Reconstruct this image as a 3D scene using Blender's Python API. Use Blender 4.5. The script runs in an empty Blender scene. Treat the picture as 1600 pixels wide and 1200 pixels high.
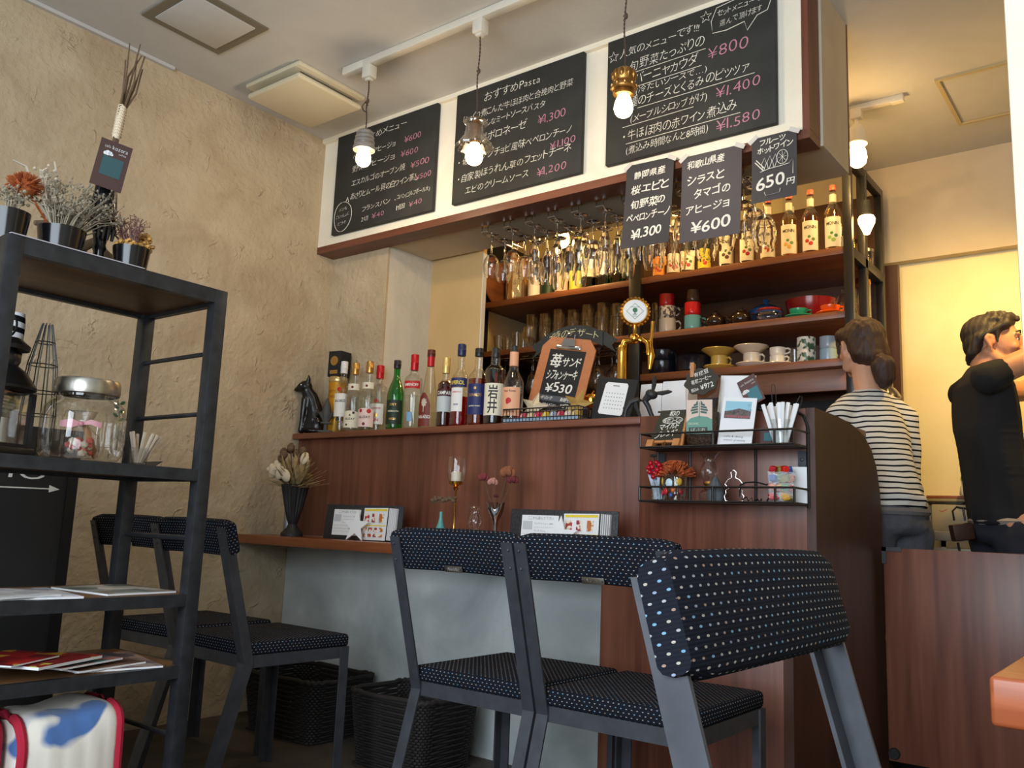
import bpy, bmesh, math, random
from mathutils import Vector, Matrix, Euler
R = math.radians
PI = math.pi
random.seed(7)
S = bpy.context.scene
C = S.collection

# ------------------------------------------------------------------ camera, world, lights, exposure
cam_d = bpy.data.cameras.new('camera')
cam = bpy.data.objects.new('camera', cam_d); C.objects.link(cam)
S.camera = cam
cam_d.sensor_fit = 'HORIZONTAL'
cam_d.sensor_width = 36.0
cam_d.lens = 1364.27 / 1600 * 36.0
cam_d.clip_start = 0.02
_yaw, _pit, _rol = R(37.80764), R(9.22435), R(2.29998)
_f = Vector((-math.sin(_yaw) * math.cos(_pit), math.cos(_yaw) * math.cos(_pit), math.sin(_pit)))
_r = Vector((math.cos(_yaw), math.sin(_yaw), 0))
_u = _r.cross(_f)
_r2 = math.cos(_rol) * _r + math.sin(_rol) * _u
_u2 = -math.sin(_rol) * _r + math.cos(_rol) * _u
_m = Matrix((_r2, _u2, -_f)).transposed().to_4x4()
_m.translation = Vector((0, 0, 0.82))
cam.matrix_world = _m

W = bpy.data.worlds.new('world'); S.world = W
W.use_nodes = True
W.node_tree.nodes['Background'].inputs[0].default_value = (0.75, 0.85, 1.0, 1)
W.node_tree.nodes['Background'].inputs[1].default_value = 0.3

def lamp(name, kind, loc, power, color, size=0.05, target=None, sx=None, sy=None, spot=None, blend=0.5):
    d = bpy.data.lights.new(name, kind)
    d.energy = power; d.color = color
    if kind == 'AREA':
        d.shape = 'RECTANGLE'; d.size = sx; d.size_y = sy
    else:
        d.shadow_soft_size = size
    if kind == 'SPOT':
        d.spot_size = R(spot); d.spot_blend = blend
    o = bpy.data.objects.new(name, d); C.objects.link(o); o.location = loc
    if target is not None:
        v = Vector(target) - Vector(loc)
        o.rotation_euler = v.to_track_quat('-Z', 'Y').to_euler()
    return o
# daylight through the glazed shop front behind the photographer
lamp('daylight_window', 'AREA', (-0.35, -1.42, 1.5), 125, (0.80, 0.90, 1.0), target=(-0.9, 2.5, 0.7), sx=2.5, sy=1.6)
WARM = (1.0, 0.75, 0.48)
for _x, _z in ((-2.484, 2.215), (-1.908, 2.10), (-1.306, 2.115)):
    lamp('pendant_light', 'POINT', (_x, 2.19, _z - 0.02), 9.5, WARM, 0.035)
for _x, _z in ((-2.5, 2.26), (-1.75, 2.36), (-1.01, 2.36)):
    lamp('kitchen_spot_light', 'POINT', (_x, 3.58, _z), 8.5, (1.0, 0.62, 0.24), 0.04)
lamp('kitchen_wall_light', 'SPOT', (-0.24, 3.42, 2.30), 88, (1.0, 0.63, 0.19), 0.05, target=(-0.86, 4.36, 1.25), spot=95, blend=0.9)

vs = S.view_settings
vs.view_transform = 'Standard'; vs.look = 'None'; vs.exposure = 0.0; vs.gamma = 1.0
vs.use_curve_mapping = False
S.cycles.use_denoising = True
S.cycles.caustics_reflective = False
S.cycles.caustics_refractive = False
S.cycles.sample_clamp_indirect = 6.0
S.cycles.transparent_max_bounces = 32
S.cycles.max_bounces = 24
S.cycles.transmission_bounces = 24
S.cycles.diffuse_bounces = 5
S.cycles.glossy_bounces = 6

# ------------------------------------------------------------------ materials
def lin(c):
    return tuple(((v / 255) / 12.92 if v / 255 <= 0.04045 else ((v / 255 + 0.055) / 1.055) ** 2.4) for v in c) + (1.0,)
def newmat(name):
    m = bpy.data.materials.new(name); m.use_nodes = True
    nt = m.node_tree
    return m, nt, nt.nodes['Principled BSDF']
def mat(name, rgb, rough=0.5, metal=0.0, spec=0.5, noise=0.0, nscale=20.0, bump=0.0, bscale=60.0, emit=None, estr=0.0, coat=0.0, trans=0.0, alpha=1.0, sheen=0.0):
    m, nt, b = newmat(name)
    col = lin(rgb)
    b.inputs['Base Color'].default_value = col
    b.inputs['Roughness'].default_value = rough
    b.inputs['Metallic'].default_value = metal
    b.inputs['Specular IOR Level'].default_value = spec
    b.inputs['Coat Weight'].default_value = coat
    b.inputs['Transmission Weight'].default_value = trans
    b.inputs['Alpha'].default_value = alpha
    b.inputs['Sheen Weight'].default_value = sheen
    L = nt.links.new
    if noise or bump:
        tc = nt.nodes.new('ShaderNodeTexCoord')
    if noise:
        n = nt.nodes.new('ShaderNodeTexNoise'); n.inputs['Scale'].default_value = nscale; n.inputs['Detail'].default_value = 4
        L(tc.outputs['Object'], n.inputs['Vector'])
        cr = nt.nodes.new('ShaderNodeValToRGB')
        cr.color_ramp.elements[0].color = tuple(v * (1 - noise) for v in col[:3]) + (1,)
        cr.color_ramp.elements[1].color = tuple(min(1, v * (1 + noise)) for v in col[:3]) + (1,)
        cr.color_ramp.elements[0].position = 0.3; cr.color_ramp.elements[1].position = 0.7
        L(n.outputs['Fac'], cr.inputs['Fac']); L(cr.outputs['Color'], b.inputs['Base Color'])
    if bump:
        n2 = nt.nodes.new('ShaderNodeTexNoise'); n2.inputs['Scale'].default_value = bscale; n2.inputs['Detail'].default_value = 5
        L(tc.outputs['Object'], n2.inputs['Vector'])
        bp = nt.nodes.new('ShaderNodeBump'); bp.inputs['Strength'].default_value = bump; bp.inputs['Distance'].default_value = 0.01
        L(n2.outputs['Fac'], bp.inputs['Height']); L(bp.outputs['Normal'], b.inputs['Normal'])
    if emit:
        b.inputs['Emission Color'].default_value = lin(emit); b.inputs['Emission Strength'].default_value = estr
    return m
def wood(name, dark, light, scale=(22, 22, 1.1), rough=0.42, knots=True, spec=0.5):
    m, nt, b = newmat(name); L = nt.links.new
    tc = nt.nodes.new('ShaderNodeTexCoord'); mp = nt.nodes.new('ShaderNodeMapping')
    mp.inputs['Scale'].default_value = scale
    L(tc.outputs['Object'], mp.inputs['Vector'])
    n = nt.nodes.new('ShaderNodeTexNoise'); n.inputs['Scale'].default_value = 1.0; n.inputs['Detail'].default_value = 8; n.inputs['Distortion'].default_value = 1.2
    L(mp.outputs['Vector'], n.inputs['Vector'])
    n2 = nt.nodes.new('ShaderNodeTexNoise'); n2.inputs['Scale'].default_value = 5.5; n2.inputs['Detail'].default_value = 2
    L(mp.outputs['Vector'], n2.inputs['Vector'])
    mx = nt.nodes.new('ShaderNodeMath'); mx.operation = 'MULTIPLY_ADD'
    mx.inputs[1].default_value = 0.3; L(n2.outputs['Fac'], mx.inputs[0]); 
    m2 = nt.nodes.new('ShaderNodeMath'); m2.operation = 'MULTIPLY'; m2.inputs[1].default_value = 0.7
    L(n.outputs['Fac'], m2.inputs[0]); L(m2.outputs[0], mx.inputs[2])
    cr = nt.nodes.new('ShaderNodeValToRGB')
    cr.color_ramp.elements[0].position = 0.32; cr.color_ramp.elements[1].position = 0.68
    cr.color_ramp.elements[0].color = lin(dark); cr.color_ramp.elements[1].color = lin(light)
    L(mx.outputs[0], cr.inputs['Fac'])
    out = cr.outputs['Color']
    if knots:
        v = nt.nodes.new('ShaderNodeTexVoronoi'); v.inputs['Scale'].default_value = 0.22
        L(mp.outputs['Vector'], v.inputs['Vector'])
        kr = nt.nodes.new('ShaderNodeValToRGB'); kr.color_ramp.elements[0].position = 0.02; kr.color_ramp.elements[1].position = 0.16
        kr.color_ramp.elements[0].color = (0.35, 0.3, 0.3, 1); kr.color_ramp.elements[1].color = (1, 1, 1, 1)
        L(v.outputs['Distance'], kr.inputs['Fac'])
        mm = nt.nodes.new('ShaderNodeMix'); mm.data_type = 'RGBA'; mm.blend_type = 'MULTIPLY'; mm.inputs[0].default_value = 0.8
        L(out, mm.inputs[6]); L(kr.outputs['Color'], mm.inputs[7]); out = mm.outputs[2]
    L(out, b.inputs['Base Color'])
    b.inputs['Roughness'].default_value = rough
    b.inputs['Specular IOR Level'].default_value = spec
    bp = nt.nodes.new('ShaderNodeBump'); bp.inputs['Strength'].default_value = 0.08; bp.inputs['Distance'].default_value = 0.004
    L(mx.outputs[0], bp.inputs['Height']); L(bp.outputs['Normal'], b.inputs['Normal'])
    return m
def plaster(name, a, bcol, bump=0.5, scale=3.0, ridge=True, rough=0.85):
    m, nt, b = newmat(name); L = nt.links.new
    tc = nt.nodes.new('ShaderNodeTexCoord')
    n = nt.nodes.new('ShaderNodeTexNoise'); n.inputs['Scale'].default_value = scale; n.inputs['Detail'].default_value = 9; n.inputs['Distortion'].default_value = 0.8
    L(tc.outputs['Object'], n.inputs['Vector'])
    cr = nt.nodes.new('ShaderNodeValToRGB'); cr.color_ramp.elements[0].position = 0.3; cr.color_ramp.elements[1].position = 0.75
    cr.color_ramp.elements[0].color = lin(a); cr.color_ramp.elements[1].color = lin(bcol)
    L(n.outputs['Fac'], cr.inputs['Fac']); L(cr.outputs['Color'], b.inputs['Base Color'])
    b.inputs['Roughness'].default_value = rough
    b.inputs['Specular IOR Level'].default_value = 0.2
    n2 = nt.nodes.new('ShaderNodeTexNoise'); n2.inputs['Scale'].default_value = scale * 9; n2.inputs['Detail'].default_value = 8
    L(tc.outputs['Object'], n2.inputs['Vector'])
    bp = nt.nodes.new('ShaderNodeBump'); bp.inputs['Strength'].default_value = bump; bp.inputs['Distance'].default_value = 0.012
    h = n2.outputs['Fac']
    if ridge:
        n3 = nt.nodes.new('ShaderNodeTexNoise'); n3.inputs['Scale'].default_value = scale * 2.3; n3.inputs['Detail'].default_value = 4; n3.inputs['Distortion'].default_value = 0.5
        L(tc.outputs['Object'], n3.inputs['Vector'])
        n4 = nt.nodes.new('ShaderNodeTexNoise'); n4.inputs['Scale'].default_value = scale * 2.9; n4.inputs['Detail'].default_value = 3
        L(tc.outputs['Object'], n4.inputs['Vector'])
        def M(op, x, y):
            q = nt.nodes.new('ShaderNodeMath'); q.operation = op
            for i, v in enumerate((x, y)):
                if v is None: continue
                if isinstance(v, (int, float)): q.inputs[i].default_value = v
                else: L(v, q.inputs[i])
            return q.outputs[0]
        r = M('SUBTRACT', 1.0, M('MULTIPLY', M('ABSOLUTE', M('SUBTRACT', n3.outputs['Fac'], 0.5), None), 30.0))
        r = M('MULTIPLY', M('MAXIMUM', r, 0.0), M('MULTIPLY', M('MAXIMUM', M('SUBTRACT', n4.outputs['Fac'], 0.56), 0.0), 9.0))
        h = M('ADD', M('MULTIPLY', h, 0.9), M('MULTIPLY', r, 0.40))
    L(h, bp.inputs['Height']); L(bp.outputs['Normal'], b.inputs['Normal'])
    return m
def thin(name, tint, gloss=0.02, refl=1.0):
    m = bpy.data.materials.new(name); m.use_nodes = True
    nt = m.node_tree; nt.nodes.clear(); L = nt.links.new
    out = nt.nodes.new('ShaderNodeOutputMaterial')
    tr = nt.nodes.new('ShaderNodeBsdfTransparent'); tr.inputs[0].default_value = tint + (1,)
    gl = nt.nodes.new('ShaderNodeBsdfGlossy'); gl.inputs['Roughness'].default_value = gloss
    lw = nt.nodes.new('ShaderNodeLayerWeight'); lw.inputs['Blend'].default_value = 0.28
    mu = nt.nodes.new('ShaderNodeMath'); mu.operation = 'MULTIPLY_ADD'; mu.inputs[1].default_value = 0.62 * refl; mu.inputs[2].default_value = 0.045 * refl
    L(lw.outputs['Facing'], mu.inputs[0])
    mx = nt.nodes.new('ShaderNodeMixShader')
    L(mu.outputs[0], mx.inputs[0]); L(tr.outputs[0], mx.inputs[1]); L(gl.outputs[0], mx.inputs[2]); L(mx.outputs[0], out.inputs[0])
    return m
def refr(name, tint=(1, 1, 1), ior=1.45):
    m = bpy.data.materials.new(name); m.use_nodes = True
    nt = m.node_tree; nt.nodes.clear(); L = nt.links.new
    out = nt.nodes.new('ShaderNodeOutputMaterial')
    g = nt.nodes.new('ShaderNodeBsdfGlass'); g.inputs['Color'].default_value = tint + (1,); g.inputs['Roughness'].default_value = 0.0; g.inputs['IOR'].default_value = ior
    L(g.outputs[0], out.inputs[0])
    return m
def dots(name, base, sx=0.0125, sz=0.011, rad=0.2, rough=0.9):
    """woven upholstery: staggered rows of small coloured stitches (UVs are in metres)"""
    m, nt, b = newmat(name); L = nt.links.new
    def M(op, a, bb=None, c=None):
        n = nt.nodes.new('ShaderNodeMath'); n.operation = op
        for i, v in enumerate((a, bb, c)):
            if v is None: continue
            if isinstance(v, (int, float)): n.inputs[i].default_value = v
            else: L(v, n.inputs[i])
        return n.outputs[0]
    uv = nt.nodes.new('ShaderNodeUVMap'); sp = nt.nodes.new('ShaderNodeSeparateXYZ'); L(uv.outputs[0], sp.inputs[0])
    v = M('MULTIPLY', sp.outputs[1], 1 / sz); row = M('FLOOR', v)
    st = M('MULTIPLY', M('MODULO', M('ABSOLUTE', row), 2.0), 0.5)
    u = M('ADD', M('MULTIPLY', sp.outputs[0], 1 / sx), st); colm = M('FLOOR', u)
    du = M('MULTIPLY', M('SUBTRACT', M('SUBTRACT', u, colm), 0.5), 1 / 0.15)
    dv = M('MULTIPLY', M('SUBTRACT', M('SUBTRACT', v, row), 0.5), 1 / 0.14)
    d = M('SQRT', M('ADD', M('MULTIPLY', du, du), M('MULTIPLY', dv, dv)))
    mask = M('LESS_THAN', d, 1.0)
    cb = nt.nodes.new('ShaderNodeCombineXYZ'); L(colm, cb.inputs[0]); L(row, cb.inputs[1])
    wn = nt.nodes.new('ShaderNodeTexWhiteNoise'); wn.noise_dimensions = '2D'; L(cb.outputs[0], wn.inputs['Vector'])
    cr = nt.nodes.new('ShaderNodeValToRGB'); cr.color_ramp.interpolation = 'CONSTANT'
    e = cr.color_ramp.elements
    e[0].position = 0; e[0].color = lin((150, 150, 150)); e[1].position = 0.35; e[1].color = lin((112, 150, 174))
    for p_, c_ in ((0.55, (168, 160, 148)), (0.8, (150, 125, 110)), (0.9, (130, 140, 160))):
        q = e.new(p_); q.color = lin(c_)
    L(wn.outputs['Value'], cr.inputs['Fac'])
    mx = nt.nodes.new('ShaderNodeMix'); mx.data_type = 'RGBA'; mx.inputs[6].default_value = lin(base)
    L(mask, mx.inputs[0]); L(cr.outputs['Color'], mx.inputs[7]); L(mx.outputs[2], b.inputs['Base Color'])
    b.inputs['Roughness'].default_value = rough; b.inputs['Specular IOR Level'].default_value = 0.05
    rows = M('SINE', M('MULTIPLY', sp.outputs[1], 2 * PI / 0.0035))
    bp = nt.nodes.new('ShaderNodeBump'); bp.inputs['Strength'].default_value = 0.25; bp.inputs['Distance'].default_value = 0.001
    L(rows, bp.inputs['Height']); L(bp.outputs['Normal'], b.inputs['Normal'])
    return m
def stripes(name, base, line, period=0.031, frac=0.30):
    m, nt, b = newmat(name); L = nt.links.new
    tc = nt.nodes.new('ShaderNodeTexCoord'); sp = nt.nodes.new('ShaderNodeSeparateXYZ'); L(tc.outputs['Object'], sp.inputs[0])
    n = nt.nodes.new('ShaderNodeTexNoise'); n.inputs['Scale'].default_value = 5; L(tc.outputs['Object'], n.inputs['Vector'])
    a = nt.nodes.new('ShaderNodeMath'); a.operation = 'MULTIPLY_ADD'; a.inputs[1].default_value = 0.028; L(n.outputs['Fac'], a.inputs[0]); L(sp.outputs[2], a.inputs[2])
    # the weave hangs from the shoulders, so the bands follow the slope of the back
    a1 = nt.nodes.new('ShaderNodeMath'); a1.operation = 'MULTIPLY_ADD'; a1.inputs[1].default_value = 0.13; L(sp.outputs[1], a1.inputs[0]); L(a.outputs[0], a1.inputs[2])
    d = nt.nodes.new('ShaderNodeMath'); d.operation = 'DIVIDE'; d.inputs[1].default_value = period; L(a1.outputs[0], d.inputs[0])
    f = nt.nodes.new('ShaderNodeMath'); f.operation = 'FRACT'; L(d.outputs[0], f.inputs[0])
    g = nt.nodes.new('ShaderNodeMath'); g.operation = 'LESS_THAN'; g.inputs[1].default_value = frac; L(f.outputs[0], g.inputs[0])
    mx = nt.nodes.new('ShaderNodeMix'); mx.data_type = 'RGBA'; mx.inputs[6].default_value = lin(base); mx.inputs[7].default_value = lin(line)
    L(g.outputs[0], mx.inputs[0]); L(mx.outputs[2], b.inputs['Base Color'])
    b.inputs['Roughness'].default_value = 0.9; b.inputs['Specular IOR Level'].default_value = 0.1
    return m
def spots(name, base, spot, scale=9, lo=0.52, hi=0.58, rough=0.95):
    m, nt, b = newmat(name); L = nt.links.new
    tc = nt.nodes.new('ShaderNodeTexCoord')
    n = nt.nodes.new('ShaderNodeTexNoise'); n.inputs['Scale'].default_value = scale; n.inputs['Detail'].default_value = 1
    L(tc.outputs['Object'], n.inputs['Vector'])
    cr = nt.nodes.new('ShaderNodeValToRGB'); cr.color_ramp.elements[0].position = lo; cr.color_ramp.elements[1].position = hi
    cr.color_ramp.elements[0].color = lin(base); cr.color_ramp.elements[1].color = lin(spot)
    L(n.outputs['Fac'], cr.inputs['Fac']); L(cr.outputs['Color'], b.inputs['Base Color'])
    b.inputs['Roughness'].default_value = rough; b.inputs['Sheen Weight'].default_value = 0.3
    return m
def page(name, cols, scale=25, rough=0.55):
    """printed page: blocks of flat colour"""
    m, nt, b = newmat(name); L = nt.links.new
    tc = nt.nodes.new('ShaderNodeTexCoord')
    v = nt.nodes.new('ShaderNodeTexVoronoi'); v.distance = 'CHEBYCHEV'; v.inputs['Scale'].default_value = scale
    L(tc.outputs['Object'], v.inputs['Vector'])
    sp = nt.nodes.new('ShaderNodeSeparateColor'); L(v.outputs['Color'], sp.inputs[0])
    cr = nt.nodes.new('ShaderNodeValToRGB'); cr.color_ramp.interpolation = 'CONSTANT'
    e = cr.color_ramp.elements
    e[0].position = 0; e[0].color = lin(cols[0]); e[1].position = 1 / len(cols); e[1].color = lin(cols[1])
    for i, c_ in enumerate(cols[2:]):
        q = e.new((i + 2) / len(cols)); q.color = lin(c_)
    L(sp.outputs[0], cr.inputs['Fac']); L(cr.outputs['Color'], b.inputs['Base Color'])
    b.inputs['Roughness'].default_value = rough
    return m

# ------------------------------------------------------------------ mesh helpers
def box_uv(me):
    uvl = me.uv_layers.new(name='UVMap')
    co = me.vertices
    for p in me.polygons:
        n = p.normal; ax = max(range(3), key=lambda i: abs(n[i]))
        for li in p.loop_indices:
            v = co[me.loops[li].vertex_index].co
            uvl.data[li].uv = (v.y, v.z) if ax == 0 else ((v.x, v.z) if ax == 1 else (v.x, v.y))
class MB:
    def __init__(self):
        self.bm = bmesh.new(); self.T = Matrix()
    def v(self, co): return self.bm.verts.new(self.T @ Vector(co))
    def box(self, x0, x1, y0, y1, z0, z1, bev=0.0, rot=None, seg=2):
        c = Vector(((x0 + x1) / 2, (y0 + y1) / 2, (z0 + z1) / 2))
        M = Matrix.Translation(c) @ (Euler(rot).to_matrix().to_4x4() if rot else Matrix()) @ Matrix.Diagonal((abs(x1 - x0), abs(y1 - y0), abs(z1 - z0), 1))
        r = bmesh.ops.create_cube(self.bm, size=1.0, matrix=self.T @ M)
        if bev:
            es = list({e for v in r['verts'] for e in v.link_edges})
            bmesh.ops.bevel(self.bm, geom=es, offset=bev, segments=seg, profile=0.5, affect='EDGES')
        return self
    def tube(self, pts, r, n=8, closed=False):
        pts = [Vector(p) for p in pts]; k = len(pts)
        rs = r if isinstance(r, (list, tuple)) else [r] * k
        rings = []; up = None
        for i, p in enumerate(pts):
            if closed: t = pts[(i + 1) % k] - pts[i - 1]
            else: t = pts[min(i + 1, k - 1)] - pts[max(i - 1, 0)]
            if t.length < 1e-9: t = Vector((0, 0, 1))
            t.normalize()
            if up is None:
                up = Vector((0, 0, 1)) if abs(t.z) < 0.9 else Vector((1, 0, 0))
            a = t.cross(up)
            if a.length < 1e-6: a = t.orthogonal()
            a.normalize(); b = t.cross(a).normalized(); up = -b if False else up
            rings.append([self.v(p + rs[i] * (math.cos(2 * PI * j / n) * a + math.sin(2 * PI * j / n) * b)) for j in range(n)])
        m = k if closed else k - 1
        for i in range(m):
            A, B = rings[i], rings[(i + 1) % k]
            for j in range(n):
                self.bm.faces.new((A[j], A[(j + 1) % n], B[(j + 1) % n], B[j]))
        if not closed and n > 2:
            self.bm.faces.new(rings[0][::-1]); self.bm.faces.new(rings[-1])
        return self
    def lathe(self, prof, n=24, c=(0, 0, 0), a0=0.0, a1=2 * PI, axis='Z'):
        full = abs(a1 - a0 - 2 * PI) < 1e-6
        m = n if full else n + 1
        cols = []
        for j in range(m):
            a = a0 + (a1 - a0) * j / n
            col = []
            for (r, z) in prof:
                if axis == 'Z': p = (c[0] + r * math.cos(a), c[1] + r * math.sin(a), c[2] + z)
                elif axis == 'Y': p = (c[0] + r * math.cos(a), c[1] + z, c[2] + r * math.sin(a))
                else: p = (c[0] + z, c[1] + r * math.cos(a), c[2] + r * math.sin(a))
                col.append(p)
            cols.append(col)
        grid = []
        poles = {}
        for j in range(m):
            row = []
            for i, p in enumerate(cols[j]):
                if abs(prof[i][0]) < 1e-7:
                    if i not in poles: poles[i] = self.v(p)
                    row.append(poles[i])
                else: row.append(self.v(p))
            grid.append(row)
        for j in range(n):
            A = grid[j]; B = grid[(j + 1) % m]
            for i in range(len(prof) - 1):
                q = [A[i], B[i], B[i + 1], A[i + 1]]
                u = []
                for w in q:
                    if w not in u: u.append(w)
                if len(u) >= 3:
                    try: self.bm.faces.new(u)
                    except ValueError: pass
        return self
    def ball(self, c, r, sub=2, rot=None):
        rr = r if isinstance(r, (list, tuple)) else (r, r, r)
        M = Matrix.Translation(Vector(c)) @ (Euler(rot).to_matrix().to_4x4() if rot else Matrix()) @ Matrix.Diagonal((rr[0], rr[1], rr[2], 1))
        bmesh.ops.create_icosphere(self.bm, subdivisions=sub, radius=1.0, matrix=self.T @ M)
        return self
    def prism(self, poly, y0, y1):
        """outline in the XZ plane, given counter-clockwise as seen from -Y, extruded from y0 to y1"""
        a = [self.v((x, y0, z)) for x, z in poly]; b = [self.v((x, y1, z)) for x, z in poly]
        n = len(poly)
        self.bm.faces.new(a); self.bm.faces.new(b[::-1])
        for i in range(n):
            self.bm.faces.new((a[i], b[i], b[(i + 1) % n], a[(i + 1) % n]))
        return self
    def loft(self, secs, cap=True):
        rings = [[self.v(p) for p in s] for s in secs]
        n = len(rings[0])
        for A, B in zip(rings, rings[1:]):
            for j in range(n):
                self.bm.faces.new((A[j], A[(j + 1) % n], B[(j + 1) % n], B[j]))
        if cap:
            self.bm.faces.new(rings[0][::-1]); self.bm.faces.new(rings[-1])
        return self
    def quad(self, a, b, c, d):
        self.bm.faces.new([self.v(p) for p in (a, b, c, d)]); return self
    def build(self, name, m, parent=None, smooth=True, ang=40, fix=True):
        if fix: bmesh.ops.recalc_face_normals(self.bm, faces=self.bm.faces[:])
        me = bpy.data.meshes.new(name); self.bm.to_mesh(me); self.bm.free()
        box_uv(me)
        if smooth:
            me.polygons.foreach_set('use_smooth', [True] * len(me.polygons))
            me.set_sharp_from_angle(angle=R(ang))
        me.materials.append(m)
        o = bpy.data.objects.new(name, me); C.objects.link(o)
        if parent is not None: o.parent = parent
        return o
def tag(o, label=None, cat=None, group=None, kind=None):
    if label: o['label'] = label
    if cat: o['category'] = cat
    if group: o['group'] = group
    if kind: o['kind'] = kind
    return o
def thing(name, label, cat, loc=(0, 0, 0), rotz=0.0, group=None):
    o = bpy.data.objects.new(name, None); C.objects.link(o)
    o.empty_display_size = 0.05
    o.location = loc; o.rotation_euler = (0, 0, rotz)
    return tag(o, label, cat, group)
def dup(root, loc, rotz=None, label=None, scale=None):
    def cp(o, par):
        c = o.copy(); C.objects.link(c); c.parent = par
        for ch in list(o.children): cp(ch, c)
        return c
    r = cp(root, None)
    r.location = loc
    if rotz is not None: r.rotation_euler = (0, 0, rotz)
    if scale: r.scale = (scale, scale, scale)
    if label: r['label'] = label
    return r
def struct(o): o['kind'] = 'structure'; return o
def facing(x, y, off=0.0):
    return math.atan2(-x, y) + R(off)

# ------------------------------------------------------------------ hand lettering
_gl = {}
def glyph(ch, off=-0.012):
    if (ch, off) in _gl: return _gl[(ch, off)]
    cu = bpy.data.curves.new('glyph', 'FONT'); cu.body = ch; cu.resolution_u = 3; cu.fill_mode = 'FRONT'
    cu.offset = off
    o = bpy.data.objects.new('glyph', cu); C.objects.link(o)
    dg = bpy.context.evaluated_depsgraph_get(); dg.update()
    ev = o.evaluated_get(dg); me = ev.to_mesh()
    vs_ = [(v.co.x, v.co.y) for v in me.vertices]; fs = [tuple(p.vertices) for p in me.polygons]
    ev.to_mesh_clear()
    bpy.data.objects.remove(o); bpy.data.curves.remove(cu)
    _gl[(ch, off)] = (vs_, fs); return _gl[(ch, off)]
def advance(ch):
    if ch == ' ': return 0.3
    vs_, _ = glyph(ch)
    if not vs_: return 0.4
    w = max(v[0] for v in vs_) - min(v[0] for v in vs_)
    if ord(ch) > 0x2000: return max(0.55, min(1.0, w + 0.13))
    return w + 0.1
def write(parent, m, lines, y=0.0, name='writing', jit=1.0, wrap=None, shear=0.12, seed=3, bold=-0.012):
    """lines: (text, x, z, size, width or None, slope in degrees); local XZ plane, readable from -Y"""
    rnd = random.Random(seed); made = []
    for (text, x, z, size, width, slope) in lines:
        mb = MB(); bm = mb.bm
        tot = sum(advance(c) for c in text) * size
        k = 1.0 if not width else width / tot
        cx = 0.0; ca, sa = math.cos(R(slope)), math.sin(R(slope))
        for ch in text:
            ad = advance(ch) * size * k
            if ch != ' ':
                vs_, fs = glyph(ch, bold)
                if vs_:
                    x0 = min(v[0] for v in vs_)
                    rj = R(rnd.uniform(-5, 5)) * jit; zj = rnd.uniform(-0.05, 0.05) * size * jit; sj = 1 + rnd.uniform(-0.09, 0.09) * jit
                    new = []
                    for (gx, gy) in vs_:
                        px_, py_ = (gx - x0) * size * k * sj, gy * size * sj
                        px_ += py_ * shear
                        qx = px_ * math.cos(rj) - py_ * math.sin(rj); qy = px_ * math.sin(rj) + py_ * math.cos(rj)
                        lx = cx + qx + 0.04 * size; ly = qy + zj
                        wx = x + lx * ca - ly * sa; wz = z + lx * sa + ly * ca
                        if wrap: new.append(bm.verts.new((wx, 0, wz)))
                        else: new.append(bm.verts.new((wx, y, wz)))
                    for f in fs:
                        try: bm.faces.new([new[i] for i in f])
                        except ValueError: pass
            cx += ad
        if wrap:  # cut into narrow strips so that the strokes follow the round surface
            x_ = -wrap * 1.4
            while x_ < wrap * 1.4:
                bmesh.ops.bisect_plane(bm, geom=bm.verts[:] + bm.edges[:] + bm.faces[:], plane_co=(x_, 0, 0), plane_no=(1, 0, 0)); x_ += wrap * .16
            for v_ in bm.verts: v_.co = Vector((wrap * math.sin(v_.co.x / wrap), -wrap * math.cos(v_.co.x / wrap), v_.co.z))
        made.append(mb.build(name, m, parent, smooth=False, fix=False))
    return made
def ring(mb, cx, cz, rx, rz, y, r, n=28, gap=0.0, wob=0.0):
    pts = []
    for i in range(n):
        a = 2 * PI * i / n
        k = 1 + wob * math.sin(3 * a + 1)
        pts.append((cx + rx * k * math.cos(a), y, cz + rz * k * math.sin(a)))
    mb.tube(pts, r, 5, closed=True)

# ------------------------------------------------------------------ soft rounded bodies
def chain(mb, nodes, sub=2):
    for (p, r), (q, s) in zip(nodes, nodes[1:]):
        p, q = Vector(p), Vector(q)
        r3 = Vector(r if isinstance(r, tuple) else (r, r, r)); s3 = Vector(s if isinstance(s, tuple) else (s, s, s))
        n = max(1, int(math.ceil((q - p).length / (0.30 * min(min(r3), min(s3))))))
        for i in range(n + 1):
            u = i / n; mb.ball(p.lerp(q, u), tuple(r3.lerp(s3, u)), sub)
def blob(name, mb, m, parent=None, voxel=.008, smooth=6, fold=None):
    me = bpy.data.meshes.new(name); mb.bm.to_mesh(me); mb.bm.free()
    o = bpy.data.objects.new(name, me); C.objects.link(o)
    md = o.modifiers.new('r', 'REMESH'); md.mode = 'VOXEL'; md.voxel_size = voxel
    if smooth:
        md = o.modifiers.new('s', 'SMOOTH'); md.factor = .5; md.iterations = smooth
    dg = bpy.context.evaluated_depsgraph_get(); dg.update()
    nm = bpy.data.meshes.new_from_object(o.evaluated_get(dg))
    o.modifiers.clear(); o.data = nm; bpy.data.meshes.remove(me); nm.name = name
    if fold:
        ns = [v.normal.copy() for v in nm.vertices]
        for v, n_ in zip(nm.vertices, ns): v.co += n_ * fold(v.co)
    nm.polygons.foreach_set('use_smooth', [True] * len(nm.polygons))
    nm.materials.clear(); nm.materials.append(m)
    if parent is not None: o.parent = parent
    return o
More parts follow.
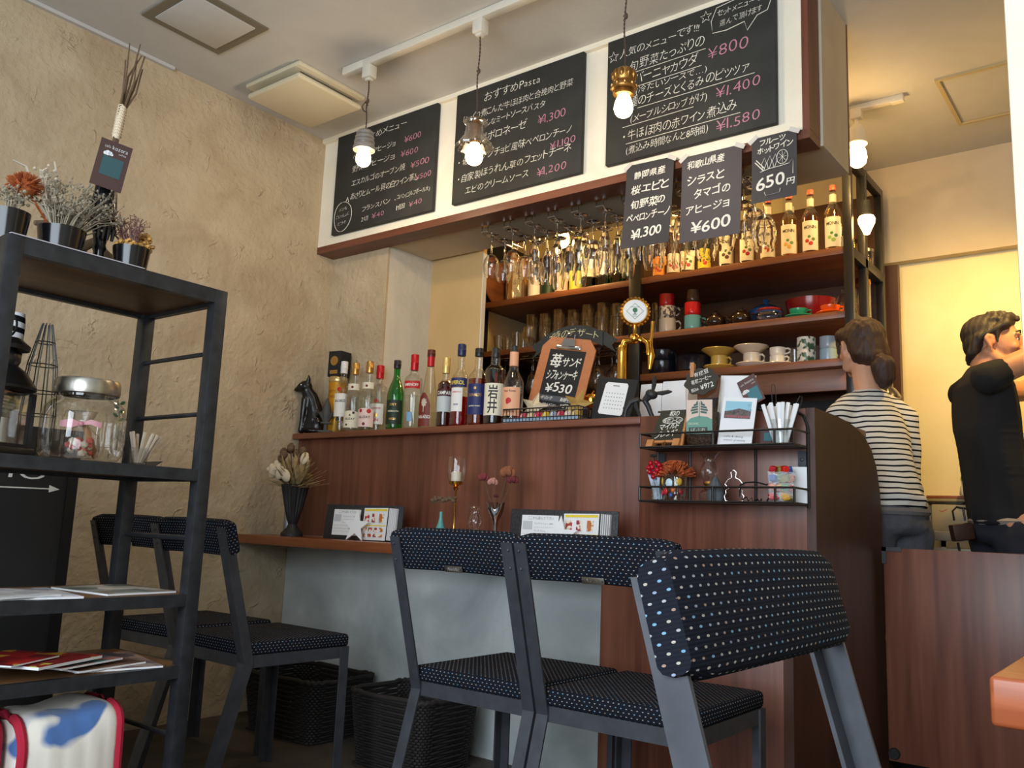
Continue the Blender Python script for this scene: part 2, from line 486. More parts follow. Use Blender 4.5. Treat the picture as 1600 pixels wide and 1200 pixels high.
# ------------------------------------------------------------------ palette
m_tan = plaster('tan_plaster', (180, 161, 132), (206, 189, 160), bump=0.75, scale=4.2)
m_nib = plaster('lamplit_tan', (204, 172, 120), (212, 180, 128), bump=0.1, scale=5, ridge=False)  # tan deepened; the warm lamp glow on this nib is in the colour
m_white = plaster('white_plaster', (206, 201, 186), (222, 217, 202), bump=0.25, scale=4, ridge=False)
m_cream = plaster('cream_board', (236, 229, 210), (246, 240, 224), bump=0.12, scale=5, ridge=False, rough=0.6)
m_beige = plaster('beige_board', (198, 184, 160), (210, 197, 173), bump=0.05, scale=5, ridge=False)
m_kitchen = plaster('kitchen_paint', (238, 224, 178), (244, 232, 190), bump=0.05, scale=5, ridge=False)
m_ceil = plaster('ceiling_paint', (196, 195, 192), (202, 201, 198), bump=0.06, scale=8, ridge=False)
m_under = plaster('trowelled_plaster', (146, 154, 154), (220, 224, 222), bump=0.3, scale=2.0, ridge=False)
m_floor = mat('floor_concrete', (72, 64, 56), rough=0.6, noise=0.3, nscale=6, bump=0.1, bscale=40)
m_bar = wood('bar_laminate', (80, 44, 33), (138, 86, 66), scale=(9, 9, 0.55), rough=0.36)
m_bar2 = wood('end_laminate', (56, 33, 25), (84, 51, 38), scale=(13, 13, 0.7), rough=0.42)  # darker laminate copy; shade of the bar end turned from the window is coloured in
m_table = wood('table_oak', (116, 62, 36), (158, 92, 56), scale=(1.2, 18, 18), rough=0.28)
m_ledge = wood('ledge_wood', (104, 58, 42), (140, 84, 60), scale=(1.2, 18, 18), rough=0.35)
m_frame = wood('frame_wood', (94, 54, 38), (124, 74, 54), scale=(1.5, 16, 16), rough=0.45, knots=False)
m_framev = wood('frame_wood_upright', (94, 54, 38), (124, 74, 54), scale=(16, 16, 1.5), rough=0.45, knots=False)
m_shelf = wood('shelf_wood', (104, 62, 40), (146, 92, 60), scale=(1.1, 16, 16), rough=0.4, knots=False)
m_back = wood('plank_back', (70, 44, 28), (116, 76, 46), scale=(1.1, 10, 9), rough=0.5)
m_dark = mat('dark_steel', (58, 60, 64), rough=0.45, metal=0.55, noise=0.25, nscale=30)
m_black = mat('black_paint', (22, 22, 23), rough=0.35)
m_blackm = mat('black_matte', (30, 30, 31), rough=0.8)
m_chalk = mat('chalkboard', (44, 45, 43), rough=0.75, noise=0.25, nscale=9)
m_posterb = mat('poster_black', (54, 53, 58), rough=0.55)
m_chalkw = mat('white_chalk', (232, 230, 220), rough=0.9)
m_chalky = mat('yellow_chalk', (214, 208, 160), rough=0.9)
m_chalkp = mat('pink_chalk', (186, 128, 148), rough=0.9)
m_paper = mat('white_paper', (236, 238, 240), rough=0.6)
m_plastic = mat('white_plastic', (226, 220, 204), rough=0.4)
m_ivory = mat('ivory_plastic', (214, 204, 176), rough=0.45)
m_tape = mat('masking_tape', (206, 204, 200), rough=0.4)
m_gold = mat('polished_brass', (226, 172, 76), rough=0.18, metal=1.0)
m_agold = mat('aged_brass', (176, 130, 70), rough=0.35, metal=0.9, noise=0.3, nscale=60)
m_chrome = mat('chrome', (214, 214, 216), rough=0.12, metal=1.0)
m_steel = mat('brushed_steel', (190, 186, 176), rough=0.3, metal=1.0)
m_glass = thin('clear_glass', (0.97, 0.98, 0.97))
m_glassw = thin('wine_glass', (0.985, 0.985, 0.975), refl=1.15)
m_stemw = refr('stemware_crystal')
m_bulb = mat('bulb_glow', (255, 214, 150), emit=(255, 224, 170), estr=14)
m_bulbk = mat('spot_bulb_glow', (255, 220, 150), emit=(255, 212, 130), estr=22)
m_cord = mat('twisted_cord', (86, 66, 56), rough=0.8)
m_sink = mat('satin_steel', (206, 198, 176), rough=.42, metal=.45)
m_rust = mat('dull_metal', (72, 72, 70), rough=0.6, metal=0.3)

# ------------------------------------------------------------------ the room
XL = -3.235; ZC = 2.645
def wallbox(name, m, *b, bev=0):
    return struct(MB().box(*b, bev=bev).build(name, m, smooth=bool(bev)))
wallbox('floor', m_floor, XL - .1, 1.7, -1.7, 4.5, -.1, 0)
wallbox('ceiling', m_ceil, XL - .1, 1.7, -1.7, 4.5, ZC, ZC + .1)
wallbox('wall_left', m_tan, XL - .1, XL, -1.7, 4.5, 0, ZC)
wallbox('wall_back', m_kitchen, XL, 1.6, 4.40, 4.5, 0, ZC)
wallbox('wall_right', m_white, 1.6, 1.7, -1.7, 4.5, 0, ZC)
b = MB()
b.box(XL, -2.0, -1.6, -1.5, 0, ZC); b.box(.5, 1.6, -1.6, -1.5, 0, ZC); b.box(-2.0, .5, -1.6, -1.5, 0, .15); b.box(-2.0, .5, -1.6, -1.5, 2.1, ZC)
struct(b.build('wall_front', m_white, smooth=False))
b = MB()
for x in (-2.0, -.77, .46): b.box(x, x + .04, -1.56, -1.52, .15, 2.1)
b.box(-2.0, .5, -1.56, -1.52, .15, .19); b.box(-2.0, .5, -1.56, -1.52, 2.06, 2.1)
struct(b.build('window_1', m_black, smooth=False))
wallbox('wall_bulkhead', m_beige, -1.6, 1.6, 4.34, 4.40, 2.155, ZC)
wallbox('wall_column', plaster('cream_column', (246, 236, 206), (252, 244, 216), bump=.15, scale=5, ridge=False), -.196, .35, 1.6, 1.95, 0, ZC, bev=.004)
wallbox('wall_pilaster_front', m_tan, XL, -2.854, 2.707, 2.72, 0, ZC)
wallbox('wall_pilaster_side', m_white, -3.0, -2.854, 2.7205, 3.02, 0, ZC)
wallbox('wall_nib', m_nib, -2.854, -2.53, 3.007, 3.03, 0, ZC)
wallbox('trim_1', m_plastic, -2.532, -2.527, 3.006, 3.031, 0, 2.07)
# boxed-in beam above the bar with its wooden frame
wallbox('wall_fascia', m_cream, XL, -.893, 2.606, 2.66, 2.10, ZC)
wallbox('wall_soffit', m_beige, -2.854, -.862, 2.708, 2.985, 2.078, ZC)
wallbox('trim_2', m_frame, XL, -.871, 2.603, 2.707, 2.068, 2.10)
wallbox('trim_3', m_framev, -.893, -.8705, 2.603, 2.707, 2.10, ZC)
wallbox('trim_4', m_framev, -.864, -.860, 2.98, 2.992, 2.078, ZC)
wallbox('trim_5', m_cream, XL, -.893, 2.586, 2.606, 2.624, ZC)
b = MB()  # thin cornice bead against the left wall, stopping short of the corner
b.box(XL, XL + .018, -1.4, 1.78, ZC - .014, ZC)
struct(b.build('trim_6', m_ceil, smooth=False))
wallbox('trim_7', m_bar2, -1.105, -1.03, 4.30, 4.34, 0, 2.13)

# ------------------------------------------------------------------ bar counter and its table top
bar = thing('bar_counter', 'long dark-red wooden bar counter with raised ledge and curved end panel', 'counter', (-2.0, 2.6, 0))
bar_off = Vector((-2.0, 2.6, 0))
def barpart(name, m, *bx, bev=.002):
    mb = MB(); mb.T = Matrix.Translation(-bar_off); mb.box(*bx, bev=bev); return mb.build(name, m, bar)
barpart('front_panel', m_bar, XL + .002, -1.4275, 2.58, 2.60, .742, 1.172)
tag(barpart('ledge', m_ledge, XL + .002, -1.428, 2.543, 2.699, 1.172, 1.197), 'nosed ledge along the top of the bar')
tag(barpart('plaster_front', m_under, XL + .002, -.878, 2.565, 2.60, 0, .741, bev=0), 'pale trowelled plaster front below the table top')
barpart('worktop', m_ledge, -2.52, -.877, 2.70, 3.16, 1.172, 1.197)
barpart('side_panel', m_bar, -1.427, -.8755, 2.543, 2.58, .742, 1.1965)
barpart('support_panel', m_bar, -1.443, -.8755, 2.345, 2.375, 0, .7025)
mb = MB(); mb.T = Matrix.Translation(-bar_off)
prof = [(2.345, 0), (3.225, 0), (3.225, .72), (3.222, .90), (3.208, .99), (3.175, 1.07), (3.12, 1.125), (3.05, 1.16), (2.95, 1.183), (2.85, 1.193), (2.74, 1.197), (2.543, 1.197), (2.543, .71), (2.345, .71)]
mb.loft([[(-.875, y, z) for y, z in prof], [(-.849, y, z) for y, z in prof]])
tag(mb.build('end_panel', m_bar2, bar, smooth=False), 'end panel with rounded top, its shade put into the colour')
desk = thing('counter_table', 'narrow reddish-brown table top running along the front of the bar', 'table', (-2.0, 2.43, .70))
mb = MB(); mb.T = Matrix.Translation((2.0, -2.43, -.70)); mb.box(XL + .002, -.852, 2.28, 2.579, .7035, .7405, bev=.003); mb.build('tabletop', m_table, desk)
# swing gate
gate = thing('swing_gate', 'low wooden swing gate beside the curved end of the bar', 'gate', (-.4, 3.16, 0))
mb = MB(); mb.T = Matrix.Translation((.4, -3.16, 0)); mb.box(-.828, -.05, 3.150, 3.170, .115, .797, bev=.002); mb.build('panel', m_bar, gate)
mb = MB(); mb.T = Matrix.Translation((.4, -3.16, 0)); mb.box(-.832, -.818, 3.145, 3.1495, .745, .80); mb.box(-.832, -.770, 3.145, 3.1495, .786, .80); mb.build('corner_bracket', m_black, gate)
mb = MB(); mb.T = Matrix.Translation((.4, -3.16, 0)); mb.lathe([(0, 0), (.016, 0), (.018, .006), (.018, .014), (0, .014)], 20, (-.81, 3.1355, .14), axis='Y'); mb.build('rubber_stop', m_blackm, gate)
mb = MB(); mb.T = Matrix.Translation((.4, -3.16, 0)); mb.box(-.049, -.029, 3.144, 3.18, 0, .8); mb.build('hinge_post', m_bar2, gate)
# ------------------------------------------------------------------ ceiling fittings
t = thing('access_hatch', 'square ceiling hatch with dark recessed rim near the left wall', 'ceiling hatch', (-2.807, 1.653, ZC))
def frame_ring(mb, x0, x1, y0, y1, z0, z1, w):
    mb.box(x0, x1, y0, y0 + w, z0, z1); mb.box(x0, x1, y1 - w, y1, z0, z1); mb.box(x0, x0 + w, y0 + w, y1 - w, z0, z1); mb.box(x1 - w, x1, y0 + w, y1 - w, z0, z1)
mb = MB(); frame_ring(mb, -.162, .162, -.165, .165, -.006, 0, .034); mb.build('rim', mat('hatch_rim', (120, 112, 96), rough=.6), t, smooth=False)
mb = MB(); mb.box(-.127, .127, -.13, .13, -.010, 0, bev=.001); mb.build('panel', m_ceil, t)
t = thing('access_hatch', 'large pale ceiling hatch above the kitchen, cut off by the cream column', 'ceiling hatch', (-.455, 3.79, ZC))
mb = MB(); frame_ring(mb, -.235, .235, -.235, .235, -.010, 0, .016); mb.build('rim', mat('hatch_rim_ivory', (186, 170, 130), rough=.5), t, smooth=False)
mb = MB(); mb.box(-.21, .21, -.21, .21, -.005, 0); mb.build('panel', m_ceil, t, smooth=False)
t = thing('ceiling_vent', 'square ivory ceiling vent with a dropped cover plate', 'vent', (-2.905, 2.21, ZC))
mb = MB(); mb.box(-.18, .18, -.18, .18, -.022, 0, bev=.008); mb.build('base_plate', m_ivory, t)
mb = MB(); mb.box(-.14, .14, -.14, .14, -.045, -.022); mb.build('neck', mat('dark_ivory', (96, 88, 70), rough=.7), t, smooth=False)  # neck darker than the plates around it
mb = MB(); mb.box(-.172, .172, -.172, .172, -.068, -.045, bev=.010, seg=3); mb.build('cover_plate', m_ivory, t)
# lighting tracks
t = thing('lighting_track', 'long white lighting track on the ceiling in front of the chalkboards', 'lighting track', (-1.2, 2.19, ZC))
mb = MB(); mb.box(-1.40, 1.2, -.017, .017, -.03, 0, bev=.003); mb.build('rail', m_plastic, t)
mb = MB(); mb.box(-1.43, -1.31, -.0185, .0185, -.034, 0, bev=.004); mb.build('end_feed', m_plastic, t)
t = thing('lighting_track', 'short white lighting track on the kitchen ceiling behind the beam', 'lighting track', (-1.75, 3.62, ZC))
mb = MB(); mb.box(-.95, .90, -.017, .017, -.025, 0, bev=.003); mb.build('rail', m_plastic, t)
mb = MB(); mb.box(.88, .93, -.016, .016, -.03, 0, bev=.003); mb.build('end_cap', m_plastic, t)
def bulb_prof(s=1.0):
    return [(0, -.062 * s), (.010 * s, -.0605 * s), (.018 * s, -.056 * s), (.0235 * s, -.048 * s), (.026 * s, -.038 * s), (.025 * s, -.026 * s), (.021 * s, -.013 * s), (.0165 * s, -.003 * s), (.014 * s, .004 * s), (0, .004 * s)]
def pendant(x, ztop, zb, label, kind):
    """ztop: top of the lampholder, zb: where the glass bulb starts"""
    t = thing('pendant_lamp', label, 'pendant lamp', (x, 2.19, ZC), group=None)
    mb = MB(); mb.box(-.022, .022, -.021, .021, -.085, -.031, bev=.004); mb.box(-.012, .012, -.012, .012, -.095, -.085, bev=.002); mb.build('track_adapter', m_plastic, t)
    mb = MB(); L_ = ztop - ZC
    n = 60
    for ph in (0, PI):
        pts = []
        for i in range(n + 1):
            u = i / n; z = -.095 + (L_ + .095) * u
            kn = 0.006 * math.exp(-((u - .42) / .03) ** 2)
            pts.append(((.0017 + kn * .5) * math.cos(ph + u * 70) + .003 * math.sin(u * 9), (.0017 + kn * .5) * math.sin(ph + u * 70), z))
        mb.tube(pts, .0017, 5)
    mb.ball((.004, 0, -.095 + (L_ + .095) * .42), (.005, .005, .011), 2)
    if kind == 'ribbed':  # loose loop of spare cord tied beside the drop
        mb.tube([(.002, 0, L_ + .07), (-.02, 0, L_ + .085), (-.035, .005, L_ + .11), (-.02, .008, L_ + .125), (.004, 0, L_ + .10)], .0026, 5)
    mb.build('cord', m_cord, t)
    zz = zb - ZC
    if kind == 'ribbed':
        p = [(0, L_ + .004), (.012, L_), (.024, L_ - .006), (.030, L_ - .012)]
        h = (L_ - .012 - zz)
        for i in range(3):
            a = L_ - .012 - h * .75 * i / 3; s = h * .75 / 3
            p += [(.031 + .003 * i, a), (.0345 + .003 * i, a - s * .25), (.0345 + .003 * i, a - s * .65), (.029 + .003 * i, a - s * .9)]
        p += [(.040, zz + .016), (.044, zz + .006), (.043, zz - .006), (.036, zz - .006), (.014, zz), (0, zz)]
        mb = MB(); mb.lathe(p, 32); mb.build('lampholder', mat('ribbed_grey_metal', (176, 174, 170), rough=.35, metal=.6), t)
    elif kind == 'moulded':
        # octagonal pressed glass shade: waist, then flaring petals
        mb = MB(); secs = []
        for (z, r, k) in ((L_, .020, 0), (L_ - .006, .042, .06), (L_ - .014, .042, .06), (L_ - .026, .033, .04), (L_ - .055, .036, .04), (L_ - .085, .056, .1), (L_ - .10, .068, .14), (L_ - .106, .066, .14), (L_ - .092, .050, .1), (L_ - .06, .031, .04), (L_ - .02, .029, .04)):
            secs.append([((r * (1 + k * math.cos(8 * 2 * PI * j / 48) * .5)) * math.cos(2 * PI * j / 48), (r * (1 + k * math.cos(8 * 2 * PI * j / 48) * .5)) * math.sin(2 * PI * j / 48), z) for j in range(48)])
        mb.loft(secs, cap=False); mb.build('glass_shade', thin('pressed_glass', (.93, .90, .84), gloss=.06, refl=1.7), t)
        mb = MB(); mb.lathe([(0, L_ + .002), (.016, L_), (.018, L_ - .03), (.016, zz - .004), (0, zz - .004)], 20); mb.build('lampholder', m_agold, t)
    else:
        mb = MB(); h = L_ - zz
        p = [(0, L_ + .003), (.024, L_), (.034, L_ - .008), (.034, L_ - h * .45), (.031, L_ - h * .5), (.038, L_ - h * .6), (.0405, L_ - h * .72), (.038, L_ - h * .8), (.031, L_ - h * .86), (.034, zz + .004), (.030, zz), (0, zz)]
        mb.lathe(p, 32)
        for j in range(10):
            a = j * 2 * PI / 10
            mb.ball((.034 * math.cos(a), .034 * math.sin(a), L_ - h * .25), (.008, .008, .016), 1)
            mb.ball((.039 * math.cos(a + .3), .039 * math.sin(a + .3), L_ - h * .68), (.006, .006, .007), 1)
        mb.build('lampholder', m_agold, t)
    mb = MB(); mb.lathe(bulb_prof(1.15 if kind != 'moulded' else 1.2), 24, (0, 0, zz - .001)); mb.build('bulb', m_bulb, t)
    return t
pendant(-2.484, 2.345, 2.262, 'pendant bulb with ribbed grey metal holder, leftmost of the three', 'ribbed')
pendant(-1.908, 2.230, 2.138, 'pendant bulb in a flared pressed-glass holder before the middle chalkboard', 'moulded')
pendant(-1.306, 2.238, 2.152, 'pendant bulb with ornate brass holder before the right chalkboard', 'brass')
def spotlamp(x, z, label, loc=None, rot=None):
    t = thing('track_spotlight', label, 'spotlight', (x, 3.60, ZC))
    zz = z - ZC
    mb = MB(); mb.box(-.022, .022, -.02, .02, -.07, -.025, bev=.004); mb.build('track_adapter', m_plastic, t)
    mb = MB(); mb.tube([(0, 0, -.07), (0, 0, -.10)], .008, 8); mb.ball((0, 0, -.10), .012); mb.build('swivel', m_plastic, t)
    mb = MB(); mb.lathe([(0, -.095), (.020, -.098), (.034, -.115), (.036, -.13), (.042, zz + .055), (.040, zz + .052), (.030, zz + .06), (0, zz + .06)], 28); mb.build('housing', m_plastic, t)
    mb = MB(); mb.lathe([(0, zz - .05), (.018, zz - .046), (.033, zz - .032), (.038, zz - .008), (.034, zz + .022), (.022, zz + .05), (0, zz + .056)], 24); mb.build('bulb', m_bulbk, t)
    return t
spotlamp(-1.005, 2.41, 'white cylindrical spotlight glowing right of the beam')
spotlamp(-1.75, 2.41, 'white cylindrical spotlight hidden behind the middle of the beam')
spotlamp(-2.5, 2.31, 'bright spotlight seen through the hanging glasses')
t = spotlamp(-.24, 2.41, 'white cylindrical spotlight aimed at the kitchen wall, behind the column'); t.location = (-.24, 3.42, ZC)
t = thing('glowing_bulb_shape', 'small glowing bulb shape in the open end bay of the shelving', 'light bulb', (-1.035, 3.82, 2.19))  # emissive bulb shape stands for the second glow in this bay
mb = MB(); mb.lathe([(0, -.055), (.012, -.05), (.02, -.03), (.034, .0), (.036, .018), (.03, .03), (0, .034)], 20); mb.build('bulb', m_bulbk, t)
mb = MB(); mb.lathe([(0, .10), (.02, .10), (.022, .035), (0, .03)], 16); mb.tube([(0, 0, .10), (0, 0, .245)], .004, 6); mb.build('socket', m_blackm, t)

# ------------------------------------------------------------------ chalkboards on the beam
def board(name, x0, label, lines_w, lines_p, extra=None, extra_y=None):
    x1 = x0 + .642; cx = (x0 + x1) / 2; z0, z1 = 2.135, 2.624
    t = thing(name, label, 'chalkboard', (cx, 2.604, z0))
    w, h = .642, z1 - z0
    mb = MB(); mb.box(-w / 2, w / 2, -.022, -.002, 0, h, bev=.0015); mb.build('panel', m_chalk, t)
    lines_w = [(a, x, z + s * .06, s * .80, w * .97 if w else None, q) for a, x, z, s, w, q in lines_w]; lines_p = [(a, x + .01, z + s * .08, s * .80, w * .92, q) for a, x, z, s, w, q in lines_p]
    write(t, m_chalkw, lines_w, -.0228, 'chalk_line', seed=len(label))
    for o_ in write(t, m_chalkp, lines_p, -.0228, 'price', seed=len(label) + 1): tag(o_, 'pink chalk price')
    if extra:
        mb = MB(); extra(mb, -.0228); mb.build('chalk_drawing', m_chalkw, t)
    return t
def bl1(mb, y):
    ring(mb, -.248, .079, .060, .072, y, .0013, wob=.03)
    mb.tube([(-.232, y, .148), (-.222, y, .168), (-.213, y, .142)], .0013, 5)
board('menu_chalkboard', -3.116, 'leftmost chalkboard menu, with a speech bubble in its lower left corner',
  [('おすすめメニュー', -.19, .425, .046, .34, 1), ('小エビのアヒージョ', -.205, .345, .043, .29, 1), ('野菜アヒージョ', -.205, .283, .043, .29, 1),
   ('エスカルゴのオーブン焼', -.205, .215, .043, .36, 1), ('あさりとムール貝の白ワイン蒸し', -.205, .150, .044, .45, 1),
   ('フランスパン', -.12, .075, .036, .19, 2), ('・', .09, .08, .03, None, 0), ('コパン(ゴルフボール大)', .105, .088, .032, .205, 1), ('2切', -.12, .028, .032, .05, 2), ('1個', .105, .038, .036, .06, 2),
   ('パンも', -.278, .105, .024, .06, 4), ('ごいっしょに', -.295, .072, .023, .096, 4), ('どうぞ', -.28, .038, .024, .065, 4)],
  [('¥600', .115, .345, .050, .12, 2), ('¥600', .10, .280, .050, .12, 2), ('¥500', .165, .215, .048, .125, 2), ('¥500', .20, .152, .044, .105, 2), ('¥40', -.06, .025, .042, .09, 3), ('¥40', .17, .036, .042, .09, 3)], bl1)
board('menu_chalkboard', -2.362, 'middle chalkboard menu headed Pasta',
  [('おすすめPasta', -.17, .415, .056, .30, 1), ('じっくり煮こんだ牛ほほ肉と合挽肉と野菜', -.28, .352, .044, .575, 1), ('具だくさんなミートソースパスタ', -.27, .303, .042, .43, 1),
   ('・自家製ボロネーゼ', -.29, .238, .054, .36, 1), ('・旬野菜アンチョビ風味ペペロンチーノ', -.295, .160, .050, .59, 1), ('・自家製ほうれん草のフェットチーネ', -.295, .085, .050, .59, 1), ('エビのクリームソース', -.25, .030, .048, .34, 1)],
  [('¥1,300', .10, .236, .060, .15, 2), ('¥1,100', .165, .118, .052, .135, 3), ('¥1,200', .105, .020, .058, .155, 3)])
def star(mb, cx, cz, r, y, w=.0013):
    p = [(cx + (r if i % 2 == 0 else r * .42) * math.sin(PI * i / 5), y, cz + (r if i % 2 == 0 else r * .42) * math.cos(PI * i / 5)) for i in range(10)]
    mb.tube(p, w, 5, closed=True)
def bl3(mb, y):
    star(mb, -.295, .42, .022, y); star(mb, .075, .455, .022, y)
    mb.tube([(.10, y, .385), (.095, y, .43), (.115, y, .475), (.20, y, .485), (.30, y, .482), (.308, y, .44), (.295, y, .405), (.26, y, .398), (.225, y, .355), (.215, y, .39), (.15, y, .38)], .0014, 5, closed=True)
    for (x0, x1, z) in ((-.225, .075, .333), (-.215, .06, .275), (-.19, .25, .190), (-.25, .03, .130), (-.235, .20, .063)):
        mb.tube([(x0, y, z), (x1, y, z + .004)], .0011, 5)
board('menu_chalkboard', -1.612, 'rightmost chalkboard menu, framed by two drawn stars',
  [('人気のメニューです!!!', -.27, .405, .046, .33, 1), ('・旬野菜たっぷりの', -.25, .342, .060, .33, 1), ('バーニャカウダ', -.21, .285, .058, .265, 1), ('(冷たいソースで…)', -.20, .245, .040, .29, 1),
   ('・4種のチーズとくるみのピッツァ', -.27, .197, .056, .52, 1), ('(メープルシロップがけ)', -.22, .140, .044, .31, 1), ('・牛ほほ肉の赤ワイン煮込み', -.25, .072, .056, .45, 1), ('(煮込み時間なんと8時間)', -.235, .022, .044, .33, 1),
   ('セットメニューでも', .115, .44, .034, .185, 2), ('選んで頂けます', .125, .402, .034, .16, 2)],
  [('¥800', .07, .283, .072, .16, 3), ('¥1.400', .10, .135, .066, .175, 3), ('¥1.580', .10, .016, .066, .175, 3)], bl3)
# taped paper posters
def poster(cx, ztop, w, h, label, lines, drawing=None, tape=(1, 1), rot=0, m=m_posterb, curl=.012):
    t = thing('paper_poster', label, 'poster', (cx, 2.592, ztop))
    t.rotation_euler = (0, R(rot), 0)
    mb = MB()
    n = 10
    def yy(u): return -.004 - curl * u * u
    fr = [[(-w / 2 + w * i / 6, yy(k / n), -h * k / n) for i in range(7)] for k in range(n + 1)]
    for s, off in ((fr, 0.0),):
        g = [[mb.v(p) for p in row] for row in s]; g2 = [[mb.v((p[0], p[1] + .0008, p[2])) for p in row] for row in s]
        for k in range(n):
            for i in range(6):
                mb.bm.faces.new((g[k][i], g[k + 1][i], g[k + 1][i + 1], g[k][i + 1])); mb.bm.faces.new((g2[k][i + 1], g2[k + 1][i + 1], g2[k + 1][i], g2[k][i]))
        for k in range(n):
            mb.bm.faces.new((g[k][0], g2[k][0], g2[k + 1][0], g[k + 1][0])); mb.bm.faces.new((g[k][6], g[k + 1][6], g2[k + 1][6], g2[k][6]))
        for i in range(6):
            mb.bm.faces.new((g[0][i], g[0][i + 1], g2[0][i + 1], g2[0][i])); mb.bm.faces.new((g[n][i], g2[n][i], g2[n][i + 1], g[n][i + 1]))
    mb.build('sheet', m, t)
    lines = [(a, x, z + s * .05, s * .88, w, q) for a, x, z, s, w, q in lines]
    o = write(t, m_chalkw, lines, 0, 'writing', seed=int(w * 1000), bold=.012)
    def bend(me):
        for v in me.vertices: v.co.y = yy(max(0, -v.co.z / h)) - .0014 + v.co.y
    for q in o: bend(q.data)
    if drawing:
        mb = MB(); drawing(mb); o = mb.build('drawing', m_chalkw, t); bend(o.data)
    for i, sx in enumerate((-1, 1)):
        if tape[i]:
            mb = MB(); mb.box(-.018, .018, -.0006, .0006, -.0075, .0075)
            o = mb.build('tape', m_tape, t, smooth=False); o.location = (sx * (w / 2 - .006), -.0062, -.004); o.rotation_euler = (0, R(-38 if sx < 0 else 28), 0)
    return t
poster(-1.430, 2.112, .188, .315, 'black paper poster priced 1,300, leftmost of those hanging under the beam',
  [('静岡県産', -.062, -.058, .034, .125, 2), ('桜エビと', -.072, -.115, .044, .150, 2), ('旬野菜の', -.070, -.170, .042, .140, 2), ('ペペロンチーノ', -.082, -.222, .040, .168, 3), ('¥1.300', -.06, -.288, .056, .125, 3)], rot=1.5, curl=.02)
poster(-1.197, 2.094, .216, .310, 'black paper poster priced 600, in the middle of the hanging three',
  [('和歌山県産', -.088, -.050, .034, .135, 3), ('シラスと', -.088, -.110, .044, .135, 3), ('タマゴの', -.062, -.162, .044, .135, 3), ('アヒージョ', -.090, -.215, .044, .160, 3), ('¥600', -.072, -.288, .062, .145, 3)], rot=.5, m=mat('poster_charcoal', (70, 66, 72), rough=.6))
def fruit(mb):
    y = -.001
    for i, (x, z) in enumerate(((-.03, -.095), (-.012, -.092), (.006, -.09))):
        mb.tube([(x - .006, y, z - .024), (x - .010, y, z), (x, y, z + .02), (x + .006, y, z), (x - .002, y, z - .022)], .0011, 5, closed=True)
    ring(mb, .028, -.085, .018, .024, y, .0012)
    for a in range(4): mb.tube([(.028 - .014 * math.cos(a * .8), y, -.085 - .02 * math.sin(a * .8)), (.028 + .014 * math.cos(a * .8), y, -.085 + .02 * math.sin(a * .8))], .0007, 4)
    mb.tube([(-.062, y, -.085), (-.035, y, -.118)], .0018, 5); mb.tube([(-.058, y, -.078), (-.030, y, -.112)], .0018, 5)
    mb.tube([(-.045, y, -.122), (-.015, y, -.116), (.02, y, -.115), (.05, y, -.112), (.063, y, -.098), (.062, y, -.15)], .0012, 5)
    mb.tube([(-.03, y, -.195), (-.025, y, -.208), (.02, y, -.205), (.022, y, -.192)], .0012, 5)
poster(-.981, 2.100, .148, .226, 'small black paper poster priced 650 with drawn fruit, rightmost hanging sheet',
  [('フルーツ', -.048, -.032, .026, .085, 4), ('ホットワイン', -.056, -.060, .028, .118, 4), ('650', -.062, -.188, .070, .10, 4), ('円', .040, -.185, .028, .026, 0)], fruit, rot=-.5)
# ------------------------------------------------------------------ bottles
ZL = 1.1975
def lab(rgb, **k): return mat('label_print', rgb, rough=.55, **k)
l_white = lab((238, 236, 230)); l_cream = lab((236, 228, 204)); l_red = lab((196, 34, 38)); l_navy = lab((30, 40, 96)); l_black = lab((28, 26, 28)); l_gold = mat('label_gold', (206, 164, 84), rough=.35, metal=.6)
l_pink = lab((240, 214, 206)); l_salmon = lab((236, 176, 136)); l_green = lab((46, 110, 70)); l_yellow = lab((240, 214, 60)); l_orange = lab((232, 150, 50)); l_brick = lab((116, 40, 26)); l_blue = lab((60, 100, 170))
g_clear = m_glass; g_green = thin('green_glass', (.08, .55, .16), refl=1.1); g_dkgreen = thin('dark_green_glass', (.05, .13, .04), refl=1.1); g_brown = thin('brown_glass', (.16, .05, .02), refl=1.1)
q_amber = thin('amber_spirit', (.55, .20, .05), refl=.5); q_dark = thin('dark_whisky', (.62, .15, .05), refl=.5); q_red = thin('red_aperitif', (.62, .03, .03), refl=.5); q_wine = thin('dark_red_aperitif', (.30, .02, .03), refl=.5); q_water = thin('clear_spirit', (.94, .95, .93), refl=.3)
q_gold = thin('pale_gold_syrup', (.95, .80, .35), refl=.4); q_brownsy = thin('brown_syrup', (.35, .14, .05), refl=.4); q_pinksy = thin('red_syrup', (.80, .20, .12), refl=.4); q_green = thin('green_syrup', (.55, .75, .2), refl=.4)
c_red = mat('red_cap', (190, 26, 34), rough=.35, metal=.3); c_gold = mat('gold_cap', (206, 156, 84), rough=.3, metal=.8); c_white = mat('white_cap', (232, 230, 228), rough=.4); c_black = mat('black_cap', (24, 24, 26), rough=.4); c_navy = mat('navy_cap', (30, 40, 84), rough=.4); c_brown = mat('brown_cap', (92, 34, 26), rough=.4)
c_ltgold = mat('pale_gold_cap', (226, 196, 122), rough=.4, metal=.5)
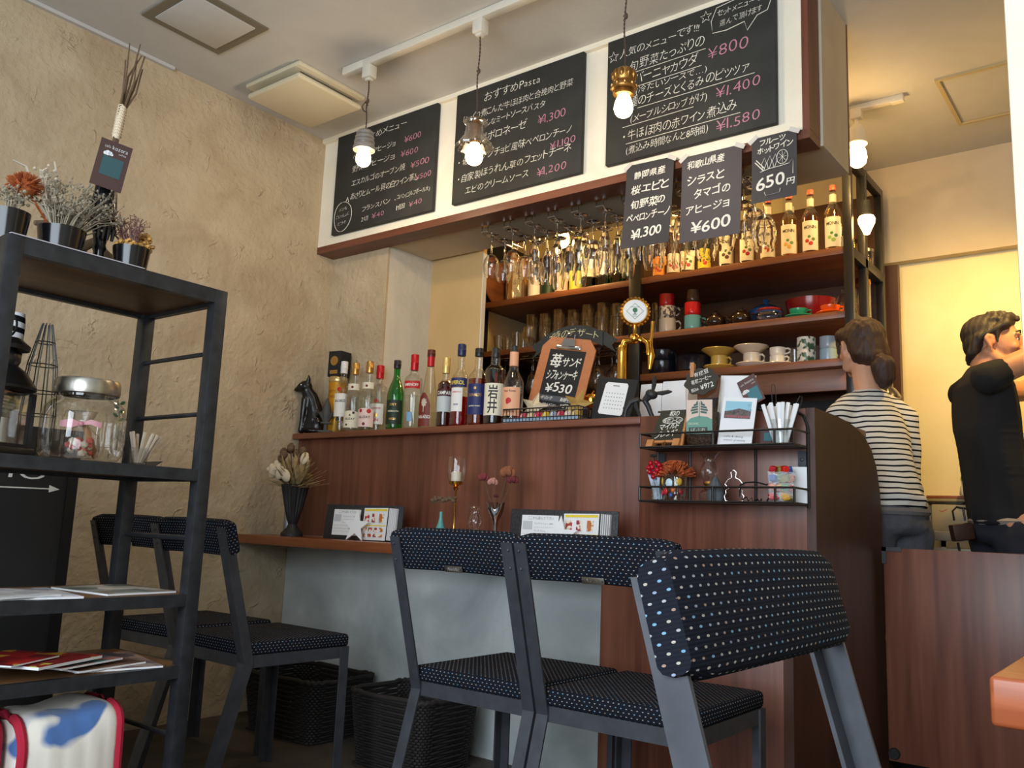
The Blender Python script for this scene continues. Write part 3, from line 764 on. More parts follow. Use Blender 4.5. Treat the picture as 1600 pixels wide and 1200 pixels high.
def patch(mb, r, z0, z1, a, off=0.0, n=18, arch=0.0):
    """curved label of half-angle a (degrees) centred on -Y"""
    A0, A1 = -PI / 2 + R(off - a), -PI / 2 + R(off + a)
    rows = []
    for i in range(n + 1):
        u = i / n; an = A0 + (A1 - A0) * u
        top = z1 - arch * (2 * u - 1) ** 2
        rows.append([mb.v((rr * math.cos(an), rr * math.sin(an), z)) for rr, z in ((r, z0), (r, top), (r + .0007, top), (r + .0007, z0))])
    for A, B in zip(rows, rows[1:]):
        for j in range(4): mb.bm.faces.new((A[j], B[j], B[(j + 1) % 4], A[(j + 1) % 4]))
    mb.bm.faces.new(rows[0]); mb.bm.faces.new(rows[-1][::-1])
def bottle(label, loc, H, D, glass=None, shoulder=.58, neck=.68, rn=.014, round_=.02, liquid=None, level=.5, cap=None, caph=.05, capr=None, labels=(), rot=0, slope=None, name='liquor_bottle', cat='bottle', group=None, neckband=None):
    r = D / 2; glass = glass or g_clear
    t = thing(name, label, cat, loc, facing(loc[0], loc[1], rot), group)
    zs, zn = H * shoulder, H * neck
    def out(k=0.0, top=None):
        p = [(0, .0015 + k), (r * .82, .001 + k), (r - .001 - k, .006 + k)]
        pts = [(r - k, .012 + k), (r - k, zs)]
        for i in range(1, 8):
            u = i / 8
            if slope: e = u
            else: e = (1 - math.cos(PI * u)) / 2
            pts.append((r - k + (rn - r) * e, zs + (zn - zs) * u))
        pts += [(rn - k, zn), (rn - k, H * .985)]
        if top is not None:
            q = []
            for a, bb in zip(pts, pts[1:]):
                if a[1] <= top: q.append(a)
                if a[1] <= top < bb[1]:
                    u = (top - a[1]) / (bb[1] - a[1]); q.append((a[0] + (bb[0] - a[0]) * u, top)); break
            pts = q + [(0, top)]
        return p + pts
    mb = MB(); mb.lathe(out(), 28)
    if not cap: mb.lathe([(rn, H * .985), (rn + .001, H), (rn - .003, H)], 20)
    mb.build('glass_body', glass, t)
    if liquid:
        mb = MB(); mb.lathe(out(.0025, H * level), 24); mb.build('liquid', liquid, t)
    if cap:
        cr_ = capr or rn + .002
        mb = MB(); mb.lathe([(rn * .8, H - caph), (cr_, H - caph), (cr_, H - caph * .62), (cr_ + .0008, H - caph * .58), (cr_ + .0008, H - caph * .52), (cr_, H - caph * .48), (cr_, H - .002), (cr_ - .002, H), (0, H)], 24); mb.build('cap', cap, t)
    if neckband:
        mb = MB(); patch(mb, rn + .0004, H * neckband[0], H * neckband[1], 179, n=28); mb.build('neck_band', neckband[2], t)
    for lb in labels:
        z0, z1, a, m = lb[:4]; texts = lb[4] if len(lb) > 4 else (); opt = lb[5] if len(lb) > 5 else {}
        rr = opt.get('r', r)
        mb = MB(); patch(mb, rr + .0004, z0 * H, z1 * H, a, arch=opt.get('arch', 0)); o = mb.build('label', m, t)
        for tx in texts:
            s, zt, size, width, tm = tx
            wd = width or sum(advance(c) for c in s) * size
            write(o, tm, [(s, -wd / 2, zt * H, size, wd, 0)], name='lettering', wrap=rr + .0016, shear=0, jit=.25, bold=.016)
        for fn in opt.get('art', ()):
            fn(o, rr, H)
    return t
def blobs(spec):
    """small printed motifs on a label: (angle offset deg, z fraction, radius, material, flatten)"""
    def f(o, rr, H):
        for (aa, zf, sz, m) in spec:
            mb = MB(); a = -PI / 2 + R(aa)
            mb.ball((rr * math.cos(a), rr * math.sin(a), zf * H), (sz, sz, sz), 2)
            # flattened on to the curved paper
            for v in mb.bm.verts:
                d = math.hypot(v.co.x, v.co.y); k = (rr + .0012 + (d - rr) * .05) / d
                v.co.x *= k; v.co.y *= k
            mb.build('motif', m, o)
    return f
YB = 2.605; k_ = YB / 2.64
def bx(x): return x * k_
bottle('clear rum bottle with white screw cap, third from the black cat figure', (bx(-3.022), YB, ZL), .325, .066, shoulder=.62, neck=.76, liquid=q_water, level=.4, cap=c_white, caph=.055,
  labels=[(.22, .54, 60, l_white, [('BACARDÍ', .42, .016, .05, l_black)], {'art': [blobs([(-8, .60, .010, l_red)])]})], rot=-22)
bottle('gold-capped clear bottle with black and cream label, left of its pink-labelled twin', (bx(-2.945), YB, ZL), .312, .076, shoulder=.52, neck=.70, rn=.013, liquid=q_water, level=.5, cap=c_gold, caph=.052, capr=.016,
  labels=[(.06, .30, 62, l_cream, [('★', .22, .014, None, l_black), ('ALLEAY', .17, .013, .045, l_black)], {'art': [blobs([(24, .27, .006, l_black), (-20, .1, .005, l_black)])], 'arch': .008}), (.60, .69, 70, l_cream, (), {'r': .027, 'art': [blobs([(0, .64, .006, l_brick)])]})], rot=-20)
bottle('gold-capped clear bottle with pink floral label beside the red-capped gin', (bx(-2.852), YB, ZL), .312, .076, shoulder=.52, neck=.70, rn=.013, liquid=q_water, level=.5, cap=c_gold, caph=.052, capr=.016,
  labels=[(.06, .32, 66, l_pink, [('ALLEAY', .18, .015, .055, l_black)], {'art': [blobs([(30, .28, .010, l_red), (-26, .285, .008, l_red), (0, .10, .007, l_brick)])], 'arch': .008}), (.60, .69, 70, l_cream, (), {'r': .027, 'art': [blobs([(0, .64, .006, l_brick)])]})], rot=-20)
bottle('red-capped clear gin bottle half hidden behind the green bottle', (-2.805, 2.66, ZL), .302, .074, shoulder=.66, neck=.74, rn=.014, liquid=q_water, level=.6, cap=c_red, caph=.06, capr=.017,
  labels=[(.12, .42, 55, l_white, [('GIN', .16, .02, .03, l_red), ('LONDON', .34, .012, .045, l_red)], {'art': [blobs([(0, .46, .010, l_red), (0, .25, .012, l_gold)])]})], rot=-18)
bottle('tall green bottle with black cap and dark label', (bx(-2.680), YB, ZL), .302, .072, glass=g_green, shoulder=.50, neck=.80, rn=.0135, cap=c_black, caph=.035, capr=.0155,
  labels=[(.08, .42, 64, lab((20, 44, 30)), [('DRY', .34, .014, .03, l_gold), ('VERMOUTH', .25, .010, .05, l_cream), ('1821', .14, .012, .03, l_gold)])], rot=-15)
bottle('clear vodka bottle with red foil neck and red banner label', (bx(-2.577), YB, ZL), .318, .075, shoulder=.66, neck=.77, rn=.015, liquid=q_water, level=.45, cap=c_red, caph=.068, capr=.0165,
  labels=[(.535, .635, 62, l_red, [('SMIRNOFF', .565, .016, .066, l_white)]), (.10, .22, 16, lab((120, 170, 210)), (), {})], rot=-18)
bottle('tapering clear liqueur bottle with brown palm-tree label', (bx(-2.483), YB, ZL), .330, .080, shoulder=.24, neck=.80, rn=.014, slope=True, liquid=q_water, level=.2, cap=c_brown, caph=.030, capr=.0165, neckband=(.79, .91, c_red),
  labels=[(.02, .44, 40, l_brick, [('PARAÍSO', .12, .017, .062, l_white), ('✳', .28, .035, .024, l_cream), ('|', .22, .03, .003, l_cream)], {'arch': .05, 'r': .0405}), (.50, .51, 1, l_brick)], rot=-32)
bottle('red bitter bottle with pale gold cap', (bx(-2.395), YB, ZL), .290, .062, shoulder=.60, neck=.70, rn=.013, liquid=q_wine, level=.66, cap=c_ltgold, caph=.066, capr=.0155,
  labels=[(.22, .45, 66, lab((196, 206, 206)), [('CAMPARI', .46, .019, .062, l_white)], {}), (.44, .54, 64, lab((70, 22, 30)), [('CAMPARI', .465, .019, .062, l_white)], {'r': .0315})], rot=-10)
bottle('tallest bottle, red aperitif with navy cap and slanting blue band', (bx(-2.314), YB, ZL), .338, .072, shoulder=.56, neck=.72, rn=.0135, liquid=q_red, level=.36, cap=c_navy, caph=.048, capr=.017,
  labels=[(.18, .46, 40, l_white, [('APERITIVO', .40, .009, .04, l_red), ('1919', .25, .010, .02, l_navy)], {}), (.47, .58, 70, l_navy, [('APEROL', .50, .022, .066, l_yellow)])], rot=-24)
bottle('whisky bottle with navy label and black stopper', (bx(-2.22), YB, ZL), .312, .076, shoulder=.62, neck=.76, rn=.016, liquid=q_amber, level=.60, cap=c_black, caph=.032, capr=.017,
  labels=[(.14, .53, 66, l_navy, [("DONALD'S", .37, .016, .055, l_gold), ('❀', .46, .014, None, l_gold), ('BLENDED WHISKY', .24, .007, .05, l_cream)])], rot=-18)
bottle('dark whisky bottle with cream label and brush lettering', (bx(-2.134), YB, ZL), .305, .078, shoulder=.70, neck=.80, rn=.018, liquid=q_dark, level=.74, cap=c_black, caph=.035, capr=.0165,
  labels=[(.12, .53, 64, l_cream, [('岩', .345, .058, .042, l_black), ('井', .165, .058, .042, l_black)])], rot=-12)
bottle('bourbon bottle with salmon label, last of the row beside the wire basket', (bx(-2.042), YB, ZL), .305, .080, shoulder=.50, neck=.74, rn=.016, liquid=q_amber, level=.20, cap=c_black, caph=.022, capr=.015, neckband=(.74, .92, l_salmon),
  labels=[(.10, .46, 60, l_salmon, [('Four Roses', .40, .012, .05, l_brick), ('BOURBON', .14, .010, .04, l_brick)], {'art': [blobs([(-4, .29, .0115, l_red), (-10, .265, .006, l_red)])]})], rot=-20)
# canister and gift box stacked at the left end
t = thing('spirit_canister', 'golden cylindrical spirit tin behind the black fleur-de-lis', 'tin', (-3.072, 2.652, ZL), facing(-3.055, 2.628, -15))
mb = MB(); mb.lathe([(0, 0), (.040, 0), (.041, .003), (.041, .245), (.040, .248)], 32); mb.build('can', mat('tin_gold', (216, 156, 40), rough=.3, metal=.55), t)
mb = MB(); mb.lathe([(.0415, .240), (.043, .243), (.043, .262), (.040, .266), (0, .266)], 32); mb.build('lid', mat('tin_lid', (216, 190, 130), rough=.3, metal=.7), t)
write(t, l_brick, [('DISTILLED', -.035, .19, .018, .07, 0), ('MALT', -.025, .165, .018, .05, 0)], name='lettering', wrap=.0418, shear=0, jit=.2)
t = thing('gift_box', 'black bottle box with gold seal standing on the golden tin', 'box', (-3.072, 2.652, ZL + .2665), R(8))
mb = MB(); mb.box(-.036, .036, -.036, .036, 0, .118, bev=.001); mb.build('carton', m_blackm, t)
mb = MB(); mb.lathe([(0, -.0375), (.022, -.0375), (.022, -.036), (0, -.036)], 28, (0, 0, .072), axis='Y'); mb.box(-.022, .022, -.0372, -.036, .012, .028); mb.build('gold_seal', l_gold, t, smooth=False)
mb = MB()
for r_ in (.019, .012): ring(mb, 0, .072, r_, r_, -.0378, .0006)
star(mb, 0, .072, .008, -.0378, .0008); mb.tube([(-.018, -.0375, .02), (.018, -.0375, .02)], .001, 4); mb.build('embossing', l_brick, t)
# black cat figure, seated in profile, looking left
t = thing('cat_figurine', 'black glossy seated cat statuette at the left end of the bar', 'ornament', (-3.163, 2.588, ZL), R(42)); t.scale = (.95, .95, 1.05)
mb = MB()
chain(mb, [((.004, 0, .026), (.052, .034, .026)), ((.016, 0, .085), (.044, .033, .05)), ((-.004, 0, .145), (.034, .028, .045)), ((-.034, 0, .190), (.026, .022, .03))])
chain(mb, [((-.040, 0, .208), (.034, .027, .028)), ((-.056, 0, .204), (.026, .022, .022))]); chain(mb, [((-.070, 0, .196), (.018, .015, .013)), ((-.084, 0, .192), (.010, .010, .009))])
for s in (-1, 1):
    chain(mb, [((-.028, s * .015, .226), (.012, .008, .012)), ((-.026, s * .018, .258), (.0035, .003, .004))])
    chain(mb, [((-.036, s * .012, .15), .018), ((-.042, s * .012, .05), .013), ((-.046, s * .012, .012), .013)]); mb.ball((.030, s * .018, .036), (.036, .022, .036))
chain(mb, [((.055, 0, .016), .010), ((.05, -.034, .012), .010), ((.0, -.042, .012), .009)])
o = blob('body', mb, mat('black_glaze', (20, 20, 22), rough=.22), t, .0042, 3)
for v in o.data.vertices: v.co.z = max(0.0, v.co.z)
mb = MB(); mb.ball((-.058, -.0215, .212), .0034, 2); mb.build('eye', m_chalkw, t)
# fleur-de-lis ornament
t = thing('fleur_ornament', 'black cast-iron fleur-de-lis ornament before the golden tin', 'ornament', (-3.040, 2.570, ZL), R(46)); t.scale = (1.05, 1.05, 1.05)
mb = MB()
mb.box(-.03, .03, -.016, .016, 0, .010, bev=.002)
mb.loft([[(w_ * math.cos(a), .55 * w_ * math.sin(a), z) for a in [2 * PI * j / 10 for j in range(10)]] for z, w_ in ((.008, .010), (.03, .008), (.055, .016), (.085, .022), (.115, .016), (.135, .008), (.150, .002))])
for s in (-1, 1):
    mb.tube([(0, 0, .035), (s * .012, 0, .06), (s * .026, 0, .085), (s * .040, 0, .092), (s * .052, 0, .080), (s * .050, 0, .062), (s * .040, 0, .060)], [.006, .007, .009, .010, .009, .008, .005], 8)
mb.box(-.022, .022, -.008, .008, .038, .046, bev=.002)
mb.build('casting', m_rust, t)
# wire basket of macarons
t = thing('wire_basket', 'low black wire basket on the bar ledge holding macarons', 'basket', (-1.855, 2.605, ZL), R(2))
mb = MB(); bw, bd, bh = .165, .045, .052
for z in (.004, .018, bh): mb.tube([(-bw, -bd, z), (bw, -bd, z), (bw, bd, z), (-bw, bd, z)], .0022 if z < bh else .003, 6, closed=True)
for i in range(23):
    x = -bw + 2 * bw * i / 22
    for s in (-1, 1): mb.tube([(x, s * bd, .004), (x, s * bd, bh)], .0014, 5)
for i in range(7):
    y = -bd + 2 * bd * i / 6
    for s in (-1, 1): mb.tube([(s * bw, y, .004), (s * bw, y, bh)], .0014, 5)
mb.build('wire_frame', m_black, t)
mb = MB(); mb.box(-bw, bw, -bd, bd, .0, .003); mb.box(-bw, bw, -bd + .001, -bd + .0018, .004, .017); mb.build('liner', mat('pale_blue_liner', (150, 170, 190), rough=.4), t, smooth=False)
mcols = [(214, 84, 104, 'rose pink'), (190, 70, 96, 'dusky pink'), (226, 210, 170, 'cream'), (206, 40, 84, 'raspberry red'), (220, 190, 40, 'lemon yellow'), (170, 190, 214, 'pale blue'), (196, 50, 90, 'dark pink'), (232, 214, 196, 'off-white'), (204, 170, 90, 'caramel')]
for i, c_ in enumerate(mcols):
    x = -1.990 + i * .0335
    t = thing('macaron', c_[3] + ' macaron standing on edge in the black wire basket', 'macaron', (x, 2.605, ZL + .0235), R(rnd_ := random.uniform(-12, 12)), 'macarons in the wire basket')
    mm = mat('macaron_shell', c_[:3], rough=.6)
    for s in (-1, 1):
        mb = MB(); mb.lathe([(0, s * .013), (.012, s * .012), (.0185, s * .008), (.020, s * .004), (.019, s * .003), (0, s * .003)], 18, axis='X'); mb.build('shell', mm, t)
    mb = MB(); mb.lathe([(0, -.003), (.0175, -.003), (.0175, .003), (0, .003)], 18, axis='X'); mb.build('filling', m_chalkw, t)
# starfish-like stars leaning over the basket
def solidstar(mb, r, th, n=5, k=.42):
    pts = [((r if i % 2 == 0 else r * k) * math.sin(PI * i / n), (r if i % 2 == 0 else r * k) * math.cos(PI * i / n)) for i in range(2 * n)]
    a = [mb.v((x, 0, z)) for x, z in pts]; f = mb.v((0, -th, 0)); bk = mb.v((0, th, 0))
    for i in range(2 * n):
        j = (i + 1) % (2 * n)
        mb.bm.faces.new((a[i], f, a[j])); mb.bm.faces.new((a[j], bk, a[i]))
for x, y, l_, mm in ((-1.957, 2.664, 'pale silver faceted star ornament left of the clipboard foot', mat('pearl_star', (220, 206, 176), rough=.35, metal=.3)), (-1.757, 2.664, 'dull gold faceted star ornament right of the clipboard foot', mat('gold_star', (190, 156, 88), rough=.35, metal=.5))):
    t = thing('star_ornament', l_, 'ornament', (x, y, ZL + .075), R(10)); t.rotation_euler = (R(-12), R(14), R(12))
    mb = MB(); solidstar(mb, .062, .012); mb.build('star', mm, t, smooth=False)
    mb = MB(); mb.tube([(0, .014, .0), (0, .030, -.084)], .002, 6); mb.build('prop', m_black, t)
# clipboard menu
t = thing('clipboard_menu', 'brown clipboard with black menu sheet propped on the bar', 'clipboard', (-1.900, 2.700, ZL + .032), R(4))
t.rotation_euler = (R(-9), R(9), R(6))
mb = MB(); mb.box(-.10, .10, .0, .004, -.030, .0); mb.prism([(-.118, 0), (.118, 0), (.118, .285), (.085, .325), (-.085, .325), (-.118, .285)], -.002, .003); mb.build('board', wood('hardboard', (176, 108, 66), (196, 124, 78), scale=(30, 30, 30), knots=False), t, smooth=False)
mb = MB(); mb.box(-.078, .080, -.0035, -.0022, .026, .275); p_ = mb.build('sheet', m_blackm, t, smooth=False)
mb = MB(); mb.box(-.076, .078, -.0040, -.0035, .066, .088); mb.build('band', mat('slate_band', (84, 86, 92), rough=.7), p_, smooth=False)
write(p_, m_chalkw, [('苺', -.068, .205, .056, .05, 2), ('サンド', -.012, .208, .042, .085, 6), ('シフォンケーキ', -.068, .152, .044, .135, 4), ('¥530', -.060, .100, .050, .118, 3), ('+ドリンク', -.070, .071, .016, .055, 1), ('100円引', .020, .071, .018, .052, 0), ('+フードセットメニュー', -.074, .046, .013, .082, 1), ('50円引', .026, .046, .017, .046, 0)], -.0044, 'writing', seed=11, bold=.010)
mb = MB(); mb.box(-.055, .055, -.010, -.004, .278, .294, bev=.004); mb.prism([(-.03, .29), (.03, .29), (.024, .318), (-.024, .318)], -.014, -.004); mb.tube([(-.02, -.009, .316), (-.018, -.010, .336), (0, -.010, .344), (.018, -.010, .336), (.02, -.009, .316)], .003, 6); mb.build('clip', m_chrome, t)
t = thing('ribbon_sign', 'dark arched ribbon sign chalked in Japanese above the clipboard', 'sign', (-1.862, 2.775, ZL + .042), R(4)); t.scale = (1.12, 1, 1)
mb = MB()
ctr = []
for i in range(21):
    u = -1 + i / 10; ctr.append((u * .118, .335 - .036 * u * u))
mb.prism([(x, z - .028) for x, z in ctr] + [(x, z + .028) for x, z in ctr[::-1]], -.002, .002)
for s in (-1, 1):
    tail = [(s * .100, .29), (s * .165, .245), (s * .150, .272), (s * .172, .292), (s * .112, .335)]
    if s > 0: tail = tail
    mb.prism(tail if s > 0 else tail[::-1], .003, .006)
mb.build('ribbon', m_chalk, t, smooth=False)
o = write(t, m_chalky, [('3時のデザート', -.098, .318, .036, .20, 0)], -.0026, 'writing', seed=5)
for v in o[0].data.vertices: v.co.z -= .036 * (v.co.x / .118) ** 2 - .004
mb = MB(); mb.tube([(0, .006, .30), (0, .008, -.042)], .003, 6); mb.box(-.03, .03, -.02, .04, -.042, -.038); mb.build('stand', m_black, t)
# golden apples
for i, (x, y, s, l_) in enumerate(((-1.785, 2.80, .036, 'golden apple ornament nearer the clipboard, partly hidden by it'), (-1.735, 2.86, .046, 'larger golden apple ornament behind the black calendar board'))):
    t = thing('apple_ornament', l_, 'ornament', (x, y, ZL + (.10 if i == 0 else .12)), 0)
    mb = MB(); mb.lathe([(0, -s * .78), (s * .35, -s * .9), (s * .75, -s * .6), (s, 0), (s * .92, s * .5), (s * .5, s * .85), (s * .15, s * .72), (0, s * .55)], 24); mb.build('apple', m_gold, t)
    mb = MB(); mb.tube([(0, 0, s * .55), (.004, 0, s * 1.0), (.012, 0, s * 1.25)], .003, 6); mb.build('stem', m_gold, t)
    mb = MB(); mb.lathe([(0, -(.10 if i == 0 else .12)), (.03, -(.10 if i == 0 else .12)), (.03, -(.09 if i == 0 else .11)), (.006, -(.085 if i == 0 else .1)), (.006, -s * .8), (0, -s * .78)], 16); mb.build('pedestal', m_agold, t)
# calendar board
t = thing('calendar_board', 'black board with a white calendar card, left of the beer tap', 'calendar', (-1.620, 2.66, ZL), R(3)); t.rotation_euler = (R(-8), R(8), R(3))
mb = MB(); mb.box(-.080, .080, -.002, .004, 0, .165, bev=.001); mb.build('board', m_blackm, t)
mb = MB(); mb.prism([(-.052, .035), (-.046, .028), (.040, .028), (.046, .035), (.048, .140), (.042, .148), (-.036, .148), (-.044, .140)], -.0032, -.002); p_ = mb.build('card', m_paper, t, smooth=False)
mb = MB()
for j in range(5):
    for i in range(7): mb.box(-.034 + i * .011, -.030 + i * .011, -.0036, -.0032, .05 + j * .014, .0535 + j * .014)
mb.box(-.012, .014, -.0036, -.0032, .134, .138); mb.build('print', mat('grey_print', (150, 150, 156), rough=.8), p_, smooth=False)
mb = MB(); mb.box(-.01, .01, .004, .03, 0, .003); mb.tube([(0, .004, .10), (0, .030, .002)], .003, 6); mb.build('prop', m_black, t)
# beer tap
t = thing('beer_tap', 'polished brass beer tap with round white medallion', 'beer tap', (-1.590, 2.78, ZL - .072), R(30)); t.location.z = ZL
mb = MB(); mb.lathe([(0, -.0), (.035, -.0), (.035, .012), (.03, .02), (.024, .03), (.023, .13), (.025, .135), (.025, .155), (.022, .16), (.0175, .18), (.0165, .27), (.018, .29), (.013, .302), (0, .304)], 28, (-.045, 0, 0)); mb.build('column', m_gold, t)
TT = Matrix.Translation((0, 0, -.072))
mb = MB(); mb.T = TT; mb.tube([(-.045, 0, .36), (-.035, 0, .385), (-.005, -.01, .395), (.03, -.02, .392), (.05, -.03, .375), (.052, -.032, .33)], [.014, .014, .014, .013, .011, .008], 12); mb.ball((.0, -.012, .395), (.022, .022, .02), 2); mb.build('spout', m_gold, t)
mb = MB(); mb.T = TT; mb.tube([(.0, -.012, .41), (0, -.02, .43), (0, -.022, .445)], .007, 10)
mb.tube([(.065, -.02, .46), (.062, -.02, .40), (.055, -.02, .37), (.062, -.02, .33), (.056, -.02, .28)], [.007, .006, .012, .014, .006], 10); mb.build('lever', m_gold, t)
mb = MB(); mb.T = TT; mb.lathe([(0, -.010), (.046, -.010), (.052, -.004), (.053, .004), (.046, .010), (0, .010)], 40, (0, -.022, .495), axis='Y')
for j in range(24):
    a = j * 2 * PI / 24; mb.ball((.052 * math.cos(a), -.022, .495 + .052 * math.sin(a)), .007, 1)
d = mb.build('medallion', m_gold, t)
mb = MB(); mb.T = TT; mb.lathe([(0, -.0125), (.042, -.0125), (.044, -.0100), (0, -.0100)], 36, (0, -.022, .495), axis='Y'); mb.build('enamel_face', m_paper, d)
mb = MB(); mb.T = TT; y = -.0350
mb.tube([(0, y, .465), (.031, y, .495), (0, y, .525), (-.031, y, .495)], .0010, 5, closed=True)
mb.lathe([(0, -.001), (.009, -.001), (.009, 0), (0, 0)], 16, (0, y, .499), axis='Y'); mb.box(-.0015, .0015, y - .001, y, .483, .493); mb.box(-.008, .008, y - .001, y, .482, .484)
o = mb.build('tree_emblem', l_green, d, smooth=False)
write(d, l_green, [('HEARTLAND', -.018, .437, .0065, .036, 0), ('BEER', -.008, .402, .0065, .016, 0)], y - .0006, 'lettering', jit=0, shear=0)
# receipt rolls, rabbit figure
for i, (x0, x1, h, l_) in enumerate(((-1.60, -1.512, .165, 'white paper stack left of its taller neighbour, behind the rabbit figure'), (-1.508, -1.405, .170, 'taller white paper stack behind the small chalkboard easel'))):
    t = thing('paper_stack', l_, 'paper', ((x0 + x1) / 2, 2.885, ZL), R(2))
    w = (x1 - x0) / 2; mb = MB()
    secs = []
    for k in range(9):
        u = k / 8; yb = -.03 - .012 * math.sin(u * PI)
        secs.append([(-w, yb, h * u), (w, yb, h * u), (w, .04, h * u), (-w, .04, h * u)])
    mb.loft(secs); mb.build('sheets', m_paper, t, ang=30)
t = thing('rabbit_figurine', 'dark bent-metal rabbit figure bowing on the bar ledge', 'ornament', (-1.438, 2.60, ZL), R(20))
mb = MB()
mb.tube([(-.072, 0, .004), (-.068, 0, .03), (-.052, 0, .055), (-.026, 0, .064), (-.004, 0, .06), (.008, 0, .04), (.016, 0, .018), (.022, 0, .004)], [.008, .008, .009, .010, .010, .009, .008, .008], 10)
mb.tube([(-.036, 0, .058), (-.034, 0, .04), (-.026, 0, .022), (-.02, 0, .006)], [.007, .006, .006, .005], 8)
mb.ball((.018, 0, .082), (.022, .016, .017), 2, rot=(0, R(25), 0)); mb.tube([(-.006, 0, .06), (.008, 0, .075)], [.01, .014], 8)
mb.tube([(.022, 0, .092), (.026, 0, .115), (.028, -.004, .135), (.030, -.004, .146)], [.005, .008, .007, .002], 8)
mb.tube([(.030, 0, .086), (.055, 0, .086), (.076, -.004, .090), (.088, -.004, .090)], [.005, .008, .007, .002], 8)
mb.ball((-.074, 0, .035), .006, 1)
mb.build('figure', mat('bent_iron', (52, 52, 54), rough=.5, metal=.4), t)
# ------------------------------------------------------------------ wire rack on the bar's right panel
YW = 2.543
t = thing('wire_rack', 'two-tier black wire rack fixed to the front of the bar', 'wall rack', (-1.115, YW, 0))
mb = MB(); mb.T = Matrix.Translation((1.115, -YW, 0))
xa, xb, yf, yb = -1.357, -.868, 2.42, 2.537
rr = .0035
for zz in (.957, 1.122):
    mb.tube([(xa, yb, zz), (xa, yf, zz), (xb, yf, zz), (xb, yb, zz)], rr, 6)
for zz, zt in ((.914, .957), (1.080, 1.122)):
    mb.tube([(xa, yb, zz), (xa, yf, zz), (xb, yf, zz), (xb, yb, zz)], rr, 6, closed=True)
    for x in (xa, (xa + xb) / 2, xb - .055, xb): mb.tube([(x, yf, zz), (x, yf, zt)], rr, 6)
for x in (-1.243, -1.027): mb.tube([(x, yb, .914), (x, yb, 1.10)], .004, 6)
mb.tube([(xa, yb, .914), (xa, yb, 1.15), (xa + .012, yb, 1.185), (xa + .045, yb, 1.205), (xa + .11, yb, 1.207)], .0042, 6)
mb.tube([(xb, yb, .905), (xb, yb, 1.14), (xb - .012, yb, 1.175), (xb - .045, yb, 1.195), (xb - .11, yb, 1.197)], .0042, 6)
mb.tube([(xa, yb, 1.207), (xb - .1, yb, 1.197)], .0035, 6)
mb.build('wire_frame', m_black, t)
for zz in (.914, 1.080):
    mb = MB(); mb.T = Matrix.Translation((1.115, -YW, 0)); mb.box(xa, xb, yf, yb, zz - .004, zz); mb.build('shelf_plate', mat('rack_plate', (58, 48, 46), rough=.5), t, smooth=False)
for x in (xa + .012, xb - .02):
    mb = MB(); mb.T = Matrix.Translation((1.115, -YW, 0)); mb.box(x - .010, x + .014, yb, 2.5425, 1.025, 1.070); mb.lathe([(0, -.004), (.005, -.003), (.006, 0), (0, 0)], 12, (x + .002, yb, 1.045), axis='Y'); mb.build('mounting_tab', m_dark, t)
ZU, ZD = 1.0805, .9145
# easel chalkboard
t = thing('easel_chalkboard', 'small wooden easel chalkboard at the left of the upper wire shelf', 'chalkboard', (-1.291, 2.458, ZU), R(0)); t.rotation_euler = (R(-25), 0, R(-4)); t.scale = (.90, 1, 1)
mb = MB(); mb.prism([(-.068, .028), (.058, .024), (.050, .138), (-.054, .140)], -.002, .003); mb.build('slate', mat('olive_slate', (52, 52, 40), rough=.8), t, smooth=False)
m_pine = wood('pine', (176, 112, 62), (208, 146, 90), scale=(8, 30, 8), knots=False)
mb = MB(); mb.box(-.072, -.046, -.012, .004, .001, .026); mb.box(.034, .060, -.012, .004, .001, .026); mb.box(-.046, .034, -.004, .004, .018, .026); mb.prism([(.058, .0), (.070, .0), (.056, .140), (.049, .140)], -.002, .006); mb.build('easel', m_pine, t, smooth=False)
write(t, m_chalkw, [('和の', -.018, .118, .022, .042, 0), ('有機コーヒー', -.034, .093, .020, .074, 0), ('マイルド', -.044, .066, .024, .082, 4), ('ブレンド', -.056, .036, .026, .092, 5)], -.0026, 'writing', seed=21, bold=.01)
mb = MB(); ring(mb, .004, .100, .040, .012, -.0024, .0013); mb.build('chalk_drawing', m_chalkw, t)
mb = MB(); ring(mb, -.004, .012, .005, .011, -.006, .0016); mb.build('ring', m_agold, t)
# bag of coffee beans
t = thing('coffee_bag', 'clear bag of coffee beans with green tree label, centre of upper wire shelf', 'coffee bag', (-1.174, 2.486, ZU), facing(-1.186, 2.486, -14))
mb = MB(); secs = []
for z, w, d in ((.001, .044, .022), (.02, .050, .030), (.07, .053, .032), (.12, .053, .026), (.16, .056, .014), (.20, .056, .006), (.235, .052, .003)):
    secs.append([(w * math.copysign(abs(math.cos(a)) ** .5, math.cos(a)), d * math.copysign(abs(math.sin(a)) ** .8, math.sin(a)), z) for a in [2 * PI * j / 20 for j in range(20)]])
mb.loft(secs); mb.build('clear_pouch', thin('pouch_film', (.93, .91, .88), gloss=.08), t)
mb = MB(); secs = [[(x * .94, y * .9, max(.002, z * .98 if i < 6 else z)) for x, y, z in s] for i, s in enumerate(secs[:4])]
secs[-1] = [(x, y, .11) for x, y, z in secs[-1]]
mb.loft(secs); mb.build('beans', mat('roast_beans', (66, 40, 28), rough=.4, noise=.7, nscale=140, bump=.9, bscale=130), t)
mb = MB(); mb.box(-.044, .036, -.0345, -.0335, .040, .145); lbl = mb.build('label', lab((222, 196, 180)), t, smooth=False)
mb = MB(); mb.prism([(-.0435, .0405), (.0355, .0405), (.0355, .084), (.02, .092), (-.005, .095), (-.03, .088), (-.0435, .076)], -.0352, -.0346); mb.build('hill', lab((98, 150, 132)), lbl, smooth=False)
mb = MB()
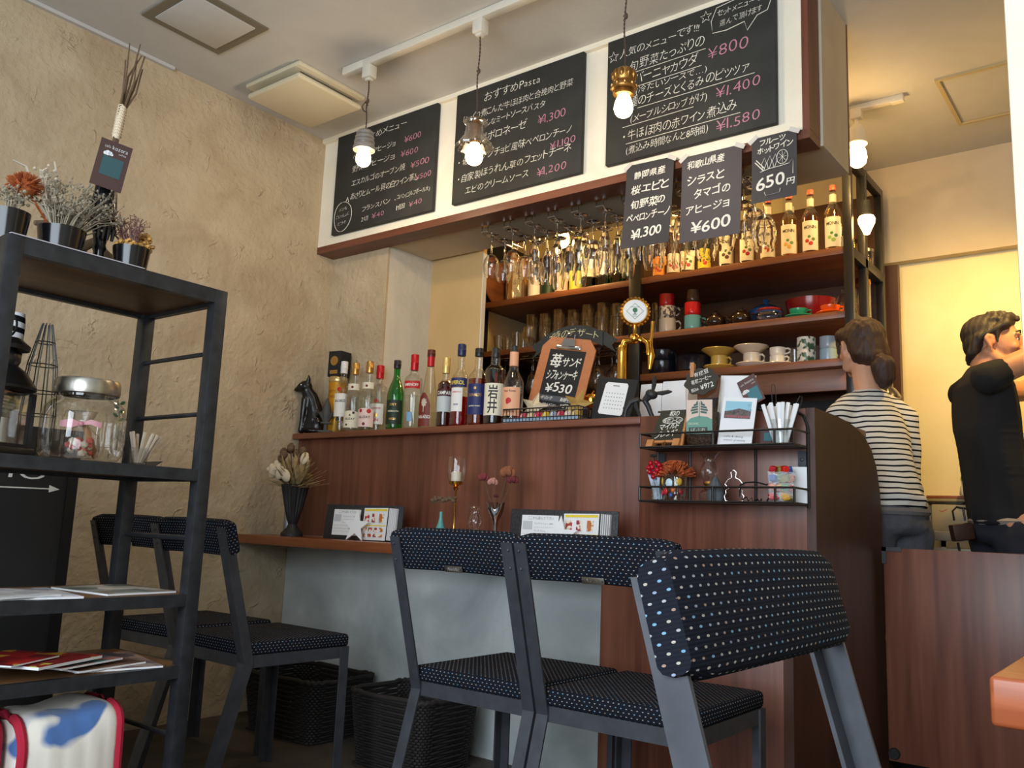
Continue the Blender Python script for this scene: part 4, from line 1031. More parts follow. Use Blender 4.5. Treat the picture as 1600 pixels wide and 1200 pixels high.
for z, w in ((.105, .024), (.113, .027), (.121, .024), (.129, .018), (.136, .010)):
    for s in (-1, 1): mb.prism([(-.004 + s * .004, z), (-.004 + s * w, z - .004), (-.004 + s * w * .95, z + .002), (-.004 + s * .004, z + .006)][::s], -.0352, -.0346)
mb.box(-.005, -.003, -.0352, -.0346, .090, .138); mb.build('tree_emblem', lab((54, 92, 82)), lbl, smooth=False)
write(lbl, l_cream, [('ORGANIC', -.038, .068, .009, .034, 0)], -.0358, 'lettering', jit=0, shear=0)
mb = MB(); mb.box(-.036, .022, -.0356, -.0352, .046, .060); mb.build('name_panel', lab((40, 60, 52)), lbl, smooth=False)
write(lbl, l_cream, [('ぱぷあ', -.030, .048, .012, .045, 0)], -.0360, 'lettering', jit=.3)
t2 = thing('tag_chalkboard', 'cloud-shaped dark tag chalked with a price, clipped on the coffee bag', 'tag', (-1.162, 2.462, ZU + .165), facing(-1.186, 2.486, -14)); t2.rotation_euler = (R(-6), R(-12), facing(-1.186, 2.486, -14))
mb = MB(); pts = []
for i in range(36):
    a = 2 * PI * i / 36; k = 1 + .07 * math.cos(8 * a); pts.append((.052 * k * math.cos(a), .040 + .042 * k * math.sin(a)))
mb.prism(pts, -.002, .002); mb.build('plate', mat('tag_slate', (58, 54, 44), rough=.8), t2, smooth=False)
write(t2, m_chalkw, [('有機豆', -.020, .058, .016, .05, 6), ('有機コーヒー', -.032, .036, .016, .066, 6), ('税込み', -.036, .012, .012, .025, 6), ('¥972', -.006, .012, .022, .042, 6)], -.0026, 'writing', seed=8, bold=.01)
mb = MB(); mb.box(-.006, .006, -.010, -.002, .058, .105, rot=(0, R(12), 0), bev=.001); mb.box(-.006, .006, .004, .012, .058, .105, rot=(0, R(12), 0), bev=.001)
o = mb.build('clothes_peg', m_pine, t2); o.location = (-.020, 0, 0)
# white leaflets and cards
t = thing('leaflet_stack', 'white leaflets standing behind a photo card on the upper wire shelf', 'leaflets', (-1.085, 2.512, ZU), facing(-1.085, 2.5, -22)); t.rotation_euler = (R(-5), R(4), facing(-1.085, 2.5, -22))
mb = MB()
for i in range(6): mb.box(-.063, .050 - i * .001, -.006 + i * .0022, -.005 + i * .0022, .001, .226 - i * .002)
mb.build('sheets', m_paper, t, smooth=False)
t = thing('photo_card', 'white card printed with a landscape photo, leaning before the leaflets', 'card', (-1.062, 2.462, ZU), facing(-1.07, 2.47, -22)); t.rotation_euler = (R(-7), R(5), facing(-1.07, 2.47, -22))
mb = MB(); mb.box(-.054, .052, -.0015, .0015, .001, .150); mb.build('card', m_paper, t, smooth=False)
mb = MB(); mb.box(-.044, .038, -.0022, -.0016, .085, .138); ph = mb.build('photo', mat('pale_sky_print', (150, 200, 220), rough=.4), t, smooth=False)
mb = MB(); mb.prism([(-.044, .085), (.038, .085), (.038, .108), (.022, .112), (.0, .116), (-.02, .110), (-.044, .106)], -.0028, -.0023); mb.build('hills', mat('hill_print', (92, 84, 82), rough=.6, noise=.6, nscale=160), ph, smooth=False)
mb = MB()
for i in range(16): mb.box(-.04 + i * .005, -.037 + i * .005, -.0030, -.0028, .087, .094)
mb.build('flowers', mat('flower_print', (176, 92, 104), rough=.6), ph, smooth=False)
write(t, m_blackm, [('晴', .026, .104, .014, None, 0), ('空', .026, .122, .010, None, 0), ('kozora', -.032, .042, .010, .03, 0), ('cafe & dining', -.036, .027, .008, .06, 0), ('season greeting', -.036, .016, .008, .068, 0)], -.0022, 'lettering', jit=.2)
t = thing('shop_card', 'brown and blue shop card tilted on top of the leaflets', 'card', (-1.022, 2.492, ZU + .170), facing(-1.03, 2.49, -22)); t.rotation_euler = (R(-6), R(-26), facing(-1.03, 2.49, -22))
m_cardb = mat('card_brown', (92, 64, 62), rough=.5); m_cardt = mat('card_teal', (62, 118, 130), rough=.5)
mb = MB(); mb.box(-.030, .030, -.001, .001, -.045, .045); mb.build('card', m_cardb, t, smooth=False)
mb = MB(); mb.box(-.014, .024, -.0016, -.001, -.040, .006); mb.build('window_print', m_cardt, t, smooth=False)
def cloud(mb, cx, cz, s, y):
    for dx, r_ in ((-.9, .55), (-.2, .8), (.55, .65), (1.1, .4)):
        mb.lathe([(0, -.0005), (r_ * s, -.0005), (r_ * s, 0), (0, 0)], 16, (cx + dx * s, y, cz + (.25 * s if abs(dx) < .6 else 0)), axis='Y')
mb = MB(); cloud(mb, -.016, .002, .008, -.0017); mb.build('cloud_print', m_paper, t, smooth=False)
write(t, m_paper, [('café', -.024, .026, .008, .012, 0), ('kozora', -.008, .026, .012, .030, 0), ('coffee', .010, .017, .006, .014, 0)], -.0013, 'lettering', jit=0, shear=0)
t = thing('leaflet', 'small blue card lying behind the straw glass on the upper wire shelf', 'card', (-.975, 2.515, ZU), facing(-.975, 2.5, -20)); t.rotation_euler = (R(-10), 0, facing(-.975, 2.5, -20))
mb = MB(); mb.box(-.03, .03, -.001, .001, .001, .062); mb.build('card', m_cardb, t, smooth=False)
mb = MB(); mb.box(-.018, .018, -.0016, -.001, .02, .045); mb.build('window_print', m_cardt, t, smooth=False)
def tumbler(t, r0, r1, h, m=None, th=.002, name='glass_body', n=24):
    mb = MB(); mb.lathe([(0, .001), (r0, .001), (r1, h), (r1 - th, h), (r0 - th, .006), (0, .006)], n); return mb.build(name, m or m_glass, t)
t = thing('glass_tumbler', 'glass of white paper-wrapped sugar sticks on the upper wire shelf', 'glass', (-.925, 2.475, ZU))
tumbler(t, .026, .030, .075)
for i in range(15):
    a = i * 2.4; r_ = .018 * math.sqrt(i / 15)
    tt = thing('sugar_stick', 'white paper sugar stick standing in the glass on the wire shelf', 'sugar stick', (-.925 + r_ * math.cos(a), 2.475 + r_ * math.sin(a), ZU + .0075), a, 'sugar sticks in the glass')
    tt.rotation_euler = (R(-14 * r_ / .018) * math.sin(a), R(20 * r_ / .018) * math.cos(a), 0)
    mb = MB(); mb.box(-.006, .006, -.003, .003, 0, .118, bev=.0025); mb.build('wrapper', m_paper, tt)
for i, (dx, l_) in enumerate(((-.016, 'taller twisted wire loop sticking out of the sugar-stick glass'), (.012, 'shorter leaning wire loop in the sugar-stick glass'))):
    t = thing('wire_loop', l_, 'wire loop', (-.925 + dx, 2.490, ZU + .01)); t.rotation_euler = (0, R(-4 + 22 * i), 0)
    mb = MB(); h = .175 - .035 * i; mb.tube([(-.006, 0, 0), (-.006, 0, h - .01), (-.003, 0, h), (.003, 0, h), (.006, 0, h - .01), (.006, 0, 0)], .0012, 5); mb.build('wire', m_dark, t)
# lower tier
t = thing('glass_tumbler', 'glass of blue-and-white paper strips at the left of the lower wire shelf', 'glass', (-1.322, 2.478, ZD))
tumbler(t, .023, .027, .060)
for i in range(8):
    a = i * 2.4
    tt = thing('paper_strip', 'folded white paper strip in the left glass of the lower wire shelf', 'paper strip', (-1.322 + .010 * math.cos(a), 2.478 + .010 * math.sin(a), ZD + .007), a, 'paper strips in the lower left glass')
    tt.rotation_euler = (0, R(-12 - 3 * (i % 4)), R(20 * i))
    mb = MB(); mb.box(-.005, .005, -.002, .002, 0, .095); mb.build('strip', mat('pale_blue_paper', (206, 218, 232), rough=.6), tt, smooth=False)
t = thing('decorated_glass', 'painted glass pot of orange dried flowers on the lower wire shelf', 'flower pot', (-1.262, 2.470, ZD))
tumbler(t, .032, .040, .082)
for i, (aa, zz, rr_, cc) in enumerate(((-60, .062, .012, (220, 180, 40)), (0, .055, .012, (200, 220, 232)), (50, .060, .010, (210, 170, 60)), (-20, .03, .009, (200, 40, 46)), (20, .035, .007, (216, 110, 50)), (60, .03, .008, (150, 40, 46)), (10, .018, .006, (60, 80, 150)), (-50, .025, .008, (190, 40, 60)))):
    mb = MB(); a = -PI / 2 + R(aa); mb.ball((.0365 * math.cos(a), .0365 * math.sin(a), zz), (.004, .004, rr_) if abs(aa) > 70 else (rr_, .004, rr_ * 1.2), 2, rot=(0, 0, R(aa))); mb.build('painted_spot', mat('enamel_spot', cc, rough=.3), t)
rnd = random.Random(4)
mb = MB()
for i in range(170):
    a = rnd.uniform(0, 2 * PI); el = rnd.uniform(.05, 1.45); d = Vector((math.cos(a) * math.cos(el) * .066, math.sin(a) * math.cos(el) * .05, math.sin(el) * .052))
    p0 = Vector((0, 0, .075)) + d * .45; p1 = Vector((0, 0, .075)) + d
    mb.tube([p0, p0.lerp(p1, .6) + Vector((rnd.uniform(-.004, .004), rnd.uniform(-.004, .004), 0)), p1], [.001, .0022, .0009], 4)
    mb.ball(p1, (.0035, .0035, .003), 1)
mb.build('dried_flowers', mat('rust_orange_flowers', (186, 92, 44), rough=.9, noise=.5, nscale=80), t)
t = thing('berry_sprig', 'sprig of glossy red berries beside the orange dried flowers', 'berries', (-1.318, 2.440, ZD + .095))
m_berry = mat('red_berry', (176, 16, 36), rough=.25)
for i, (x, z, y) in enumerate(((-.012, .022, 0), (.006, .024, .004), (.018, .016, 0), (-.020, .008, .003), (-.002, .008, -.008), (.014, .0, -.004), (-.014, -.006, -.002), (.002, -.008, 0), (.016, -.014, .004), (-.004, -.02, .004), (.022, .004, .006))):
    mb = MB(); mb.ball((x, y, z), .0085, 2); mb.build('berry', m_berry, t)
mb = MB(); mb.tube([(.03, .02, -.03), (.01, .01, 0), (0, .004, .025), (-.006, .01, .045)], .0015, 5); mb.ball((-.008, .010, .046), (.012, .006, .005), 2); mb.build('stem', m_blackm, t)
def oil_lamp(label, x, y, z, s):
    t = thing('oil_lamp', label, 'oil lamp', (x, y, z)); t.scale = (s, s, s)
    mb = MB(); mb.lathe([(0, .001), (.028, .001), (.036, .012), (.036, .028), (.026, .042), (.014, .046)], 24); mb.build('glass_font', m_glass, t)
    mb = MB(); mb.lathe([(0, .044), (.016, .044), (.018, .05), (.014, .056), (.018, .062), (.022, .066), (.020, .074), (0, .074)], 24); mb.tube([(.018, 0, .058), (.034, 0, .058)], .002, 6); mb.lathe([(0, -.002), (.006, -.002), (.006, .002), (0, .002)], 12, (.035, 0, .058), axis='X'); mb.build('burner', m_agold, t)
    mb = MB(); mb.lathe([(.019, .072), (.024, .085), (.031, .10), (.033, .112), (.029, .128), (.022, .142), (.020, .155), (.026, .170), (.036, .178)], 28)
    for v in mb.bm.verts:
        if v.co.z > .168: v.co.z += .004 * math.sin(6 * math.atan2(v.co.y, v.co.x))
    mb.build('chimney', m_glassw, t); return t
oil_lamp('miniature glass oil lamp with fluted chimney on the lower wire shelf', -1.150, 2.478, ZD, .84)
t = thing('carved_leaf', 'dark grey carved leaf ornament beside the oil lamp', 'ornament', (-1.118, 2.452, ZD), R(20))
mb = MB(); mb.loft([[(w * math.cos(a), d * math.sin(a), z) for a in [2 * PI * j / 12 for j in range(12)]] for z, w, d in ((0, .020, .008), (.018, .026, .010), (.04, .022, .009), (.06, .014, .007), (.075, .005, .004))])
mb.tube([(0, -.010, .004), (0, -.012, .03), (0, -.008, .068)], .002, 5); mb.build('leaf', mat('grey_stone', (72, 78, 82), rough=.6, bump=.4, bscale=50), t)
t = thing('cookie_cutter', 'bottle-shaped outline cookie cutter on the lower wire shelf', 'cookie cutter', (-1.066, 2.466, ZD), R(15))
half = [(.006, .001), (.026, .004), (.030, .018), (.024, .026), (.026, .034), (.016, .04), (.020, .046), (.028, .052), (.018, .066), (.006, .072), (.008, .088), (.002, .094)]
mb = MB(); out_ = half + [(-x * .9, z) for x, z in half[::-1]]
for (x0, z0), (x1, z1) in zip(out_, out_[1:] + out_[:1]):
    mb.loft([[(x0, -.008, z0), (x0, .008, z0), (x0 + .001, .008, z0 + .001), (x0 + .001, -.008, z0 + .001)], [(x1, -.008, z1), (x1, .008, z1), (x1 + .001, .008, z1 + .001), (x1 + .001, -.008, z1 + .001)]])
mb.build('steel_band', m_steel, t, smooth=False)
t = thing('wire_twist', 'twisted black wire puzzle on the lower wire shelf', 'ornament', (-.995, 2.46, ZD), R(10))
mb = MB(); mb.tube([(-.045, 0, .05), (-.046, 0, .02), (-.040, 0, .008), (-.028, .004, .016), (-.022, -.004, .004), (-.012, 0, .014), (-.010, .003, .002), (.004, 0, .010), (.012, 0, .002), (.016, 0, .012)], .0026, 6)
mb.tube([(-.045, 0, .05), (-.03, 0, .058), (.0, .004, .060), (.03, 0, .052), (.05, 0, .060)], .0026, 6); mb.tube([(.03, 0, .0), (.036, 0, .014), (.03, .004, .006)], .0022, 6); mb.build('wire', m_black, t)
t = thing('white_card', 'white card standing behind the candy glass on the lower wire shelf', 'card', (-.918, 2.526, ZD), R(8))
mb = MB(); mb.box(-.048, .048, -.001, .001, .001, .108); mb.build('card', m_paper, t, smooth=False)
t = thing('glass_tumbler', 'square glass of wrapped sweets at the right of the lower wire shelf', 'glass', (-.922, 2.468, ZD), R(18))
mb = MB(); secs = [[(s_ * x, s_ * y, z) for x, y in ((-1, -1), (1, -1), (1, 1), (-1, 1))] for s_, z in ((.033, .001), (.037, .088), (.035, .088), (.031, .006))]
mb.loft(secs); mb.build('glass_body', thin('candy_glass', (.97, .97, .97), refl=.3), t, smooth=False)
cols = [((214, 36, 30), 'red'), ((230, 176, 40), 'yellow'), ((60, 90, 170), 'blue'), ((150, 140, 70), 'olive'), ((236, 236, 236), 'white'), ((220, 110, 40), 'orange'), ((110, 150, 110), 'green'), ((186, 28, 40), 'dark red')]
rnd = random.Random(12)
for i in range(20):
    cc, nm = cols[i % 8]; lay = i // 5; k = i % 5
    x = (-.018, .018, -.018, .018, 0)[k]; y = (-.018, -.018, .018, .018, 0)[k]
    tt = thing('wrapped_candy', nm + ' wrapped sweet in the square glass on the lower wire shelf', 'candy', (-.922 + x * .95, 2.468 + y * .95, ZD + .018 + lay * .026), rnd.uniform(0, 3), 'wrapped sweets in the square glass')
    tt.rotation_euler = (rnd.uniform(-.5, .5), rnd.uniform(-.8, .8), rnd.uniform(0, 3))
    mb = MB(); mb.box(-.011, .011, -.009, .009, -.009, .009, bev=.003)
    for s in (-1, 1): mb.loft([[(s * .010, .002 * math.cos(a), .002 * math.sin(a)) for a in [2 * PI * j / 6 for j in range(6)]], [(s * .016, .008 * math.cos(a), .004 * math.sin(a)) for a in [2 * PI * j / 6 for j in range(6)]]])
    mb.build('wrapper', mat('foil_' + nm.replace(' ', '_'), cc, rough=.3), tt, smooth=False)

# ------------------------------------------------------------------ on the narrow table top
ZT = .741
t = thing('flower_urn', 'black fluted urn of dried seed heads at the left end of the table', 'vase', (-2.985, 2.385, ZT), R(20))
mb = MB(); secs = []
for z, r_ in ((0, .046), (.012, .046), (.022, .036), (.036, .024), (.05, .018), (.06, .022), (.07, .026), (.10, .034), (.15, .046), (.20, .056), (.215, .060)):
    fl = .10 if .07 < z < .205 else .0
    secs.append([(r_ * (1 - fl * (j % 2)) * math.cos(2 * PI * j / 40), r_ * (1 - fl * (j % 2)) * math.sin(2 * PI * j / 40), z) for j in range(40)])
mb.loft(secs); mb.build('urn', mat('black_urn', (34, 34, 36), rough=.55), t, ang=25)
rnd = random.Random(9)
m_straw = mat('dry_leaf', (170, 148, 104), rough=.9, noise=.3, nscale=40); m_palebud = mat('pale_pod', (220, 206, 180), rough=.8); m_brownbud = mat('brown_pod', (110, 86, 66), rough=.9, noise=.3, nscale=60); m_twig = mat('twig', (104, 82, 62), rough=.9)
mb = MB()
for i in range(95):
    a = rnd.uniform(0, 2 * PI); el = rnd.uniform(.0, 1.35); L_ = rnd.uniform(.09, .165)
    d = Vector((math.cos(a) * math.cos(el), math.sin(a) * math.cos(el) * .7, math.sin(el)))
    s = d.cross(Vector((0, 0, 1))).normalized() * rnd.uniform(.005, .013); p = Vector((rnd.uniform(-.02, .02), rnd.uniform(-.02, .02), .20))
    mb.loft([[p - s * .4, p + s * .4, p + s * .4 + Vector((0, 0, .001)), p - s * .4 + Vector((0, 0, .001))], [p + d * L_ * .6 - s, p + d * L_ * .6 + s, p + d * L_ * .6 + s + Vector((0, 0, .001)), p + d * L_ * .6 - s + Vector((0, 0, .001))], [p + d * L_ - s * .2, p + d * L_ + s * .2, p + d * L_ + s * .2 + Vector((0, 0, .001)), p + d * L_ - s * .2 + Vector((0, 0, .001))]])
mb.build('dry_leaves', m_straw, t, smooth=False)
mb = MB(); mb2 = MB(); mb3 = MB()
for i, (x, y, z, k) in enumerate(((-.07, 0, .35, 1), (-.085, .01, .325, 1), (-.05, .02, .365, 1), (-.03, -.01, .37, 1), (-.055, -.02, .34, 1), (.01, .02, .36, 1), (-.02, .02, .345, 1), (-.10, 0, .30, 0), (-.115, -.01, .285, 0), (-.10, -.02, .265, 2), (.045, -.02, .325, 2), (-.05, -.045, .26, 2), (-.02, -.05, .25, 2), (-.07, -.03, .285, 0), (.03, .01, .30, 2))):
    mb3.tube([(x * .25, y * .25, .20), (x * .7, y * .7, (.2 + z) / 2), (x, y, z)], .0018, 5)
    if k == 1: mb.ball((x, y, z), (.017, .017, .019), 2); mb.tube([(x, y, z + .012), (x, y, z + .02)], [.005, .008], 8)
    elif k == 2: mb2.ball((x, y, z), (.021, .013, .030), 2, rot=(rnd.uniform(-.5, .5), rnd.uniform(-.6, .6), 0))
    else: mb2.ball((x, y, z), (.014, .011, .018), 2); mb2.ball((x - .014, y, z - .008), .011, 1); mb2.ball((x + .008, y - .008, z - .012), .010, 1)
mb.build('seed_heads', m_brownbud, t); mb2.build('pale_pods', m_palebud, t); mb3.build('stems', m_twig, t)
t = thing('spray_can', 'slim grey metal can standing half behind the black urn', 'can', (-3.085, 2.44, ZT))
mb = MB(); mb.lathe([(0, 0), (.018, 0), (.019, .004), (.019, .15), (.016, .158), (.012, .16), (0, .16)], 24); mb.build('can', mat('grey_metal', (150, 156, 160), rough=.35, metal=.6), t)
m_menupage = page('menu_print', [(240, 240, 242), (236, 214, 90), (240, 240, 240), (200, 80, 70), (232, 226, 222), (214, 190, 120)], 34)
def menu_stand(x, label):
    t = thing('menu_stand', label, 'menu', (x, 2.405, ZT), R(4))
    t.rotation_euler = (R(-5), 0, R(4))
    mb = MB(); mb.box(-.205, .205, .0, .006, 0, .138, bev=.002)
    mb.build('black_cover', mat('menu_cover', (44, 44, 48), rough=.5, bump=.4, bscale=120), t)
    mb = MB(); mb.box(-.155, -.012, -.004, -.0005, .016, .118); p1 = mb.build('page', m_paper, t, smooth=False)
    write(p1, m_blackm, [('ここから選んで下さい', -.13, .104, .012, .10, 0)] + [('ーーーーーーーーー' if i % 2 else 'ランチメニュー ABC', -.105 if i < 3 else -.148, .088 - i * .012, .007, .075 if i < 3 else .10, 0) for i in range(6)], -.0045, 'lettering', jit=0, shear=0)
    mb = MB(); mb.box(-.150, -.112, -.0045, -.004, .07, .098); mb.build('print', mat('page_grey', (196, 198, 204), rough=.6), p1, smooth=False)
    mb = MB()
    secs = [[(.008 + u * .142, -.004 - .022 * u, z) for z in (.006, .124)] for u in (0, .25, .5, .75, 1)]
    mb.loft([[(s[0][0], s[0][1], .002), (s[0][0], s[0][1], .126), (s[0][0], s[0][1] + .002, .126), (s[0][0], s[0][1] + .002, .002)] for s in secs])
    p2 = mb.build('page', m_paper, t, smooth=False)
    mb = MB()
    for (x0, x1, z0, z1) in ((.014, .146, .114, .122), (.014, .146, .056, .060)):
        mb.loft([[(x_, -.0047 - .022 * (x_ - .008) / .142, z0), (x_, -.0047 - .022 * (x_ - .008) / .142, z1), (x_, -.0043 - .022 * (x_ - .008) / .142, z1), (x_, -.0043 - .022 * (x_ - .008) / .142, z0)] for x_ in (x0, x1)])
    mb.build('yellow_rule', l_yellow, p2, smooth=False)
    for j, (xc, zc, w, h, mm) in enumerate([(.032, .087, .012, .017, l_brick), (.075, .087, .012, .017, l_red), (.118, .087, .012, .017, l_orange)] + [(.026 + k * .032, .042, .010, .008, (l_orange, l_red, l_brick, l_yellow)[k % 4]) for k in range(4)] + [(.026 + k * .032, .020, .010, .006, (l_cream, l_orange, l_pink, l_brick)[k % 4]) for k in range(4)]):
        mb = MB(); y_ = -.0049 - .022 * (xc - .008) / .142; cc_ = ((176, 60, 44), (150, 40, 50), (190, 110, 50), (150, 90, 60))[j % 4]
        mb.box(xc - w, xc + w, y_ - .0015, y_, zc - h, zc + h); mb.build('dish_photo', spots('dish_print', (236, 224, 206), cc_, scale=75, lo=.44, hi=.52, rough=.5), p2, smooth=False)
    mb = MB()
    for k in range(5): mb.box(.155 + k * .006, .157 + k * .006, -.024 + k * .003, .0, .004, .126)
    mb.build('page_edges', m_paper, t, smooth=False)
    return t
menu_stand(-2.590, 'black menu folder with a white star, standing at the left of the table')
menu_stand(-1.640, 'black menu folder standing behind the middle chair backs')
for x, l_ in ((-2.575, 'white flat star propped against the left menu folder'), (-1.615, 'white flat star before the right menu folder, mostly behind a chair back')):
    t = thing('star_plaque', l_, 'ornament', (x, 2.358, ZT + .0), R(8)); t.rotation_euler = (R(-8), 0, R(8))
    mb = MB(); pts = [((.066 if i % 2 == 0 else .027) * math.sin(PI * i / 5 + (0 if 1 else 0)), .0535 + (.066 if i % 2 == 0 else .027) * math.cos(PI * i / 5)) for i in range(10)][::-1]
    mb.prism(pts, -.002, .003); mb.build('star', m_paper, t, smooth=False)
t = thing('bud_vase', 'small turquoise teardrop bud vase with a dry twig', 'vase', (-2.165, 2.40, ZT))
mb = MB(); mb.lathe([(0, .001), (.018, .001), (.024, .012), (.024, .032), (.019, .055), (.010, .080), (.0065, .10), (.0065, .120), (.0045, .120), (0, .05)], 24); mb.build('vase', mat('turquoise_glaze', (86, 156, 150), rough=.35), t)
mb = MB(); mb.tube([(0, 0, .06), (.0, 0, .14), (-.008, 0, .158)], .0015, 5); mb.tube([(-.05, 0, .150), (-.01, 0, .158), (.03, 0, .172), (.06, .01, .168)], .002, 5)
for i, x in enumerate((-.045, -.03, -.012, .006, .022, .04, .055)): mb.ball((x, 0, .160 + .004 * (i % 3)), (.011, .008, .008), 2); mb.ball((x + .006, .004, .172 - .004 * (i % 2)), (.008, .006, .006), 1)
mb.build('twig', m_twig, t)
t = thing('candle_holder', 'slim brass candle stand with glass shade on the table', 'candle holder', (-2.105, 2.405, ZT))
mb = MB(); mb.lathe([(0, 0), (.032, 0), (.030, .005), (.006, .010), (.0035, .02), (.0035, .195), (.007, .20), (.010, .207), (.005, .213), (.024, .220), (.026, .230), (0, .230)], 24); mb.build('stand', m_gold, t)
mb = MB(); mb.lathe([(.026, .228), (.031, .240), (.034, .265), (.033, .295), (.030, .318)], 28); mb.build('glass_shade', m_glassw, t)
mb = MB(); mb.lathe([(0, .231), (.019, .231), (.019, .262), (.012, .266), (0, .263)], 20); mb.build('candle', mat('wax', (236, 224, 204), rough=.5), t)
oil_lamp('tiny clear glass oil lamp between the candle stand and the silver vase', -2.000, 2.395, ZT, .80)
t = thing('bud_vase', 'silver tulip-shaped bud vase of dried roses on the table', 'vase', (-1.915, 2.405, ZT))
mb = MB(); secs = []
for z, r_ in ((0, .026), (.006, .022), (.012, .008), (.05, .006), (.09, .010), (.11, .020), (.13, .028), (.145, .030)):
    k = max(0, (z - .09) / .055)
    secs.append([(r_ * (1 + .25 * k * math.cos(3 * 2 * PI * j / 24)) * math.cos(2 * PI * j / 24), r_ * (1 + .25 * k * math.cos(3 * 2 * PI * j / 24)) * math.sin(2 * PI * j / 24), z + .014 * k * math.cos(3 * 2 * PI * j / 24)) for j in range(24)])
mb.loft(secs); mb.build('vase', m_chrome, t)
for (x, y, z, cc, s) in ((-.062, .0, .245, (126, 52, 56), .024), (-.010, -.012, .228, (186, 132, 118), .023), (.045, .0, .262, (146, 88, 58), .034), (.060, .01, .238, (112, 46, 50), .026), (.006, -.012, .180, (92, 40, 44), .011)):
    mb = MB(); mb.tube([(0, 0, .12), (x * .5, y * .6, (.12 + z) / 2 - .01), (x, y, z)], .0014, 5); st = mb.build('stem', m_twig, t)
    mb = MB()
    for k in range(9):
        a = k * 2.4; q = s * (.25 + .6 * k / 9)
        mb.ball((x + q * math.cos(a) * .6, y + q * math.sin(a) * .6, z - s * .3 * k / 9 + s * .2), (s * .45, s * .30, s * .5), 2, rot=(rnd.uniform(-.4, .4), rnd.uniform(-.4, .4), a))
    mb.build('dried_rose', mat('dried_petals', cc, rough=.9), t)
# ------------------------------------------------------------------ back shelving
YC = 3.70
t = thing('shelving_unit', 'tall open wooden shelving with black steel posts behind the bar', 'shelving', (-2.1, 3.95, 0))
def cp(name, m, *bx, bev=.0015, label=None):
    mb = MB(); mb.T = Matrix.Translation((2.1, -3.95, 0)); mb.box(*bx, bev=bev); o = mb.build(name, m, t)
    if label: tag(o, label)
    return o
ZS1, ZS2, ZS3 = 2.062, 1.778, 1.575
xl, xm0, xm1, xr = -3.11, -2.146, -2.082, -1.062
cp('shelf', m_shelf, xl, xr - .03, YC, 4.20, ZS1 - .032, ZS1)
cp('shelf', m_shelf, xl, xr - .03, YC, 4.20, ZS2 - .030, ZS2)
cp('shelf', m_shelf, xm1, xr - .03, YC, 4.20, ZS3 - .034, ZS3)
cp('apron', m_shelf, xm1, xr - .03, YC + .05, YC + .07, ZS3 - .13, ZS3 - .036)
cp('back_panel', m_back, xl, xr - .02, 4.20, 4.215, .9, 2.46)
cp('gap_shade_sheet', m_blackm, xl, xr - .02, 3.95, 3.96, .9, ZS3 - .14)  # black sheet added for the dark gap under the shelf; its shade is colour
cp('side_panel', m_black, xl - .02, xl, YC, 4.21, .9, 2.46)
cp('inner_panel', mat('pale_inner', (214, 196, 156), rough=.6), xl + .001, xl + .006, YC + .06, 4.19, ZS2 + .001, ZS1 - .033)
for x0, x1 in ((xl - .018, xl + .012), (xm0, xm1), (xr - .036, xr)):
    cp('post', m_black, x0, x1, YC - .012, YC + .020, .9, 2.44)
for y in (3.89, 4.17): cp('post', m_black, xr - .034, xr, y, y + .036, .9, 2.44)
cp('rail', m_black, xr - .034, xr, YC - .012, 4.206, 2.44, 2.475)
for zz in (ZS1 - .04, ): cp('rail', m_black, xr - .034, xr, YC + .02, 4.17, zz - .01, zz + .035)
cp('rail', m_black, xr - .034, xr, YC + .02, 4.17, ZS2 - .04, ZS2 - .01)
cp('rail', m_black, xm0, xm1, YC, YC + .018, 2.43, 2.46)
# syrup bottles on the top shelf
GR = None
def fruitart(c1, c2):
    m1 = lab(c1); m2 = lab(c2)
    return blobs([(-18, .20, .009, m1), (6, .16, .010, m1), (22, .22, .008, m2), (-4, .26, .007, m2)])
syr = [(-1.665, q_brownsy, 'syrup bottle half hidden below the middle hanging poster', (90, 60, 40), (60, 90, 50)),
       (-1.562, q_brownsy, 'syrup bottle directly left of the small fruit poster', (170, 40, 50), (90, 120, 60)),
       (-1.462, q_gold, 'golden syrup bottle under the left corner of the fruit poster', (190, 70, 40), (110, 120, 60)),
       (-1.363, q_gold, 'pale yellow citrus syrup bottle under the right corner of the fruit poster', (230, 180, 60), (110, 150, 70)),
       (-1.265, q_pinksy, 'red syrup bottle, second from the right post of the top shelf', (190, 50, 40), (100, 130, 60)),
       (-1.165, q_gold, 'clear green-labelled syrup bottle next to the right post of the top shelf', (150, 190, 80), (70, 130, 60))]
for i, (x, q, l_, c1, c2) in enumerate(syr):
    bottle(l_, (x, 3.775, ZS1 + .0005), .312, .076, shoulder=.56, neck=.78, rn=.014, liquid=q, level=.62, cap=mat('pink_cap', (222, 120, 96), rough=.4), caph=.024, capr=.015, neckband=(.74, .86, l_cream),
      labels=[(.06, .50, 58, l_cream, [('MONIN', .38, .021, .055, l_black)], {'art': [fruitart(c1, c2)]})], rot=-6, name='syrup_bottle', group='syrup bottles on the top shelf')
for i, (x, y, q, l_) in enumerate(((-1.40, 3.90, q_gold, 'rear syrup bottle glimpsed between the golden ones'), (-1.79, 3.80, q_green, 'yellow-labelled bottle below the gap between the posters'), (-1.872, 3.79, q_brownsy, 'dark bottle with cream label just below the middle poster'), (-1.952, 3.79, q_gold, 'white-labelled bottle right of the shelf post'), (-2.036, 3.80, q_amber, 'orange-labelled bottle touching the middle post'))):
    bottle(l_, (x, y, ZS1 + .0005), .30, .072, shoulder=.56, neck=.76, rn=.014, liquid=q, level=.6, cap=c_white, caph=.03,
      labels=[(.08, .40, 58, (l_yellow, l_yellow, l_cream, l_cream, l_orange)[i], (), {'art': [fruitart((190, 60, 60), (90, 110, 60))]})], rot=-6, name='syrup_bottle')
